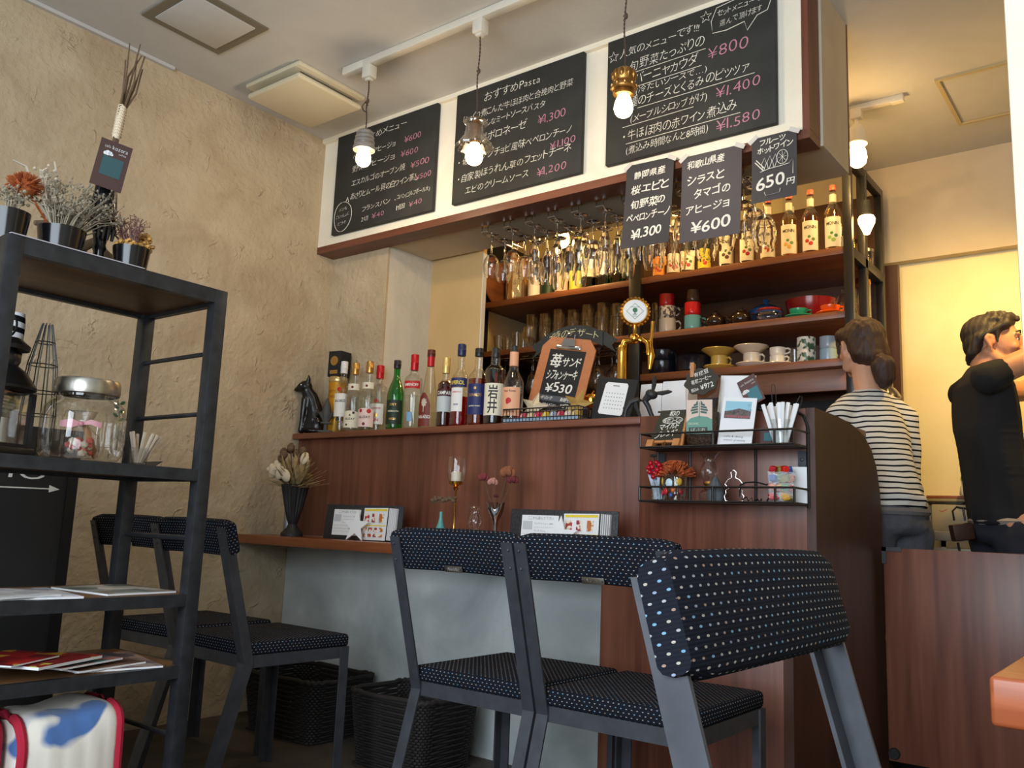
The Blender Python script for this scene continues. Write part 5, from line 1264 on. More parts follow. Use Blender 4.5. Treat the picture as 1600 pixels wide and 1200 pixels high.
# wines and spirits in the left bay
wines = [(-2.845, g_clear, l_white, (.05, .55), 'bottle with tall blank white label, third along the left top shelf', q_gold, .27),
         (-2.750, g_dkgreen, lab((24, 50, 34)), (.1, .4), 'dark green bottle with green label on the left top shelf', None, .26),
         (-2.660, g_brown, lab((232, 196, 176)), (.12, .48), 'brown bottle with pink and red label on the left top shelf', None, .29),
         (-2.565, g_green, lab((170, 180, 70)), (.05, .45), 'olive-green labelled bottle on the left top shelf', None, .30),
         (-2.480, g_dkgreen, l_cream, (.30, .62), 'dark wine bottle with plain cream label, sixth on the left top shelf', None, .30),
         (-2.388, g_dkgreen, l_cream, (.30, .66), 'dark wine bottle with cream label half hidden by the tall glasses', None, .30),
         (-2.298, g_dkgreen, None, None, 'unlabelled dark wine bottle nearest the middle post', None, .30),
         (-2.215, g_dkgreen, lab((150, 150, 70)), (.2, .5), 'dark bottle with olive label beside the middle post', None, .30)]
for x, g, lm, lz, l_, q, H in wines:
    bottle(l_, (x, 3.84, ZS1 + .0005), H, .078, glass=g, shoulder=.58, neck=.72, rn=.014, liquid=q, level=.5, cap=c_black, caph=.04,
      labels=[(lz[0], lz[1], 62, lm)] if lm else [], rot=-8, name='wine_bottle')
t = thing('wooden_box', 'tall pale wooden bottle box with a brushed paper label, far left of top shelf', 'box', (-3.005, 3.91, ZS1), R(20))
mb = MB(); mb.box(-.055, .055, -.055, .055, 0, .30, bev=.002); mb.build('box', wood('box_wood', (176, 122, 62), (208, 156, 92), scale=(14, 14, 1), knots=False), t)
mb = MB(); mb.box(-.028, .028, -.0565, -.0552, .06, .27); p_ = mb.build('label', l_cream, t, smooth=False)
write(p_, l_black, [('山', -.024, .20, .05, .046, 0), ('崎', -.024, .13, .05, .046, 0)], -.0570, 'lettering', jit=.3)
t = thing('round_tray', 'round wooden tray leaning against the left side of the top shelf', 'tray', (-3.090, 3.83, ZS1), R(90)); t.rotation_euler = (R(-3), 0, R(90))
mb = MB(); mb.lathe([(0, -.008), (.13, -.008), (.135, 0), (.13, .006), (.12, .002), (0, .002)], 36, (0, 0, .135), axis='Y'); mb.build('tray', m_shelf, t)
t = thing('glass_decanter', 'clear glass decanter on the top shelf beside the wooden box', 'decanter', (-2.930, 3.775, ZS1 + .001))
mb = MB(); mb.lathe([(0, 0), (.05, 0), (.055, .01), (.056, .10), (.045, .13), (.022, .16), (.018, .2), (.022, .24)], 24); mb.build('glass_body', m_glass, t)
# crockery on the middle shelf, right bay
m_thick = thin('bar_glass', (.97, .97, .95), gloss=.03, refl=.9)
def mug(t, r, h, m, flat=True, handle=True, ang=0.0, name='cup_body', n=28):
    mb = MB(); mb.lathe([(0, .002), (r * .86, .0), (r * .97, .006), (r, .02), (r, h), (r - .003, h), (r - .004, .01), (0, .008)], n)
    o = mb.build(name, m, t)
    if handle:
        mb = MB(); ca, sa = math.cos(ang), math.sin(ang)
        pts = [(r * .96, h * .82), (r + .014, h * .84), (r + .024, h * .66), (r + .024, h * .42), (r + .012, h * .24), (r * .96, h * .22)]
        mb.tube([(p * ca, p * sa, z) for p, z in pts], .0045, 8); mb.build('handle', m, t)
    return o
def glaze(rgb, r=.2): return mat('glaze', rgb, rough=r)
z2 = ZS2 + .0005; z3 = ZS3 + .0005
def addmug(l_, x, y, z, r, h, m, ang=.3, cat='mug', **k):
    t = thing('mug' if cat == 'mug' else 'cup', l_, cat, (x, y, z)); mug(t, r, h, m, ang=ang, **k); return t
addmug('pale grey mug at the bottom of the left mug stack', -1.975, 3.775, z2, .042, .075, glaze((186, 180, 168)), .2)
m_pat = spots('floral_glaze', (206, 198, 184), (70, 60, 60), scale=55, lo=.5, hi=.56, rough=.3)
addmug('black-and-white patterned mug in the middle of the left mug stack', -1.975, 3.775, z2 + .0765, .040, .062, m_pat, .1)
addmug('glossy red upside-down mug on top of the left stack', -1.980, 3.775, z2 + .140, .037, .060, glaze((176, 24, 30)), handle=False)
addmug('turquoise mug at the bottom of the right mug stack', -1.839, 3.775, z2, .041, .075, glaze((104, 168, 172)), .25)
addmug('bright red mug standing on the turquoise one', -1.841, 3.775, z2 + .0765, .039, .064, glaze((206, 30, 34)), 2.6)
addmug('dark brown mug on top of the red mug', -1.838, 3.775, z2 + .142, .034, .060, glaze((62, 38, 28)), handle=False)
def teapot(l_, x, y, s, m, spout=-1):
    t = thing('teapot', l_, 'teapot', (x, y, z2), R(10)); mb = MB()
    mb.lathe([(0, 0), (s * .6, 0), (s * .95, s * .4), (s, s * .8), (s * .85, s * 1.2), (s * .5, s * 1.42), (0, s * 1.45)], 28); mb.build('body', m, t)
    mb = MB(); mb.lathe([(s * .5, s * 1.42), (s * .46, s * 1.52), (s * .2, s * 1.6), (s * .08, s * 1.62), (s * .1, s * 1.72), (s * .14, s * 1.78), (0, s * 1.86)], 20); mb.build('lid', m, t)
    mb = MB(); mb.tube([(spout * s * .9, 0, s * .6), (spout * s * 1.25, 0, s * .85), (spout * s * 1.4, 0, s * 1.2)], [s * .22, s * .15, s * .11], 10); mb.build('spout', m, t)
    mb = MB(); mb.tube([(-spout * s * .9, 0, s * 1.15), (-spout * s * 1.35, 0, s * 1.1), (-spout * s * 1.4, 0, s * .7), (-spout * s * .95, 0, s * .4)], s * .09, 8); mb.build('handle', m, t)
m_brownpot = mat('dark_brown_glaze', (40, 26, 20), rough=.15)
teapot('dark brown round teapot right of the turquoise mug', -1.727, 3.785, .050, m_brownpot)
teapot('dark brown round teapot in front of the blue pot', -1.598, 3.785, .050, m_brownpot)
t = thing('casserole_pot', 'small blue lidded pot behind the dark brown teapots', 'pot', (-1.535, 3.93, z2))
m_blue = glaze((40, 84, 140)); mb = MB(); mb.lathe([(0, 0), (.06, 0), (.075, .02), (.078, .09), (0, .09)], 28); mb.build('body', m_blue, t)
mb = MB(); mb.lathe([(.080, .09), (.078, .10), (.04, .125), (.012, .13), (.01, .14), (.02, .15), (0, .155)], 28); mb.build('lid', m_blue, t)
t = thing('glass_bowl', 'low clear glass bowl with a blue rim and red lid', 'bowl', (-1.458, 3.775, z2))
mb = MB(); mb.lathe([(0, 0), (.04, 0), (.060, .012), (.064, .028), (.058, .042), (.056, .042), (.06, .028), (.05, .012), (0, .006)], 28); mb.build('glass_body', m_glass, t)
mb = MB(); mb.lathe([(.057, .042), (.059, .046), (.054, .050), (0, .051)], 28); mb.build('blue_lid', m_blue, t)
mb = MB(); mb.lathe([(.050, .051), (.054, .056), (.048, .064), (0, .067)], 28); mb.build('red_lid', glaze((150, 44, 44)), t)
t = thing('casserole_pot', 'wide dark red bowl behind the green and orange cups', 'bowl', (-1.320, 3.93, z2))
mb = MB(); mb.lathe([(0, 0), (.07, 0), (.10, .03), (.112, .10), (.116, .118), (.108, .118), (.10, .08), (.07, .02), (0, .015)], 32); mb.build('body', glaze((132, 20, 22)), t)
def cupset(l_, x, y, z, m, r=.040, h=.036, sr=.062):
    t = thing('cup', l_ + ' cup on its saucer', 'cup', (x, y, z + .009)); mb = MB(); mb.lathe([(0, 0), (r * .5, 0), (r * .8, .008), (r, h * .7), (r * 1.04, h), (r * .98, h), (r * .75, .012), (0, .006)], 28); mb.build('cup_body', m, t)
    mb = MB(); mb.tube([(r * .95, 0, h * .8), (r * 1.4, 0, h * .75), (r * 1.4, 0, h * .35), (r * .85, 0, h * .3)], .004, 8); mb.build('handle', m, t)
    t = thing('saucer', l_ + ' saucer under the cup of its colour', 'saucer', (x, y, z)); mb = MB(); mb.lathe([(0, 0), (sr * .6, 0), (sr, .012), (sr - .001, .015), (sr * .6, .006), (0, .006)], 32); mb.build('saucer_body', m, t)
cupset('jade green', -1.322, 3.770, z2, glaze((46, 150, 110)))
cupset('bright orange', -1.185, 3.775, z2, glaze((232, 96, 24)))
t = thing('glass_cloche', 'ribbed glass cone lid behind the orange cup', 'cloche', (-1.165, 3.90, z2))
mb = MB(); mb.lathe([(.060, 0), (.058, .05), (.045, .09), (.02, .12), (.008, .13), (.012, .145), (0, .155)], 24); mb.build('glass_body', m_glass, t)
# crockery on the lower shelf
m_blk = glaze((24, 26, 36), .15)
t = thing('casserole_pot', 'black casserole at the bottom left of the lower shelf', 'pot', (-2.01, 3.80, z3)); mb = MB(); mb.lathe([(0, 0), (.06, 0), (.068, .01), (.068, .07), (0, .07)], 28); mb.build('body', m_blk, t)
t = thing('casserole_pot', 'black casserole stacked on its black neighbour at the far left', 'pot', (-2.01, 3.80, z3 + .0705)); mb = MB(); mb.lathe([(0, 0), (.056, 0), (.064, .01), (.064, .055), (.03, .07), (0, .072)], 28); mb.build('body', m_blk, t)
t = thing('casserole_pot', 'wide navy-black oval casserole left of the yellow cups', 'pot', (-1.852, 3.81, z3)); mb = MB(); mb.lathe([(0, 0), (.075, 0), (.088, .012), (.090, .075), (.094, .08), (.06, .098), (0, .104)], 32); mb.tube([(-.088, 0, .07), (-.11, 0, .07), (-.11, .02, .07), (-.088, .02, .07)], .006, 8); mb.build('body', m_blk, t)
def tower(col, m, x, s=1.0):
    y = 3.785
    t = thing('saucer', col + ' saucer at the bottom of a crockery stack on the lower shelf', 'saucer', (x, y, z3)); mb = MB(); mb.lathe([(0, 0), (.05 * s, 0), (.076 * s, .020), (.074 * s, .023), (.05 * s, .008), (0, .008)], 32); mb.build('saucer_body', m, t)
    t = thing('cup', col + ' cup between the saucers of a crockery stack on the lower shelf', 'cup', (x, y, z3 + .0085)); mug(t, .040 * s, .062, m, ang=-.2)
    t = thing('saucer', col + ' saucer topping a crockery stack on the lower shelf', 'saucer', (x - .004, y, z3 + .0712)); mb = MB(); mb.lathe([(0, 0), (.04 * s, 0), (.08 * s, .030), (.078 * s, .033), (.04 * s, .008), (0, .008)], 32); mb.build('saucer_body', m, t)
tower('mustard yellow', glaze((206, 172, 84)), -1.706)
tower('cream white', glaze((222, 210, 190)), -1.546)
m_cw = glaze((228, 220, 204))
t = thing('saucer', 'white saucer under two stacked espresso cups', 'saucer', (-1.42, 3.785, z3)); mb = MB(); mb.lathe([(0, 0), (.045, 0), (.068, .010), (.066, .013), (.045, .006), (0, .006)], 32); mb.build('saucer_body', m_cw, t)
addmug('white espresso cup on the white saucer', -1.425, 3.785, z3 + .0065, .036, .040, m_cw, -.3, cat='cup')
addmug('white espresso cup on top of the other one', -1.425, 3.785, z3 + .0470, .036, .038, m_cw, -.1, cat='cup')
m_leaf = spots('leaf_glaze', (226, 222, 206), (60, 92, 62), scale=42, lo=.50, hi=.55, rough=.3)
addmug('lower leaf-patterned cup of a two-cup stack', -1.296, 3.785, z3, .040, .060, m_leaf, 2.2, cat='cup')
addmug('upper leaf-patterned cup of a two-cup stack', -1.296, 3.785, z3 + .0605, .040, .058, m_leaf, 2.4, cat='cup')
addmug('pale blue mug beside the leaf-patterned cups', -1.205, 3.80, z3, .036, .060, glaze((150, 178, 196)), 1.2)
addmug('blue-grey mug stacked on the pale blue one', -1.205, 3.80, z3 + .0605, .036, .056, glaze((150, 166, 178)), 1.2)
t = thing('glass_tumbler', 'small clear glass between the espresso and leaf cups', 'glass', (-1.352, 3.80, z3)); tumbler(t, .024, .030, .07)
# glassware on the middle shelf of the left bay
t0 = None; rnd = random.Random(31)
for i in range(13):
    x = -2.825 + (i % 7) * .092; y = 3.80 + (i // 7) * .12; h = .19 + .025 * rnd.random()
    l_ = 'tall clear beer glass in the crowd on the left middle shelf'
    if t0 is None:
        t0 = thing('beer_glass', l_, 'glass', (x, y, z2), 0, 'tall beer glasses on the left middle shelf'); tumbler(t0, .026, .036, .20, m=m_thick)
    else: dup(t0, (x, y, z2), rnd.random(), l_).scale = (1, 1, h / .20)
for x, y, r0, r1, h, l_ in ((-3.04, 3.78, .022, .034, .10, 'short glass nearest the left side of the shelving'), (-2.985, 3.79, .030, .033, .085, 'short straight tumbler, second from the left on the middle shelf'), (-2.925, 3.80, .028, .040, .11, 'flared tumbler, third from the left on the middle shelf'), (-2.86, 3.775, .030, .036, .095, 'thick tumbler left of the tall beer glasses')):
    t = thing('glass_tumbler', l_, 'glass', (x, y, z2)); tumbler(t, r0, r1, h)
t = thing('goblet', 'frosted cut-glass goblet before the tall beer glasses', 'glass', (-2.795, 3.735, z2))
mb = MB(); mb.lathe([(0, 0), (.024, .0), (.024, .004), (.006, .012), (.006, .03), (.026, .045), (.034, .06), (.034, .115), (.031, .115), (.031, .06), (0, .045)], 16); mb.build('glass_body', thin('frosted_glass', (.80, .76, .68), gloss=.25, refl=1.5), t)
t = thing('glass_jar', 'tall clear jar right of the middle post on the middle shelf', 'jar', (-2.052, 3.80, z2)); tumbler(t, .022, .024, .17)
# ------------------------------------------------------------------ stemware hanging from racks under the beam
ZSO = 2.0775
rail0 = thing('glass_rail', 'chrome wire stemware rail screwed under the beam', 'glass rail', (-2.29, 2.85, ZSO), 0, 'stemware rails under the beam')
mb = MB()
for s in (-1, 1):
    mb.tube([(s * .016, -.125, -.002), (s * .016, -.130, -.03), (s * .016, -.120, -.036), (s * .016, .120, -.036), (s * .016, .125, -.002)], .0022, 6)
mb.tube([(-.016, -.130, -.03), (.016, -.130, -.03)], .002, 6); mb.build('wire', m_chrome, rail0)
for y0, y1 in ((-.135, -.115), (.115, .13)):
    mb = MB(); mb.box(-.024, .024, y0, y1, -.003, 0); mb.build('plate', m_agold, rail0, smooth=False)
def stem(name, prof, foot, h, l_, group):
    t = thing(name, l_, 'wine glass', (0, 0, 0), 0, group)
    full = prof + [(r - .0013, z) for r, z in prof[::-1][:-1]] + [(0, prof[0][1] + .004)]; full = [(0, prof[0][1] - .002)] + full
    mb = MB(); mb.lathe(full, 24); mb.build('bowl', m_stemw, t)
    mb = MB(); z1 = prof[0][1]; mb.lathe([(0, 0), (foot, 0), (foot * .98, .0025), (.008, .006), (.0038, .014), (.0036, z1 * .6), (.0045, z1 - .006), (.0046, z1 - .0025), (0, z1 - .0022)], 20, (0, 0, 0)); mb.build('stem', m_stemw, t)
    t.rotation_euler = (PI, 0, 0)
    return t
g1 = stem('wine_glass', [(.005, .085), (.018, .092), (.030, .112), (.034, .135), (.031, .165), (.026, .185)], .031, .185, 'small wine glass hanging upside down from a rail at the left end', 'small hanging wine glasses')
g2 = stem('champagne_flute', [(.004, .075), (.012, .085), (.022, .12), (.027, .16), (.026, .20), (.023, .225)], .030, .225, 'slim flute hanging upside down between the small and the large glasses', 'hanging flutes')
g3 = stem('wine_glass', [(.006, .075), (.024, .082), (.038, .105), (.043, .135), (.040, .17), (.033, .205)], .034, .205, 'large wine glass hanging upside down near the paper posters', 'large hanging wine glasses')
ZG = ZSO - .0365 + .003
first = {1: True, 2: True, 3: True}
for i in range(11):
    x = -2.285 + .113 * i
    if i: dup(rail0, (x, 2.85, ZSO))
    kind = 1 if i < 2 else (2 if i < 4 else (3 if i % 2 == 0 or i > 8 else 2))
    src = {1: g1, 2: g2, 3: g3}[kind]
    for k, y in enumerate((2.766, 2.856, 2.946)):
        if k == 2 and i in (0, 9): continue
        if first[kind]: src.location = (x, y, ZG); first[kind] = False
        else:
            o = dup(src, (x, y, ZG)); o.rotation_euler = (PI, 0, random.uniform(0, 2))
# a second rank under the left middle shelf
g4 = dup(g1, (-3.0, 3.80, ZS2 - .034)); g4['label'] = 'wine glass hanging under the left middle shelf, behind the bottles'; g4['group'] = 'wine glasses under the left middle shelf'
for i in range(1, 15):
    o = dup(g4, (-3.0 + (i % 8) * .105, 3.78 + .13 * (i // 8), ZS2 - .034)); o.rotation_euler = (PI, 0, 0)
t = thing('glass_rail', 'long wire stemware rail under the left middle shelf', 'glass rail', (-2.62, 3.8, ZS2 - .0305))
mb = MB()
for y in (-.026, .026, .104, .156): mb.tube([(-.45, y, -.003), (.45, y, -.003)], .002, 6)
mb.build('wire', m_chrome, t)
# odds and ends at the right end of the shelving
t = thing('glass_jar', 'tall lit glass jar in the end bay of the shelving', 'jar', (-1.115, 4.02, z2))
tumbler(t, .036, .036, .19); mb = MB(); mb.lathe([(.037, .19), (.037, .21), (.03, .22), (0, .222)], 24); mb.build('lid', m_gold, t)
t = thing('glass_jar', 'small jar with brown lid on the end of the top shelf', 'jar', (-1.12, 3.99, ZS1)); tumbler(t, .030, .030, .11); mb = MB(); mb.lathe([(.032, .11), (.032, .13), (0, .132)], 20); mb.build('lid', c_brown, t)
t = thing('glass_jar', 'round jar at the rear end of the top shelf', 'jar', (-1.12, 4.11, ZS1)); tumbler(t, .034, .034, .085); mb = MB(); mb.lathe([(.035, .085), (.035, .10), (.01, .115), (0, .115)], 20); mb.build('lid', m_steel, t)
t = thing('cork_jar', 'small bottle with cork behind the front end post of the top shelf', 'bottle', (-1.135, 3.80, ZS1)); tumbler(t, .026, .026, .10); mb = MB(); mb.box(-.018, .018, -.028, -.026, .02, .07); mb.build('label', l_cream, t, smooth=False); mb = MB(); mb.lathe([(.02, .10), (.018, .12), (0, .12)], 16); mb.build('cork', m_pine, t)
# ------------------------------------------------------------------ kitchen behind the gate
t = thing('kitchen_sink', 'stainless steel sink unit against the kitchen wall', 'sink', (-.55, 4.15, 0))
mb = MB(); mb.T = Matrix.Translation((.55, -4.15, 0)); mb.box(-.92, .20, 3.96, 3.985, .83, .868, bev=.004); mb.box(-.92, -.89, 3.97, 4.33, .70, .866); mb.box(.16, .20, 3.97, 4.33, .70, .866); mb.box(-.92, .20, 3.985, 4.33, .62, .64); mb.box(-.92, .20, 3.985, 4.02, .835, .862); mb.build('basin', m_sink, t)
mb = MB(); mb.T = Matrix.Translation((.55, -4.15, 0)); mb.box(-.925, .20, 4.33, 4.392, .80, .992, bev=.004); mb.build('splashback', m_sink, t)
mb = MB(); mb.T = Matrix.Translation((.55, -4.15, 0)); mb.box(-.90, .18, 4.05, 4.07, .10, .80); mb.build('front_apron', m_sink, t)
for x in (-.90, .16):
    for y in (4.0, 4.33):
        mb = MB(); mb.T = Matrix.Translation((.55, -4.15, 0)); mb.box(x, x + .03, y, y + .03, 0, .84); mb.build('leg', m_sink, t, smooth=False)
write(t, l_red, [('✓', -.345, .965 - .01, .03, .04, 0)], 4.329 - 4.15, 'red_mark', jit=0)
t = thing('kitchen_tap', 'chrome tap with a white and green water filter above the sink', 'tap', (-.745, 4.36, .9925))
mb = MB(); mb.lathe([(0, 0), (.020, 0), (.020, .01), (.013, .014), (.012, .09), (0, .092)], 20); mb.tube([(0, 0, .08), (0, -.01, .12), (-.005, -.03, .135), (-.012, -.05, .13)], .009, 10); mb.tube([(0, 0, .075), (.03, -.01, .08), (.05, -.02, .078)], .007, 8); mb.build('tap_body', m_chrome, t)
mb = MB(); mb.lathe([(0, .040), (.026, .040), (.028, .046), (.024, .075), (.019, .085), (.019, .105), (0, .106)], 24, (-.030, -.05, 0)); mb.build('filter', m_plastic, t)
mb = MB(); mb.lathe([(.0195, .104), (.022, .108), (.020, .122), (.012, .132), (0, .134)], 24, (-.030, -.05, 0)); mb.build('filter_cap', lab((156, 196, 60)), t)
for i, (c_, z, l_, rz) in enumerate((((36, 32, 28), .9925, 'dark tray at the bottom of the pile on the sink splashback', 0), ((150, 140, 104), 1.0060, 'beige tray between the dark and brown ones on the splashback', 2), ((140, 78, 48), 1.0195, 'brown wooden tray topping the pile on the splashback', 3))):
    t = thing('serving_tray', l_, 'tray', (-.862, 4.365, z), 0); t.rotation_euler = (0, R(0), R(rz * .3))
    mb = MB(); mb.box(-.085, .085, -.026, .022, 0, .013, bev=.002); mb.build('tray', mat('tray_face', c_, rough=.5), t)
t = thing('cable_hose', 'black hose looping behind the tap over the splashback', 'hose', (-.70, 4.35, 0.993))
mb = MB(); mb.tube([(-.10, -.01, .002), (-.07, -.015, .018), (-.03, -.01, .026), (.0, .01, .022), (.05, .01, .024), (.09, 0, .02)], .004, 8); mb.build('hose', m_black, t)
t = thing('plastic_jug', 'clear plastic jug with ridges behind the woman at the shelving end', 'jug', (-.992, 3.93, 1.30))
mb = MB(); p = [(0, 0), (.045, 0)]
for i in range(6): p += [(.050, .012 + i * .024), (.045, .024 + i * .024)]
p += [(.030, .165), (.018, .175), (.018, .19), (0, .19)]
mb.lathe(p, 24); mb.build('jug_body', thin('cloudy_plastic', (.86, .84, .76), gloss=.2, refl=1.3), t)
t = thing('utility_cart', 'narrow black steel stand at the right end of the shelving', 'stand', (-.988, 3.98, 0))
mb = MB(); mb.box(-.06, .06, -.16, .16, 1.275, 1.30, bev=.004); mb.build('top', m_black, t)
for x in (-.05, .05):
    for y in (-.15, .15):
        mb = MB(); mb.box(x - .01, x + .01, y - .01, y + .01, 0, 1.275); mb.build('leg', m_black, t, smooth=False)
# ------------------------------------------------------------------ open steel rack at the left
RX0, RX1, RY0, RY1 = -2.41, -2.02, .775, 1.337
m_rackw = wood('rack_board', (92, 62, 36), (128, 92, 56), scale=(10, 1.2, 10), knots=False, rough=.5)
rack = thing('shelf_rack', 'dark steel open shelf rack with ladder ends at the left of the picture', 'shelf rack', (-2.215, 1.056, 0))
def rk(name, m, *bx, bev=.0015):
    mb = MB(); mb.T = Matrix.Translation((2.215, -1.056, 0)); mb.box(*bx, bev=bev); return mb.build(name, m, rack)
for x in (RX0, RX1 - .036):
    for y in (RY0, RY1 - .036): rk('post', m_dark, x, x + .036, y, y + .036, 0, 1.413)
ZR = (1.4135, .932, .617, .443, .085)
for i, z in enumerate(ZR):
    th = .038 if i == 0 else .030
    mb = MB(); mb.T = Matrix.Translation((2.215, -1.056, 0))
    x0, x1 = RX0 + (.0 if i == 0 else .02), RX1 - .001
    mb.box(x1 - .02, x1, RY0 + .036, RY1 - .036, z - th, z - .0005); mb.box(x0, x0 + .02, RY0 + .036, RY1 - .036, z - th, z - .0005)
    mb.box(x0 + .02, x1 - .02, RY0 + .002, RY0 + .020, z - th, z - .0005); mb.box(x0 + .02, x1 - .02, RY1 - .020, RY1 - .002, z - th, z - .0005)
    mb.build('shelf_frame', m_dark, rack, smooth=False)
    rk('shelf_board', m_rackw, x0 + .012, x1 - .018, RY0 + .012, RY1 - .012, z - th + .010, z)
for y in (RY0 + .018, RY1 - .018):
    for z in (1.243, 1.080, .755, .27):
        mb = MB(); mb.T = Matrix.Translation((2.215, -1.056, 0)); mb.tube([(RX0 + .01, y, z), (RX1 - .012, y, z)], .0065, 8); mb.build('rung', m_dark, rack)
# cloth on the top board
t = thing('runner_cloth', 'thin pale cloth lying along the near edge of the rack top', 'cloth', (-2.13, .95, 1.4138))
mb = MB(); mb.box(-.11, .112, -.17, .145, 0, .0022); mb.build('cloth', mat('lilac_cloth', (190, 184, 190), rough=.9), t, smooth=False)
ZTR = 1.4142
m_gloss = mat('black_lacquer', (18, 18, 20), rough=.18)
def pot(x, y, r, h, l_, z=ZTR + .002):
    t = thing('flower_pot', l_, 'flower pot', (x, y, z))
    mb = MB(); mb.lathe([(0, 0), (r * .82, 0), (r, h), (r * .95, h), (r * .9, h - .01), (0, h - .012)], 36); mb.build('pot', m_gloss, t); return t
p1 = pot(-2.125, .812, .045, .076, 'black round pot at the near end of the rack top, cut off by the frame')
rnd = random.Random(17)
m_sage = mat('sage_dry', (150, 140, 120), rough=.95, noise=.3, nscale=60); m_silver = mat('silver_dry', (196, 184, 164), rough=.9); m_rustf = mat('rust_bristle', (168, 88, 42), rough=.9, noise=.4, nscale=120); m_golden = mat('golden_dry', (186, 140, 70), rough=.85, noise=.5, nscale=90); m_mauve = mat('mauve_dry', (120, 84, 78), rough=.95)
def sprays(mb, n, base, spread, hmin, hmax, rnd, bud=.003, lean=(0, 0), r=.0011, kids=5):
    for i in range(n):
        a = rnd.uniform(0, 2 * PI); q = math.sqrt(rnd.random()) * spread; h = rnd.uniform(hmin, hmax)
        p0 = Vector(base) + Vector((math.cos(a) * q * .3, math.sin(a) * q * .3, 0)); p2 = Vector(base) + Vector((math.cos(a) * q + lean[0], math.sin(a) * q + lean[1], h)); p1_ = p0.lerp(p2, .55) + Vector((rnd.uniform(-.008, .008), rnd.uniform(-.008, .008), .012))
        mb.tube([p0, p1_, p2], [r * 1.3, r, r * .7], 4)
        for k in range(kids):
            u = rnd.uniform(.35, 1); p = p1_.lerp(p2, u) if u > .5 else p0.lerp(p1_, u * 2)
            e = p + Vector((rnd.uniform(-.018, .018), rnd.uniform(-.018, .018), rnd.uniform(0, .02)))
            mb.tube([p, e], [r * .7, r * .5], 3)
            if bud: mb.ball(e, bud * rnd.uniform(.7, 1.3), 1)
mb = MB(); sprays(mb, 14, (0, 0, .065), .04, .03, .06, rnd, .004); mb.build('dried_sprigs', m_sage, p1)
p2 = pot(-2.135, .938, .055, .072, 'black round pot of grey dried sprays and an orange bristle flower')
mb = MB(); sprays(mb, 75, (.0, 0, .060), .08, .04, .13, rnd, .0032, (0, .015)); sprays(mb, 36, (0, .02, .06), .05, .05, .14, rnd, .0028, (-.01, .085)); mb.build('dried_sprays', m_sage, p2)
mb = MB(); sprays(mb, 8, (0, -.02, .06), .03, .10, .17, rnd, .004, (0, -.03), .0018, 6)
mb.tube([(0, -.02, .06), (0, -.06, .15), (0, -.085, .17), (0, -.10, .20), (0, -.13, .205)], [.002, .003, .003, .003, .002], 5)
mb.tube([(0, -.01, .06), (0, -.03, .16), (0, -.028, .20), (0, -.038, .235)], [.002, .0025, .003, .002], 5)
mb.tube([(0, .04, .06), (0, .045, .09), (0, .035, .11)], [.003, .0025, .002], 5); mb.tube([(0, -.02, .07), (0, -.055, .115), (0, -.085, .12)], [.002, .003, .002], 5); mb.ball((0, -.022, .165), (.006, .007, .016), 1, rot=(R(-25), 0, 0)); mb.build('pale_branches', m_silver, p2)
mb = MB()
for i in range(420):
    a = rnd.uniform(0, 2 * PI); el = rnd.uniform(-.5, 1.4); d = Vector((math.cos(a) * math.cos(el), math.sin(a) * math.cos(el), math.sin(el)))
    c = Vector((0, -.098, .150)); d.z *= .8; mb.tube([c + d * .012, c + d * rnd.uniform(.036, .046)], [.0017, .0008], 3)
mb.tube([(0, -.02, .06), (0, -.07, .12), (0, -.098, .14)], .003, 5); mb.ball((0, -.098, .147), .026, 2); mb.build('bristle_flower', m_rustf, p2)
p3 = pot(-2.125, 1.112, .046, .074, 'black round pot of golden dried flowers at the far end of the rack top', z=ZTR)
mb = MB()
for i in range(70):
    a = rnd.uniform(0, 2 * PI); q = math.sqrt(rnd.random()) * .042; mb.ball((q * math.cos(a), q * math.sin(a), .072 + rnd.uniform(0, .016)), (.007, .006, .005), 1, rot=(rnd.random(), rnd.random(), 0))
for i in range(34): mb.ball((rnd.uniform(-.02, .02), .035 + rnd.uniform(-.014, .02), .075 + rnd.uniform(-.012, .045)), (.007, .007, .006), 1, rot=(rnd.random(), 0, 0))
mb.build('golden_flowers', m_golden, p3)
mb = MB(); sprays(mb, 28, (0, 0, .07), .05, .03, .085, rnd, .002, (-.01, -.01), .0016, 4); mb.build('mauve_sprigs', m_mauve, p3)
# black carved hand vase with twigs and a shop card
t = thing('hand_vase', 'glossy black sculpted vase behind the pots, holding a bundle of twigs', 'vase', (-2.16, 1.045, ZTR + .002), R(0))
mb = MB(); secs = []
for z, rx, ry in ((0, .030, .022), (.012, .030, .022), (.02, .016, .014), (.05, .014, .013), (.06, .019, .017), (.07, .015, .014), (.10, .020, .020), (.13, .026, .030), (.16, .026, .033), (.20, .022, .030), (.24, .020, .026), (.27, .018, .022), (.285, .012, .014)):
    secs.append([(rx * math.cos(a), ry * math.sin(a), z) for a in [2 * PI * j / 24 for j in range(24)]])
mb.loft(secs)
for k in range(4): mb.tube([(.022, -.022 + k * .013, .125), (.026, -.020 + k * .013, .105), (.022, -.018 + k * .012, .080)], [.006, .0065, .004], 8)
mb.build('vase_body', m_gloss, t)
mb = MB(); mb.ball((.03, -.045, .012), (.014, .018, .014), 2); mb.ball((.03, -.050, .028), (.006, .010, .010), 1); mb.build('foot_ornament', m_blackm, t)
t = thing('twig_bundle', 'upright bundle of brown twigs bound with cream cord', 'twigs', (-2.155, 1.045, ZTR + .285), R(0)); t.rotation_euler = (R(-5), 0, 0)
mb = MB(); rnd = random.Random(5)
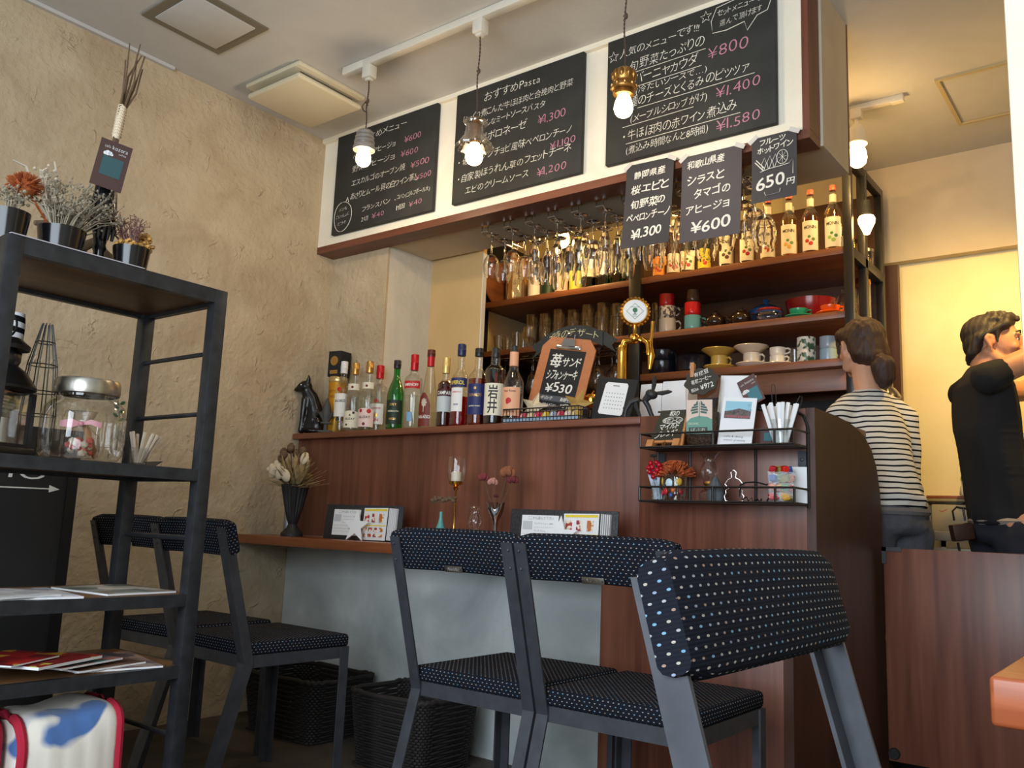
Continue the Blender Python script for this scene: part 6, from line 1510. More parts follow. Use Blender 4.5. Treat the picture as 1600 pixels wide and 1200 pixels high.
for (y0, y1, y2, z1, z2) in ((-.005, -.015, -.022, .29, .41), (-.002, -.008, -.018, .24, .35), (.002, .008, .012, .28, .40), (.004, .014, .028, .25, .40), (.0, .004, .006, .26, .43), (.005, .02, .034, .24, .355), (.001, -.002, .016, .30, .39)):
    mb.tube([(rnd.uniform(-.004, .004), y0, 0), (rnd.uniform(-.006, .006), y0 * 1.5, .16), (rnd.uniform(-.01, .01), y1 + .004, .165 + (z1 - .165) * .72), (rnd.uniform(-.012, .012), y2, .165 + (z2 - .165) * .72)], [.0032, .003, .0027, .002], 6)
mb.build('twigs', m_twig, t)
mb = MB(); mb.lathe([(.007, .075), (.0105, .08), (.0105, .165), (.007, .17)], 14)
for k in range(11): ring_ = [(.0112 * math.cos(a), .0112 * math.sin(a), .082 + k * .008 + .004 * a / PI) for a in [2 * PI * j / 12 for j in range(12)]]; mb.tube(ring_, .0016, 5, closed=True)
mb.build('cord_binding', mat('cream_cord', (222, 204, 176), rough=.9), t)
t = thing('shop_card', 'large brown card with teal window print fixed before the twig bundle', 'card', (-2.118, 1.030, 1.685), R(90)); t.rotation_euler = (0, R(0), R(76))
t.rotation_euler = Euler((R(4), R(7), R(74)))
mb = MB(); mb.box(-.038, .038, -.001, .001, -.062, .062); mb.build('card', mat('card_brown_dark', (74, 50, 46), rough=.5), t, smooth=False)
mb = MB(); mb.box(-.024, .026, -.0016, -.001, -.030, .020); mb.build('window_print', mat('card_teal_dark', (48, 84, 88), rough=.5), t, smooth=False)
mb = MB(); cloud(mb, -.014, .026, .008, -.0017); mb.build('cloud_print', m_paper, t, smooth=False)
write(t, m_paper, [('café', -.026, .042, .010, .014, 0), ('kozora', -.008, .041, .015, .038, 0), ('coffee', .010, .032, .007, .018, 0)], -.0013, 'lettering', jit=0, shear=0)
t = thing('driftwood', 'curved dark driftwood lying behind the pots on the rack', 'driftwood', (-2.30, 1.05, ZTR))
mb = MB(); mb.tube([(0, -.11, .125), (.0, -.07, .13), (-.01, -.02, .10), (-.01, .02, .06), (0, .04, .02), (0, .05, .0)], [.006, .016, .02, .022, .02, .018], 10); mb.tube([(-.01, 0, .08), (-.01, .05, .12), (0, .09, .09), (0, .11, .02), (0, .115, 0)], [.016, .014, .012, .012, .012], 10); mb.build('wood', mat('driftwood_grey', (110, 92, 72), rough=.9, bump=.6, bscale=30), t)
# second shelf: jar, lantern, bottle, little glass
Z2 = .9325
t = thing('glass_jar', 'big clear cookie jar with a brushed steel lid on the rack', 'jar', (-2.155, 1.055, Z2))
mb = MB(); secs = []
for z, r_, p in ((.001, .066, .35), (.006, .078, .35), (.02, .086, .30), (.06, .088, .28), (.11, .088, .28), (.135, .084, .35), (.15, .074, .6), (.158, .070, 1), (.166, .070, 1)):
    s = []
    for j in range(48):
        a = 2 * PI * j / 48; c_, s_ = math.cos(a), math.sin(a); k = 2 / (2.0 + 2.2 * (1 - p))
        s.append((r_ * math.copysign(abs(c_) ** k, c_) * .98, r_ * math.copysign(abs(s_) ** k, s_) * .98, z))
    secs.append(s)
mb.loft(secs, cap=False); f0 = [mb.v(p) for p in secs[0]]; mb.bm.faces.new(f0[::-1]); mb.build('glass_body', thin('jar_glass', (.96, .96, .95), refl=1.25), t)
mb = MB(); mb.lathe([(.070, .164), (.076, .166), (.077, .172), (.077, .196), (.074, .202), (.03, .206), (0, .206)], 40); mb.build('lid', m_steel, t)
t = thing('gift_pouch', 'cellophane pouch with pink ribbon and red heart sweets inside the big jar', 'gift pouch', (-2.130, 1.040, Z2 + .008), facing(-2.13, 1.04, -10))
mb = MB(); mb.loft([[(w * math.cos(a), d * math.sin(a), z) for a in [2 * PI * j / 14 for j in range(14)]] for z, w, d in ((0, .040, .022), (.02, .046, .026), (.055, .042, .024), (.082, .010, .010), (.095, .024, .012), (.115, .034, .014))]); mb.build('film', thin('cellophane', (.93, .93, .93), gloss=.1, refl=1.3), t)
mb = MB()
for s in (-1, 1): mb.loft([[(0, -.012, .080), (0, -.010, .086), (0, -.008, .086), (0, -.009, .080)], [(s * .022, -.018, .072 if s < 0 else .082), (s * .022, -.018, .094), (s * .022, -.015, .094), (s * .022, -.015, .072 if s < 0 else .082)], [(s * .046, -.014, .074), (s * .046, -.014, .088), (s * .046, -.012, .088), (s * .046, -.012, .074)]])
mb.ball((0, -.013, .083), (.007, .005, .007), 2); mb.build('ribbon', mat('pink_satin', (216, 140, 152), rough=.35), t)
mb = MB(); rnd = random.Random(2)
for i in range(16): mb.ball((rnd.uniform(-.026, .026), rnd.uniform(-.014, .010), .012 + rnd.random() * .040), rnd.uniform(.007, .011), 1)
mb.build('red_sweets', mat('red_sweets', (200, 70, 58), rough=.5), t)
mb = MB(); rnd = random.Random(3)
for i in range(9): mb.ball((rnd.uniform(-.034, .034), rnd.uniform(-.012, .014), .010 + rnd.random() * .03), rnd.uniform(.008, .012), 1)
mb.build('white_sweets', m_palebud, t)
t = thing('wooden_scoop', 'pale wooden stick leaning inside the big jar', 'stick', (-2.135, 1.085, Z2 + .012)); t.rotation_euler = (R(24), 0, 0)
mb = MB(); mb.box(-.005, .005, -.007, .007, 0, .09, bev=.003); mb.build('stick', m_pine, t)
t = thing('lantern', 'black metal lantern with glass panes at the near end of the rack', 'lantern', (-2.195, .872, Z2), R(22))
mb = MB(); mb.box(-.062, .062, -.062, .062, 0, .022, bev=.004); mb.box(-.054, .054, -.054, .054, .022, .030); mb.build('base', m_black, t)
for x in (-1, 1):
    for y in (-1, 1):
        mb = MB(); mb.box(x * .048 - .006, x * .048 + .006, y * .048 - .006, y * .048 + .006, .03, .152); mb.build('post', m_black, t, smooth=False)
for k in range(4):
    mb = MB(); mb.T = Matrix.Rotation(k * PI / 2, 4, 'Z'); mb.box(-.042, .042, -.049, -.047, .03, .152); mb.build('pane', m_glass, t, smooth=False)
mb = MB(); mb.lathe([(.058, .150), (.075, .158), (.076, .164), (.050, .20), (.030, .215), (.034, .225), (.034, .240), (.018, .262), (.010, .27), (0, .27)], 24); mb.lathe([(0, .26), (.02, .262), (.05, .252), (.052, .262), (.03, .28), (0, .285)], 24); mb.build('roof', m_black, t)
mb = MB(); ring(mb, 0, .31, .022, .026, 0, .0028); mb.build('ring_handle', m_black, t)
mb = MB(); mb.lathe([(0, .03), (.024, .03), (.024, .09), (0, .09)], 20); mb.build('candle', mat('wax_white', (228, 222, 210), rough=.5), t)
t = thing('wine_bottle', 'dark wine bottle in a black-and-white striped neck sleeve behind the lantern', 'bottle', (-2.335, .935, Z2))
mb = MB(); mb.lathe([(0, .001), (.034, .001), (.037, .008), (.037, .19), (.034, .215), (.020, .25), (.0145, .27), (.0145, .31), (0, .31)], 24); mb.build('glass_body', thin('olive_glass', (.22, .24, .05), refl=1.1), t)
m_sleeve = stripes('striped_sleeve', (222, 222, 226), (20, 20, 22), period=.030, frac=.5)
mb = MB(); mb.lathe([(.030, .262), (.0285, .30), (.029, .34), (.026, .37), (0, .372)], 24); mb.build('striped_sleeve', m_sleeve, t)
t = thing('wire_cage', 'black wire cage around a bottle behind the lantern', 'wire cage', (-2.335, 1.02, Z2))
mb = MB()
for k in range(10):
    a = 2 * PI * k / 10; mb.tube([(.04 * math.cos(a), .04 * math.sin(a), .0), (.045 * math.cos(a), .045 * math.sin(a), .12), (.035 * math.cos(a), .035 * math.sin(a), .25), (.012 * math.cos(a), .012 * math.sin(a), .36)], .0016, 4)
for z, r_ in ((.002, .04), (.12, .045), (.18, .042), (.25, .035), (.31, .024)): mb.tube([(r_ * math.cos(2 * PI * j / 16), r_ * math.sin(2 * PI * j / 16), z) for j in range(16)], .0014, 4, closed=True)
mb.build('wire', m_black, t)
t = thing('small_tray', 'small black tray under the little glasses at the far end of the rack shelf', 'tray', (-2.19, 1.195, Z2))
mb = MB(); mb.box(-.06, .06, -.045, .048, 0, .004); mb.loft([[(-.06, .046, .004), (.06, .046, .004), (.066, .062, .018), (-.066, .062, .018)], [(-.06, .048, .004), (.06, .048, .004), (.066, .065, .018), (-.066, .065, .018)]]); mb.build('tray', m_black, t, smooth=False)
t = thing('toothpick_glass', 'faceted little glass of paper-wrapped sticks right of the big jar', 'glass', (-2.165, 1.215, Z2 + .0045))
tumbler(t, .020, .026, .045, n=10)
for i in range(9):
    a = i * 2.4; tt = thing('paper_stick', 'thin paper-wrapped stick in the little faceted glass on the rack', 'stick', (-2.165 + .008 * math.cos(a), 1.215 + .008 * math.sin(a), Z2 + .011), 0, 'paper sticks in the faceted glass'); tt.rotation_euler = (R(-10 - 22 * math.sin(a)), R(18 * math.cos(a)), 0)
    mb = MB(); mb.box(-.003, .003, -.0035, .0035, 0, .082, bev=.001); mb.build('wrapper', mat('cream_wrapper', (216, 198, 176), rough=.7), tt)
t = thing('glass_bottle', 'slim clear bottle with leafy sprig just right of the big jar', 'bottle', (-2.19, 1.165, Z2 + .0045)); mb = MB(); mb.lathe([(0, .001), (.016, .001), (.019, .01), (.019, .03), (.015, .04), (.019, .05), (.018, .07), (.008, .085), (.007, .105), (.009, .107)], 20); mb.build('glass_body', m_glass, t)
mb = MB(); mb.tube([(0, 0, .02), (0, 0, .12), (.0, -.01, .165)], .0012, 4)
for k in range(5): mb.ball((0, (-1) ** k * .008 - .004, .115 + k * .011), (.003, .009, .005), 1, rot=(R(30 * (-1) ** k), 0, 0))
mb.build('sprig', mat('leaf_green', (70, 120, 84), rough=.6), t)
# magazines on the third and fourth shelf
def magazine(x, y, z, w, h, l_, cols, rz, sc, th=.004, sag=0.0):
    t = thing('magazine', l_, 'magazine', (x, y, z), R(rz), None)
    mb = MB()
    secs = []
    for k in range(9):
        u = k / 8; xx = -w / 2 + w * u; zz = sag * (1 - math.cos(u * PI)) * .5
        secs.append([(xx, -h / 2, zz), (xx, h / 2, zz), (xx, h / 2, zz + th), (xx, -h / 2, zz + th)])
    mb.loft(secs); mb.build('pages', m_paper, t, ang=30)
    mb = MB(); secs = [[(a[0] - .0 , a[1] * 1.0, a[2] + th + .0001 - (0 if i < 2 else th - .0008)) for i, a in enumerate(s)] for s in secs]
    secs = []
    for k in range(9):
        u = k / 8; xx = -w / 2 + w * u - .0005; zz = sag * (1 - math.cos(u * PI)) * .5 + th + .0002
        secs.append([(xx, -h / 2 - .0005, zz), (xx, h / 2 + .0005, zz), (xx, h / 2 + .0005, zz + .0007), (xx, -h / 2 - .0005, zz + .0007)])
    mb.loft(secs); mb.build('cover', page('cover_print', cols, sc), t, ang=30)
    return t
Zm = .6175
magazine(-2.18, 1.195, Zm, .24, .19, 'magazine with a grey-green photo cover at the far end of the third shelf', [(120, 130, 128), (170, 170, 166), (86, 98, 98), (206, 206, 200), (140, 132, 120)], 5, 16)
magazine(-2.16, .955, Zm, .26, .20, 'pale leaflet with blue print at the near end of the third shelf', [(196, 206, 220), (226, 226, 230), (170, 176, 190), (150, 130, 120), (236, 236, 240)], -8, 18)
magazine(-2.13, .90, Zm + .0055, .21, .15, 'white handout lying on top of the pale leaflet', [(226, 230, 236), (200, 206, 214), (236, 236, 238)], 14, 22, th=.002)
Zn = .4435
magazine(-2.17, 1.185, Zn, .26, .20, 'lowest magazine with mauve photo cover at the far end of the fourth shelf', [(120, 104, 108), (150, 128, 122), (90, 82, 96), (170, 150, 140)], -12, 20)
magazine(-2.175, 1.12, Zn + .0055, .25, .19, 'brownish magazine under the turquoise one on the fourth shelf', [(130, 96, 76), (150, 120, 96), (104, 78, 66)], 12, 18)
magazine(-2.165, 1.05, Zn + .0110, .25, .19, 'magazine with turquoise and pink cover on the fourth shelf', [(70, 140, 140), (150, 84, 78), (60, 120, 150), (180, 120, 110)], 20, 14, sag=.008)
magazine(-2.14, .975, Zn + .024, .26, .20, 'folded red and yellow food magazine topping the fourth-shelf pile', [(156, 22, 22), (120, 16, 18), (214, 160, 40), (180, 40, 30), (200, 190, 70), (130, 20, 20)], 24, 22, th=.006, sag=.006)
magazine(-2.13, .90, Zn + .0395, .22, .16, 'red food flyer with yellow lettering at the near end of the fourth shelf', [(150, 20, 24), (170, 30, 26), (220, 170, 50), (110, 16, 18)], 30, 20, th=.003)
# folded fleece blankets
def blanket(x, y, z, w, d, h, l_, m, me, rz=0, sd=1):
    t = thing('folded_blanket', l_, 'blanket', (x, y, z), R(rz)); rnd = random.Random(sd)
    mb = MB(); secs = []; n = 36
    for k in range(15):
        u = k / 14; yy = -d / 2 + d * u; e = 1 - .10 * abs(2 * u - 1) ** 4; s = []
        for j in range(n):
            a = 2 * PI * j / n; c_, s_ = math.cos(a), math.sin(a)
            bump = 1 + .03 * math.sin(5 * a + 4 * u) + .02 * math.sin(9 * u * PI + 2 * a)
            s.append((w / 2 * math.copysign(abs(c_) ** .45, c_) * e * bump, yy, h / 2 + h / 2 * math.copysign(abs(s_) ** .55, s_) * e * (1 + .05 * math.sin(7 * u + a)) - .004 * math.cos(3 * u)))
        secs.append(s)
    mb.loft(secs)
    for v in mb.bm.verts: v.co.z = max(0, v.co.z)
    mb.build('fleece', m, t, ang=80)
    for k in (0, 14):
        mb = MB(); pts = [Vector((p[0], p[1], max(.004, p[2]))) for p in secs[k]]
        mb.tube(pts, .011, 8, closed=True); mb.build('edging', me, t)
    return t
m_fleece = spots('cloud_fleece', (236, 230, 218), (74, 112, 172), scale=10, lo=.51, hi=.57)
m_edge = mat('red_edging', (178, 28, 56), rough=.9)
blanket(-2.135, 1.055, .0855, .24, .22, .285, 'cream fleece blanket with blue spots and red edging on the bottom of the rack', m_fleece, m_edge, 0, 1)
blanket(-2.18, .872, .0855, .20, .10, .27, 'red-edged grey blanket at the near end of the bottom rack shelf', mat('grey_fleece', (150, 140, 150), rough=.95, noise=.4, nscale=12), m_edge, 0, 2)
# black sign panel behind the rack
t = thing('floor_sign', 'tall black chalk sign with an arrow standing behind the rack', 'sign', (-2.66, 1.06, 0), R(90)); 
mb = MB(); mb.box(-.34, .235, -.02, .02, .02, 1.05, bev=.003); mb.build('panel', m_blackm, t)
mb = MB(); mb.box(-.36, .255, -.026, .026, 0, .05); mb.box(.205, .236, -.024, .022, .02, 1.05); mb.build('frame', m_black, t, smooth=False)
write(t, m_chalkw, [('cooino', -.29, .898, .085, .44, 0)], -.0212, 'writing', jit=.4)
mb = MB(); mb.tube([(-.30, -.0212, .867), (.155, -.0212, .873)], .0020, 5); mb.prism([(.155, .863), (.185, .873), (.155, .884)], -.0225, -.0205); mb.build('arrow', m_chalkw, t)
# ------------------------------------------------------------------ chairs
m_seat = dots('navy_dot_upholstery', (28, 30, 38), sx=.0132, sz=.0080)
m_iron = mat('slate_steel', (78, 80, 86), rough=.5, metal=.55, noise=.18, nscale=24)
def make_chair(label, loc, rotz):
    t = thing('dining_chair', label, 'chair', loc, rotz)
    Wc = .195; th = .005; wl = .032
    def Lsec(x, y, z, s, up=True):
        # outer corner at (x, y); s = +1 for the left post, -1 for the right one
        return [(x, y, z), (x + s * wl, y, z), (x + s * wl, y + th, z), (x + s * th, y + th, z), (x + s * th, y + wl, z), (x, y + wl, z)]
    for s in (1, -1):
        x = -s * Wc
        mb = MB(); mb.loft([Lsec(x, -.305, .0, s), Lsec(x, -.190, .400, s)]); mb.loft([Lsec(x, -.190, .400, s), Lsec(x, -.300, .782, s)])
        for z, y in ((.765, -.2955), (.725, -.284)): mb.lathe([(0, -.004), (.003, -.003), (.004, 0), (0, 0)], 8, (x + s * .012, y, z), axis='Y')
        mb.build('rear_leg', m_iron, t, smooth=False)
        mb = MB(); y = .195
        sec = lambda z: [(x, y, z), (x + s * wl, y, z), (x + s * wl, y - th, z), (x + s * th, y - th, z), (x + s * th, y - wl, z), (x, y - wl, z)]
        mb.loft([sec(0), sec(.42)]); mb.build('front_leg', m_iron, t, smooth=False)
    mb = MB(); mb.box(-Wc + .006, Wc - .006, -.186, -.181, .385, .420); mb.box(-Wc + .006, Wc - .006, .186, .191, .385, .420); mb.box(-Wc + .005, -Wc + .010, -.18, .186, .385, .420); mb.box(Wc - .010, Wc - .005, -.18, .186, .385, .420); mb.build('seat_frame', m_iron, t, smooth=False)
    mb = MB(); mb.box(-Wc + .004, Wc - .004, -.190, .200, .418, .458, bev=.012, seg=3)
    mb.build('seat', m_seat, t)
    # pad: gently curved bar, leaning back with the posts
    mb = MB(); secs = []; h = .105; d = .036
    for k in range(13):
        u = -1 + k / 6; xx = u * (Wc + .006); cy = .010 * (1 - u * u) - .004
        rd = 1.0 if abs(u) < .99 else .86
        prof = [(-d / 2, -h / 2 + .010), (-d / 2 + .004, -h / 2 + .003), (-d / 2 + .012, -h / 2), (d / 2 - .012, -h / 2), (d / 2 - .004, -h / 2 + .003), (d / 2, -h / 2 + .010), (d / 2, h / 2 - .012), (d / 2 - .005, h / 2 - .003), (d / 2 - .012, h / 2), (-d / 2 + .012, h / 2), (-d / 2 + .005, h / 2 - .003), (-d / 2, h / 2 - .012)]
        secs.append([(xx, cy + a * rd, b_ * rd) for a, b_ in prof])
    mb.loft(secs); o = mb.build('backrest', m_seat, t, ang=50); o.location = (0, -.262, .754); o.rotation_euler = (R(16), 0, 0)
    mb = MB(); mb.box(-.028, .028, -.0225, -.0195, -.046, -.031, bev=.0005); pl = mb.build('maker_plate', m_steel, o)
    mb = MB()
    for i, a_ in enumerate((18, -18, 0, 0, 60, 0, 18, -18, 0, 0)): mb.box(-.017 + i * .0038 - .0004, -.017 + i * .0038 + .0004, -.0229, -.0225, -.0425, -.0345, rot=(0, R(a_), 0))
    mb.build('embossing', m_chrome, pl, smooth=False)
    mb = MB()
    for x in (-.024, .024): mb.lathe([(0, -.001), (.0016, -.0008), (.002, 0), (0, 0)], 8, (x, -.0224, -.0385), axis='Y')
    mb.build('rivet', m_dark, pl)
    return t
ch = make_chair('navy dotted metal chair at the table, centre left of the front pair', (-1.420, 1.900, 0), 0)
dup(ch, (-1.018, 1.893, 0), 0, 'navy dotted metal chair at the table, beside its twin, left of the near chair')
dup(ch, (-2.36, 1.80, 0), R(-2), 'navy dotted metal chair just right of the shelf rack, seat in shadow')
dup(ch, (-2.800, 1.83, 0), R(2), 'navy dotted metal chair against the left wall, mostly behind the rack')
dup(ch, (-.072, .845, 0), R(-90), 'nearest navy dotted chair, large in the foreground, facing right')
# table corner at the right edge
t = thing('cafe_table', 'reddish wooden table whose near corner enters at the right edge', 'table', (.15, 1.15, 0))
mb = MB(); mb.T = Matrix.Translation((-.15, -1.15, 0)); mb.box(-.136, .46, .812, 1.45, .678, .717, bev=.004, seg=3); mb.build('tabletop', wood('cafe_table_wood', (136, 66, 34), (176, 96, 56), scale=(2, 22, 22), rough=.3, knots=False), t)
mb = MB(); mb.T = Matrix.Translation((-.15, -1.15, 0)); mb.lathe([(0, .678), (.09, .678), (.09, .672), (.03, .66), (.025, .05), (.03, .03), (0, .03)], 24, (.30, 1.22, 0)); mb.build('pedestal', m_black, t)
mb = MB(); mb.T = Matrix.Translation((-.15, -1.15, 0)); mb.lathe([(0, 0), (.20, 0), (.20, .012), (.04, .03), (0, .03)], 32, (.30, 1.22, 0)); mb.build('base', m_black, t)
# wicker baskets under the table
m_wicker = mat('dark_wicker', (32, 27, 25), rough=.75)
def basket(x, y, w, d, h, l_, rz=0):
    t = thing('wicker_basket', l_, 'basket', (x, y, 0), R(rz)); mb = MB()
    rows = int(h / .009); n = 96
    per = []
    for j in range(n):
        a = 2 * PI * j / n; c_, s_ = math.cos(a), math.sin(a)
        per.append((math.copysign(abs(c_) ** .25, c_), math.copysign(abs(s_) ** .25, s_)))
    for i in range(rows):
        z = .006 + i * .009; k = .86 + .14 * i / rows
        pts = []
        for j, (px_, py_) in enumerate(per):
            o_ = .0028 * (1 if (j // 2 + i) % 2 else -1)
            pts.append((px_ * (w / 2 * k + o_), py_ * (d / 2 * k + o_), z))
        mb.tube(pts, .0048, 5, closed=True)
    mb.build('weave', m_wicker, t)
    mb = MB()
    pts = [(px_ * w / 2, py_ * d / 2, rows * .009 + .006 + .003 * math.sin(j * 1.3)) for j, (px_, py_) in enumerate(per)]
    mb.tube(pts, .009, 8, closed=True); mb.build('rim', m_wicker, t)
    mb = MB(); mb.box(-w * .43, w * .43, -d * .43, d * .43, 0, .006); mb.build('bottom', m_wicker, t, smooth=False)
basket(-2.17, 2.32, .36, .30, .235, 'dark wicker basket on the floor under the table, near the centre chairs')
basket(-2.78, 2.36, .44, .32, .22, 'dark wicker basket in deep shadow under the table by the left wall')
# ------------------------------------------------------------------ people
def hand(mb, wrist, fwd, up, side):
    """palm and five separate bent fingers; side = +1 when the thumb lies toward +cross(fwd, up)"""
    w = Vector(wrist); f = Vector(fwd).normalized(); u = Vector(up).normalized(); s = f.cross(u).normalized()
    for k in range(4):
        b = (k - 1.5) * .020
        chain(mb, [(w + s * b * .6 + f * .01, .017), (w + s * b + f * .075, .013)], 1)
        L_ = (.070, .078, .072, .056)[k if side < 0 else 3 - k]
        p = w + s * b * 1.08 + f * .082
        chain(mb, [(p, .0092), (p + f * L_ * .45 - u * .008, .0086), (p + f * L_ * .78 - u * .026, .0078), (p + f * L_ * .9 - u * .046, .0066)], 1)
    th = w + s * side * .026 + f * .025
    chain(mb, [(th, .013), (th + s * side * .026 + f * .030 - u * .008, .0105), (th + s * side * .030 + f * .062 - u * .02, .0085)], 1)
m_skin = mat('skin', (212, 160, 128), rough=.55, noise=.06, nscale=20)
m_skin2 = mat('tanned_skin', (196, 140, 106), rough=.55, noise=.08, nscale=20)
def hairmat(name, rgb):
    m, nt, b = newmat(name); L = nt.links.new
    tc = nt.nodes.new('ShaderNodeTexCoord'); mp = nt.nodes.new('ShaderNodeMapping'); mp.inputs['Scale'].default_value = (60, 60, 9)
    n = nt.nodes.new('ShaderNodeTexNoise'); n.inputs['Scale'].default_value = 2.4; n.inputs['Detail'].default_value = 6
    L(tc.outputs['Object'], mp.inputs['Vector']); L(mp.outputs['Vector'], n.inputs['Vector'])
    cr = nt.nodes.new('ShaderNodeValToRGB'); c_ = lin(rgb)
    cr.color_ramp.elements[0].color = tuple(v * .5 for v in c_[:3]) + (1,); cr.color_ramp.elements[1].color = tuple(v * 1.7 for v in c_[:3]) + (1,)
    L(n.outputs['Fac'], cr.inputs['Fac']); L(cr.outputs['Color'], b.inputs['Base Color'])
    bp = nt.nodes.new('ShaderNodeBump'); bp.inputs['Strength'].default_value = .5; bp.inputs['Distance'].default_value = .004
    L(n.outputs['Fac'], bp.inputs['Height']); L(bp.outputs['Normal'], b.inputs['Normal'])
    b.inputs['Roughness'].default_value = .6
    return m
def head(mb, hy, hz, k=1.0, yaw=0.0):
    """skull, jaw, nose, brow, lips and ears, facing +Y"""
    c = Vector((0, hy, hz))
    Q = Matrix.Rotation(R(yaw), 3, 'Z')
    def P(x, y, z): return c + Q @ Vector((x, y, z)) * k
    _ball = mb.ball
    class _T:
        def __init__(s_): s_.ball = lambda p, r, sub=2, rot=None: _ball(p, r, sub, rot or (0, 0, R(yaw)))
    real = mb; mb = _T()
    mb.ball(P(0, -.012, .030), (.073 * k, .090 * k, .088 * k), 3)
    mb.ball(P(0, .030, .0), (.064 * k, .060 * k, .080 * k), 3)
    mb.ball(P(0, .034, -.050), (.052 * k, .050 * k, .050 * k), 3)
    mb.ball(P(0, .062, -.086), (.024 * k, .020 * k, .020 * k), 2)
    for s in (-1, 1):
        mb.ball(P(s * .036, .066, -.018), (.022 * k, .016 * k, .018 * k), 2)
        mb.ball(P(s * .030, .078, .030), (.024 * k, .010 * k, .007 * k), 2)
        chain(mb, [(P(s * .046, .02, -.07), .022 * k), (P(s * .058, -.02, -.035), .020 * k)], 2)
        # ear: rim, lobe and shell
        chain(mb, [(P(s * .074, -.006, -.030), .007 * k), (P(s * .080, -.012, -.012), .008 * k), (P(s * .086, -.022, .010), .008 * k), (P(s * .083, -.014, .024), .008 * k), (P(s * .076, -.004, .018), .007 * k), (P(s * .074, .0, -.006), .007 * k)], 2)
        mb.ball(P(s * .074, -.010, .0), (.007 * k, .012 * k, .02 * k), 2)
    chain(mb, [(P(0, .086, .026), .008 * k), (P(0, .100, -.006), .011 * k), (P(0, .104, -.020), .013 * k)], 2)
    for s in (-1, 1): mb.ball(P(s * .012, .094, -.024), (.009 * k, .010 * k, .007 * k), 2)
    mb.ball(P(0, .084, -.049), (.022 * k, .010 * k, .006 * k), 2); mb.ball(P(0, .082, -.060), (.019 * k, .010 * k, .007 * k), 2)
    return P
def face(P, root, k, mlip):
    for s in (-1, 1):
        mb = MB(); mb.ball(P(s * .031, .069, .012), (.0115 * k, .0125 * k, .0115 * k), 2); e = mb.build('eye', m_paper, root)
        mb = MB(); mb.ball(P(s * .031, .0812, .012), (.0055 * k, .0022 * k, .0055 * k), 2); mb.build('iris', m_black, e)
        mb = MB(); chain(mb, [(P(s * .014, .087, .038), .0028 * k), (P(s * .032, .087, .042), .0032 * k), (P(s * .052, .074, .036), .0022 * k)], 1); mb.build('eyebrow', m_black, root)
        mb = MB(); chain(mb, [(P(s * .019, .0790, .021), .0030 * k), (P(s * .031, .0805, .0235), .0032 * k), (P(s * .044, .0735, .018), .0028 * k)], 1); mb.build('eyelid', root.data.materials[0], root)
    mb = MB(); mb.ball(P(0, .0895, -.0545), (.021 * k, .006 * k, .0016 * k), 2); mb.build('mouth', mlip, root)
m_lip = mat('lip', (150, 84, 76), rough=.5)

# the woman in the striped top, seen from behind
hy, hz = .135, 1.562
mb = MB(); P = head(mb, hy, hz, .98, -6)
chain(mb, [((0, hy - .02, hz - .07), .052), ((0, .088, 1.37), .054)])
chain(mb, [((0, .075, 1.30), (.115, .066, .04)), ((0, .05, 1.18), (.120, .088, .08)), ((0, .012, 1.03), (.108, .082, .08)), ((0, 0, .92), (.130, .10, .08))])
arms = {}
for s in (-1, 1):
    arms[s] = [((s * .140, .07, 1.280), .040), ((s * .172, .09, 1.06), .034), ((s * .130, .25, 1.07), .026)]
    chain(mb, arms[s]); hand(mb, (s * .120, .265, 1.07), (-s * 1, .40, -.1), (0, .1, 1), -s * 1)
    chain(mb, [((s * .08, 0, .88), .082), ((s * .085, .02, .48), .052), ((s * .085, -.015, .09), .036)])
    chain(mb, [((s * .085, -.03, .045), .030), ((s * .09, .11, .032), .024)])
woman = blob('person', mb, m_skin, voxel=.0055, smooth=5)
tag(woman, 'person in a black-and-white striped top seen from behind at the bar end', 'person')
WL = (-.885, 3.43, 0); woman.location = WL; woman.rotation_euler = (0, 0, R(50))
face(P, woman, .98, m_lip)
mb = MB()
ZR_ = (0, 0, R(-6))
mb.ball(P(0, -.020, .045), (.083, .098, .084), 3, ZR_); mb.ball(P(0, -.055, .0), (.076, .066, .080), 3, ZR_); mb.ball(P(0, -.070, -.030), (.062, .050, .046), 3, ZR_)
for s in (-1, 1):
    chain(mb, [(P(s * .060, .045, .066), .024), (P(s * .070, .010, .058), .020), (P(s * .062, -.050, .034), .022), (P(s * .050, -.080, -.028), .026)], 3)
    chain(mb, [(P(s * .050, .072, .074), .020), (P(s * .064, .068, .035), .010), (P(s * .067, .062, .010), .005)], 3)
chain(mb, [(P(-.03, .076, .085), .024), (P(.03, .076, .085), .024)], 3)
chain(mb, [(P(.004, -.100, -.050), .030), (P(.008, -.124, -.062), .028), (P(.014, -.142, -.090), .045), (P(.020, -.138, -.130), .040), (P(.024, -.128, -.165), .016)], 3)
blob('hair', mb, hairmat('dark_brown_hair', (58, 38, 28)), woman, .005, 14, lambda c: .0012 * math.sin(c.x * 260 + c.z * 60) + .001 * math.sin(c.y * 240 + c.z * 80))
mb = MB(); mb.lathe([(.026, -.008), (.0325, 0), (.026, .008)], 20, P(.008, -.122, -.061), axis='Y'); o = mb.build('hair_tie', mat('brown_elastic', (60, 42, 34), rough=.8), woman)
mb = MB()
chain(mb, [((0, .086, 1.385), (.072, .060, .016)), ((0, .080, 1.345), (.092, .072, .030)), ((0, .072, 1.295), (.128, .082, .045)), ((0, .05, 1.18), (.136, .102, .08)), ((0, .012, 1.06), (.130, .100, .08)), ((0, .0, .98), (.152, .120, .04)), ((0, 0, .945), (.156, .124, .016))])
for s in (-1, 1): chain(mb, [((s * .055, .080, 1.345), .044), ((s * .100, .075, 1.318), .050), ((s * .143, .07, 1.285), .053), ((s * .176, .10, 1.065), .045), ((s * .136, .22, 1.07), .036)])
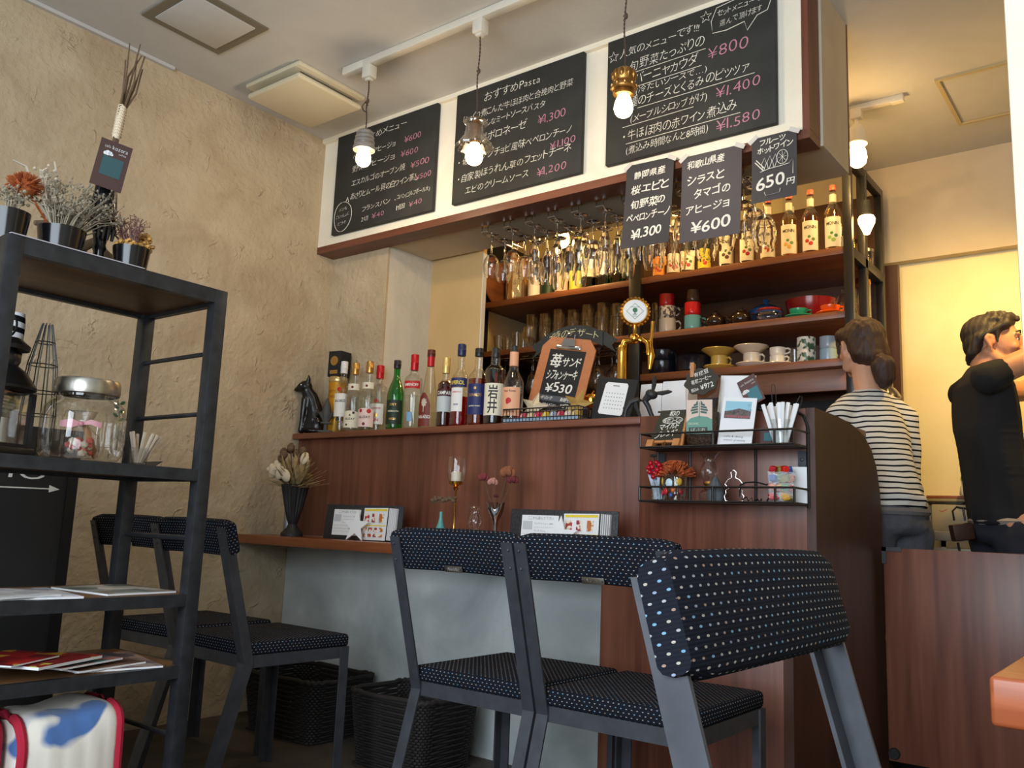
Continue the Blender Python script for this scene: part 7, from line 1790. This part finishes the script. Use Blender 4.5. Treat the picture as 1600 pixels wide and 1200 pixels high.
blob('striped_top', mb, stripes('breton_stripes', (214, 212, 206), (26, 26, 32), period=.0215, frac=.30), woman, .0075, 5,
     lambda c: (.006 * math.sin(c.z * 95 + 6 * c.x + 4 * math.sin(c.y * 14)) * max(0, 1 - abs(c.z - .985) / .085)) + .0025 * math.sin(c.z * 40 + c.x * 25))
mb = MB(); chain(mb, [((0, 0, .955), (.146, .112, .02)), ((0, -.005, .87), (.158, .125, .05))])
for s in (-1, 1): chain(mb, [((s * .078, -.005, .86), .096), ((s * .085, .02, .48), .070), ((s * .085, -.012, .10), .058)])
blob('trousers', mb, mat('grey_trousers', (74, 76, 84), rough=.9, noise=.15, nscale=60), woman, .009, 5, lambda c: .003 * math.sin(c.z * 50 + c.x * 30))
mb = MB(); mb.lathe([(.122, 0), (.127, .012), (.122, .024)], 40, (0, -.004, .915))
for v in mb.bm.verts: v.co.x *= 1.24
mb.build('apron_band', mat('grey_band', (104, 102, 104), rough=.9), woman)
for s in (-1, 1):
    mb = MB(); chain(mb, [((s * .085, -.035, .050), .040), ((s * .088, .05, .042), .040), ((s * .09, .125, .034), .032)]); blob('shoe', mb, m_blackm, woman, .007, 4)

# the man in black, arm raised across his face
hy, hz = .030, 1.610
mb = MB(); P = head(mb, hy, hz, 1.04, -30)
chain(mb, [((0, hy - .03, hz - .07), .060), ((0, -.005, 1.46), .066)])
chain(mb, [((0, -.02, 1.42), (.145, .075, .04)), ((0, -.012, 1.28), (.140, .080, .09)), ((0, .02, 1.08), (.130, .078, .09)), ((0, .04, .95), (.140, .092, .08))])
marm = {1: [((.165, -.085, 1.450), .050), ((.190, .185, 1.585), .044), ((.12, .40, 1.71), .032)], -1: [((-.170, -.01, 1.445), .052), ((-.205, .25, 1.47), .043), ((-.10, .46, 1.60), .032)]}
for s in (-1, 1):
    chain(mb, marm[s]); w_ = Vector(marm[s][2][0]); d_ = (w_ - Vector(marm[s][1][0])).normalized()
    hand(mb, w_ + d_ * .02, d_, (0, -.5, .8), -s)
    chain(mb, [((s * .09, .05, .92), .088), ((s * .095, .06, .50), .058), ((s * .10, .02, .10), .042)]); chain(mb, [((s * .10, .0, .05), .034), ((s * .105, .16, .035), .026)])
man = blob('person', mb, m_skin2, voxel=.0055, smooth=5)
tag(man, 'person in a black t-shirt with raised arm, partly behind the cream column', 'person')
man.location = (-.578, 3.722, -.028); man.rotation_euler = (0, 0, R(-54))
face(P, man, 1.04, m_lip)
mb = MB()
ZR_ = (0, 0, R(-30))
mb.ball(P(0, -.020, .046), (.079, .096, .078), 3, ZR_); mb.ball(P(0, -.052, .008), (.074, .056, .070), 3, ZR_)
chain(mb, [(P(-.05, .048, .086), .020), (P(0, .060, .098), .020), (P(.05, .048, .086), .020)], 3)
for s in (-1, 1): chain(mb, [(P(s * .060, .045, .066), .018), (P(s * .070, .008, .046), .012), (P(s * .070, -.045, .02), .018), (P(s * .058, -.070, -.035), .018), (P(s * .03, -.084, -.055), .014)], 3); chain(mb, [(P(s * .069, .014, .04), .009), (P(s * .069, .014, .0), .005)], 3)
rnd = random.Random(6)
for i in range(46):
    a = rnd.uniform(-.2, PI + .2); q = rnd.uniform(.3, 1.0); e = P(math.cos(a) * .062 * q, math.sin(a) * .085 * q + .0, .050 + .070 * math.sqrt(max(0, 1 - .75 * q * q)))
    chain(mb, [(e, .010), (e + Vector((rnd.uniform(-.008, .008), rnd.uniform(-.006, .008), rnd.uniform(.004, .014))), .005)], 2)
blob('hair', mb, hairmat('black_hair', (40, 33, 29)), man, .0045, 6, lambda c: .001 * math.sin(c.x * 260 + c.y * 120))
mb = MB()
chain(mb, [((0, -.004, 1.515), (.078, .070, .014)), ((0, -.014, 1.480), (.120, .082, .030)), ((0, -.020, 1.44), (.165, .092, .045)), ((0, -.014, 1.28), (.170, .104, .09)), ((0, .016, 1.08), (.160, .104, .09)), ((0, .036, .97), (.168, .118, .05)), ((0, .04, .925), (.166, .118, .012))])
for s in (-1, 1):
    a = Vector(marm[s][0][0]); e = Vector(marm[s][1][0]); chain(mb, [(Vector((s * .10, -.02, 1.46)), .056), (a, .060), (a.lerp(e, .17 if s > 0 else .62), .055)])
blob('black_tshirt', mb, mat('black_jersey', (24, 24, 27), rough=.9), man, .008, 5, lambda c: .003 * math.sin(c.z * 22 + c.x * 18 + 2 * math.sin(c.y * 12)))
mb = MB(); chain(mb, [((0, .05, .945), (.160, .120, .015)), ((0, .05, .88), (.165, .128, .05))])
for s in (-1, 1): chain(mb, [((s * .088, .05, .88), .100), ((s * .095, .06, .50), .078), ((s * .10, .025, .10), .066)])
blob('trousers', mb, mat('navy_trousers', (28, 32, 44), rough=.9), man, .009, 5, lambda c: .003 * math.sin(c.z * 50 + c.x * 30))
mb = MB(); mb.lathe([(.118, 0), (.126, .014), (.118, .028)], 40, (0, .049, .922))
for v in mb.bm.verts: v.co.x *= 1.36
mb.build('pale_waistband', mat('pale_band', (150, 140, 132), rough=.8), man)
for s in (-1, 1):
    mb = MB(); chain(mb, [((s * .10, -.01, .055), .044), ((s * .103, .08, .045), .043), ((s * .107, .165, .038), .034)]); blob('shoe', mb, m_blackm, man, .007, 4)
# leather tool pouch on his hip
t = thing('waist_pouch', 'dark brown leather pouch hanging at the hip of the person in black', 'pouch', (-.672, 3.640, .855), R(-54))
mb = MB(); mb.box(-.020, .020, -.042, .034, -.022, .040, rot=(R(10), 0, 0), bev=.006); mb.build('pouch', mat('brown_leather', (56, 30, 24), rough=.5), t)
mb = MB(); mb.tube([(0, -.03, .05), (0, -.035, .085), (.0, -.02, .10), (0, .02, .095)], .004, 6); mb.tube([(0, -.02, -.03), (0, -.015, -.062)], .005, 6); mb.build('strap', m_black, t)
mb = MB(); mb.tube([(.0, .01, .05), (.0, .005, .095)], .004, 8); mb.build('pen', m_black, t)
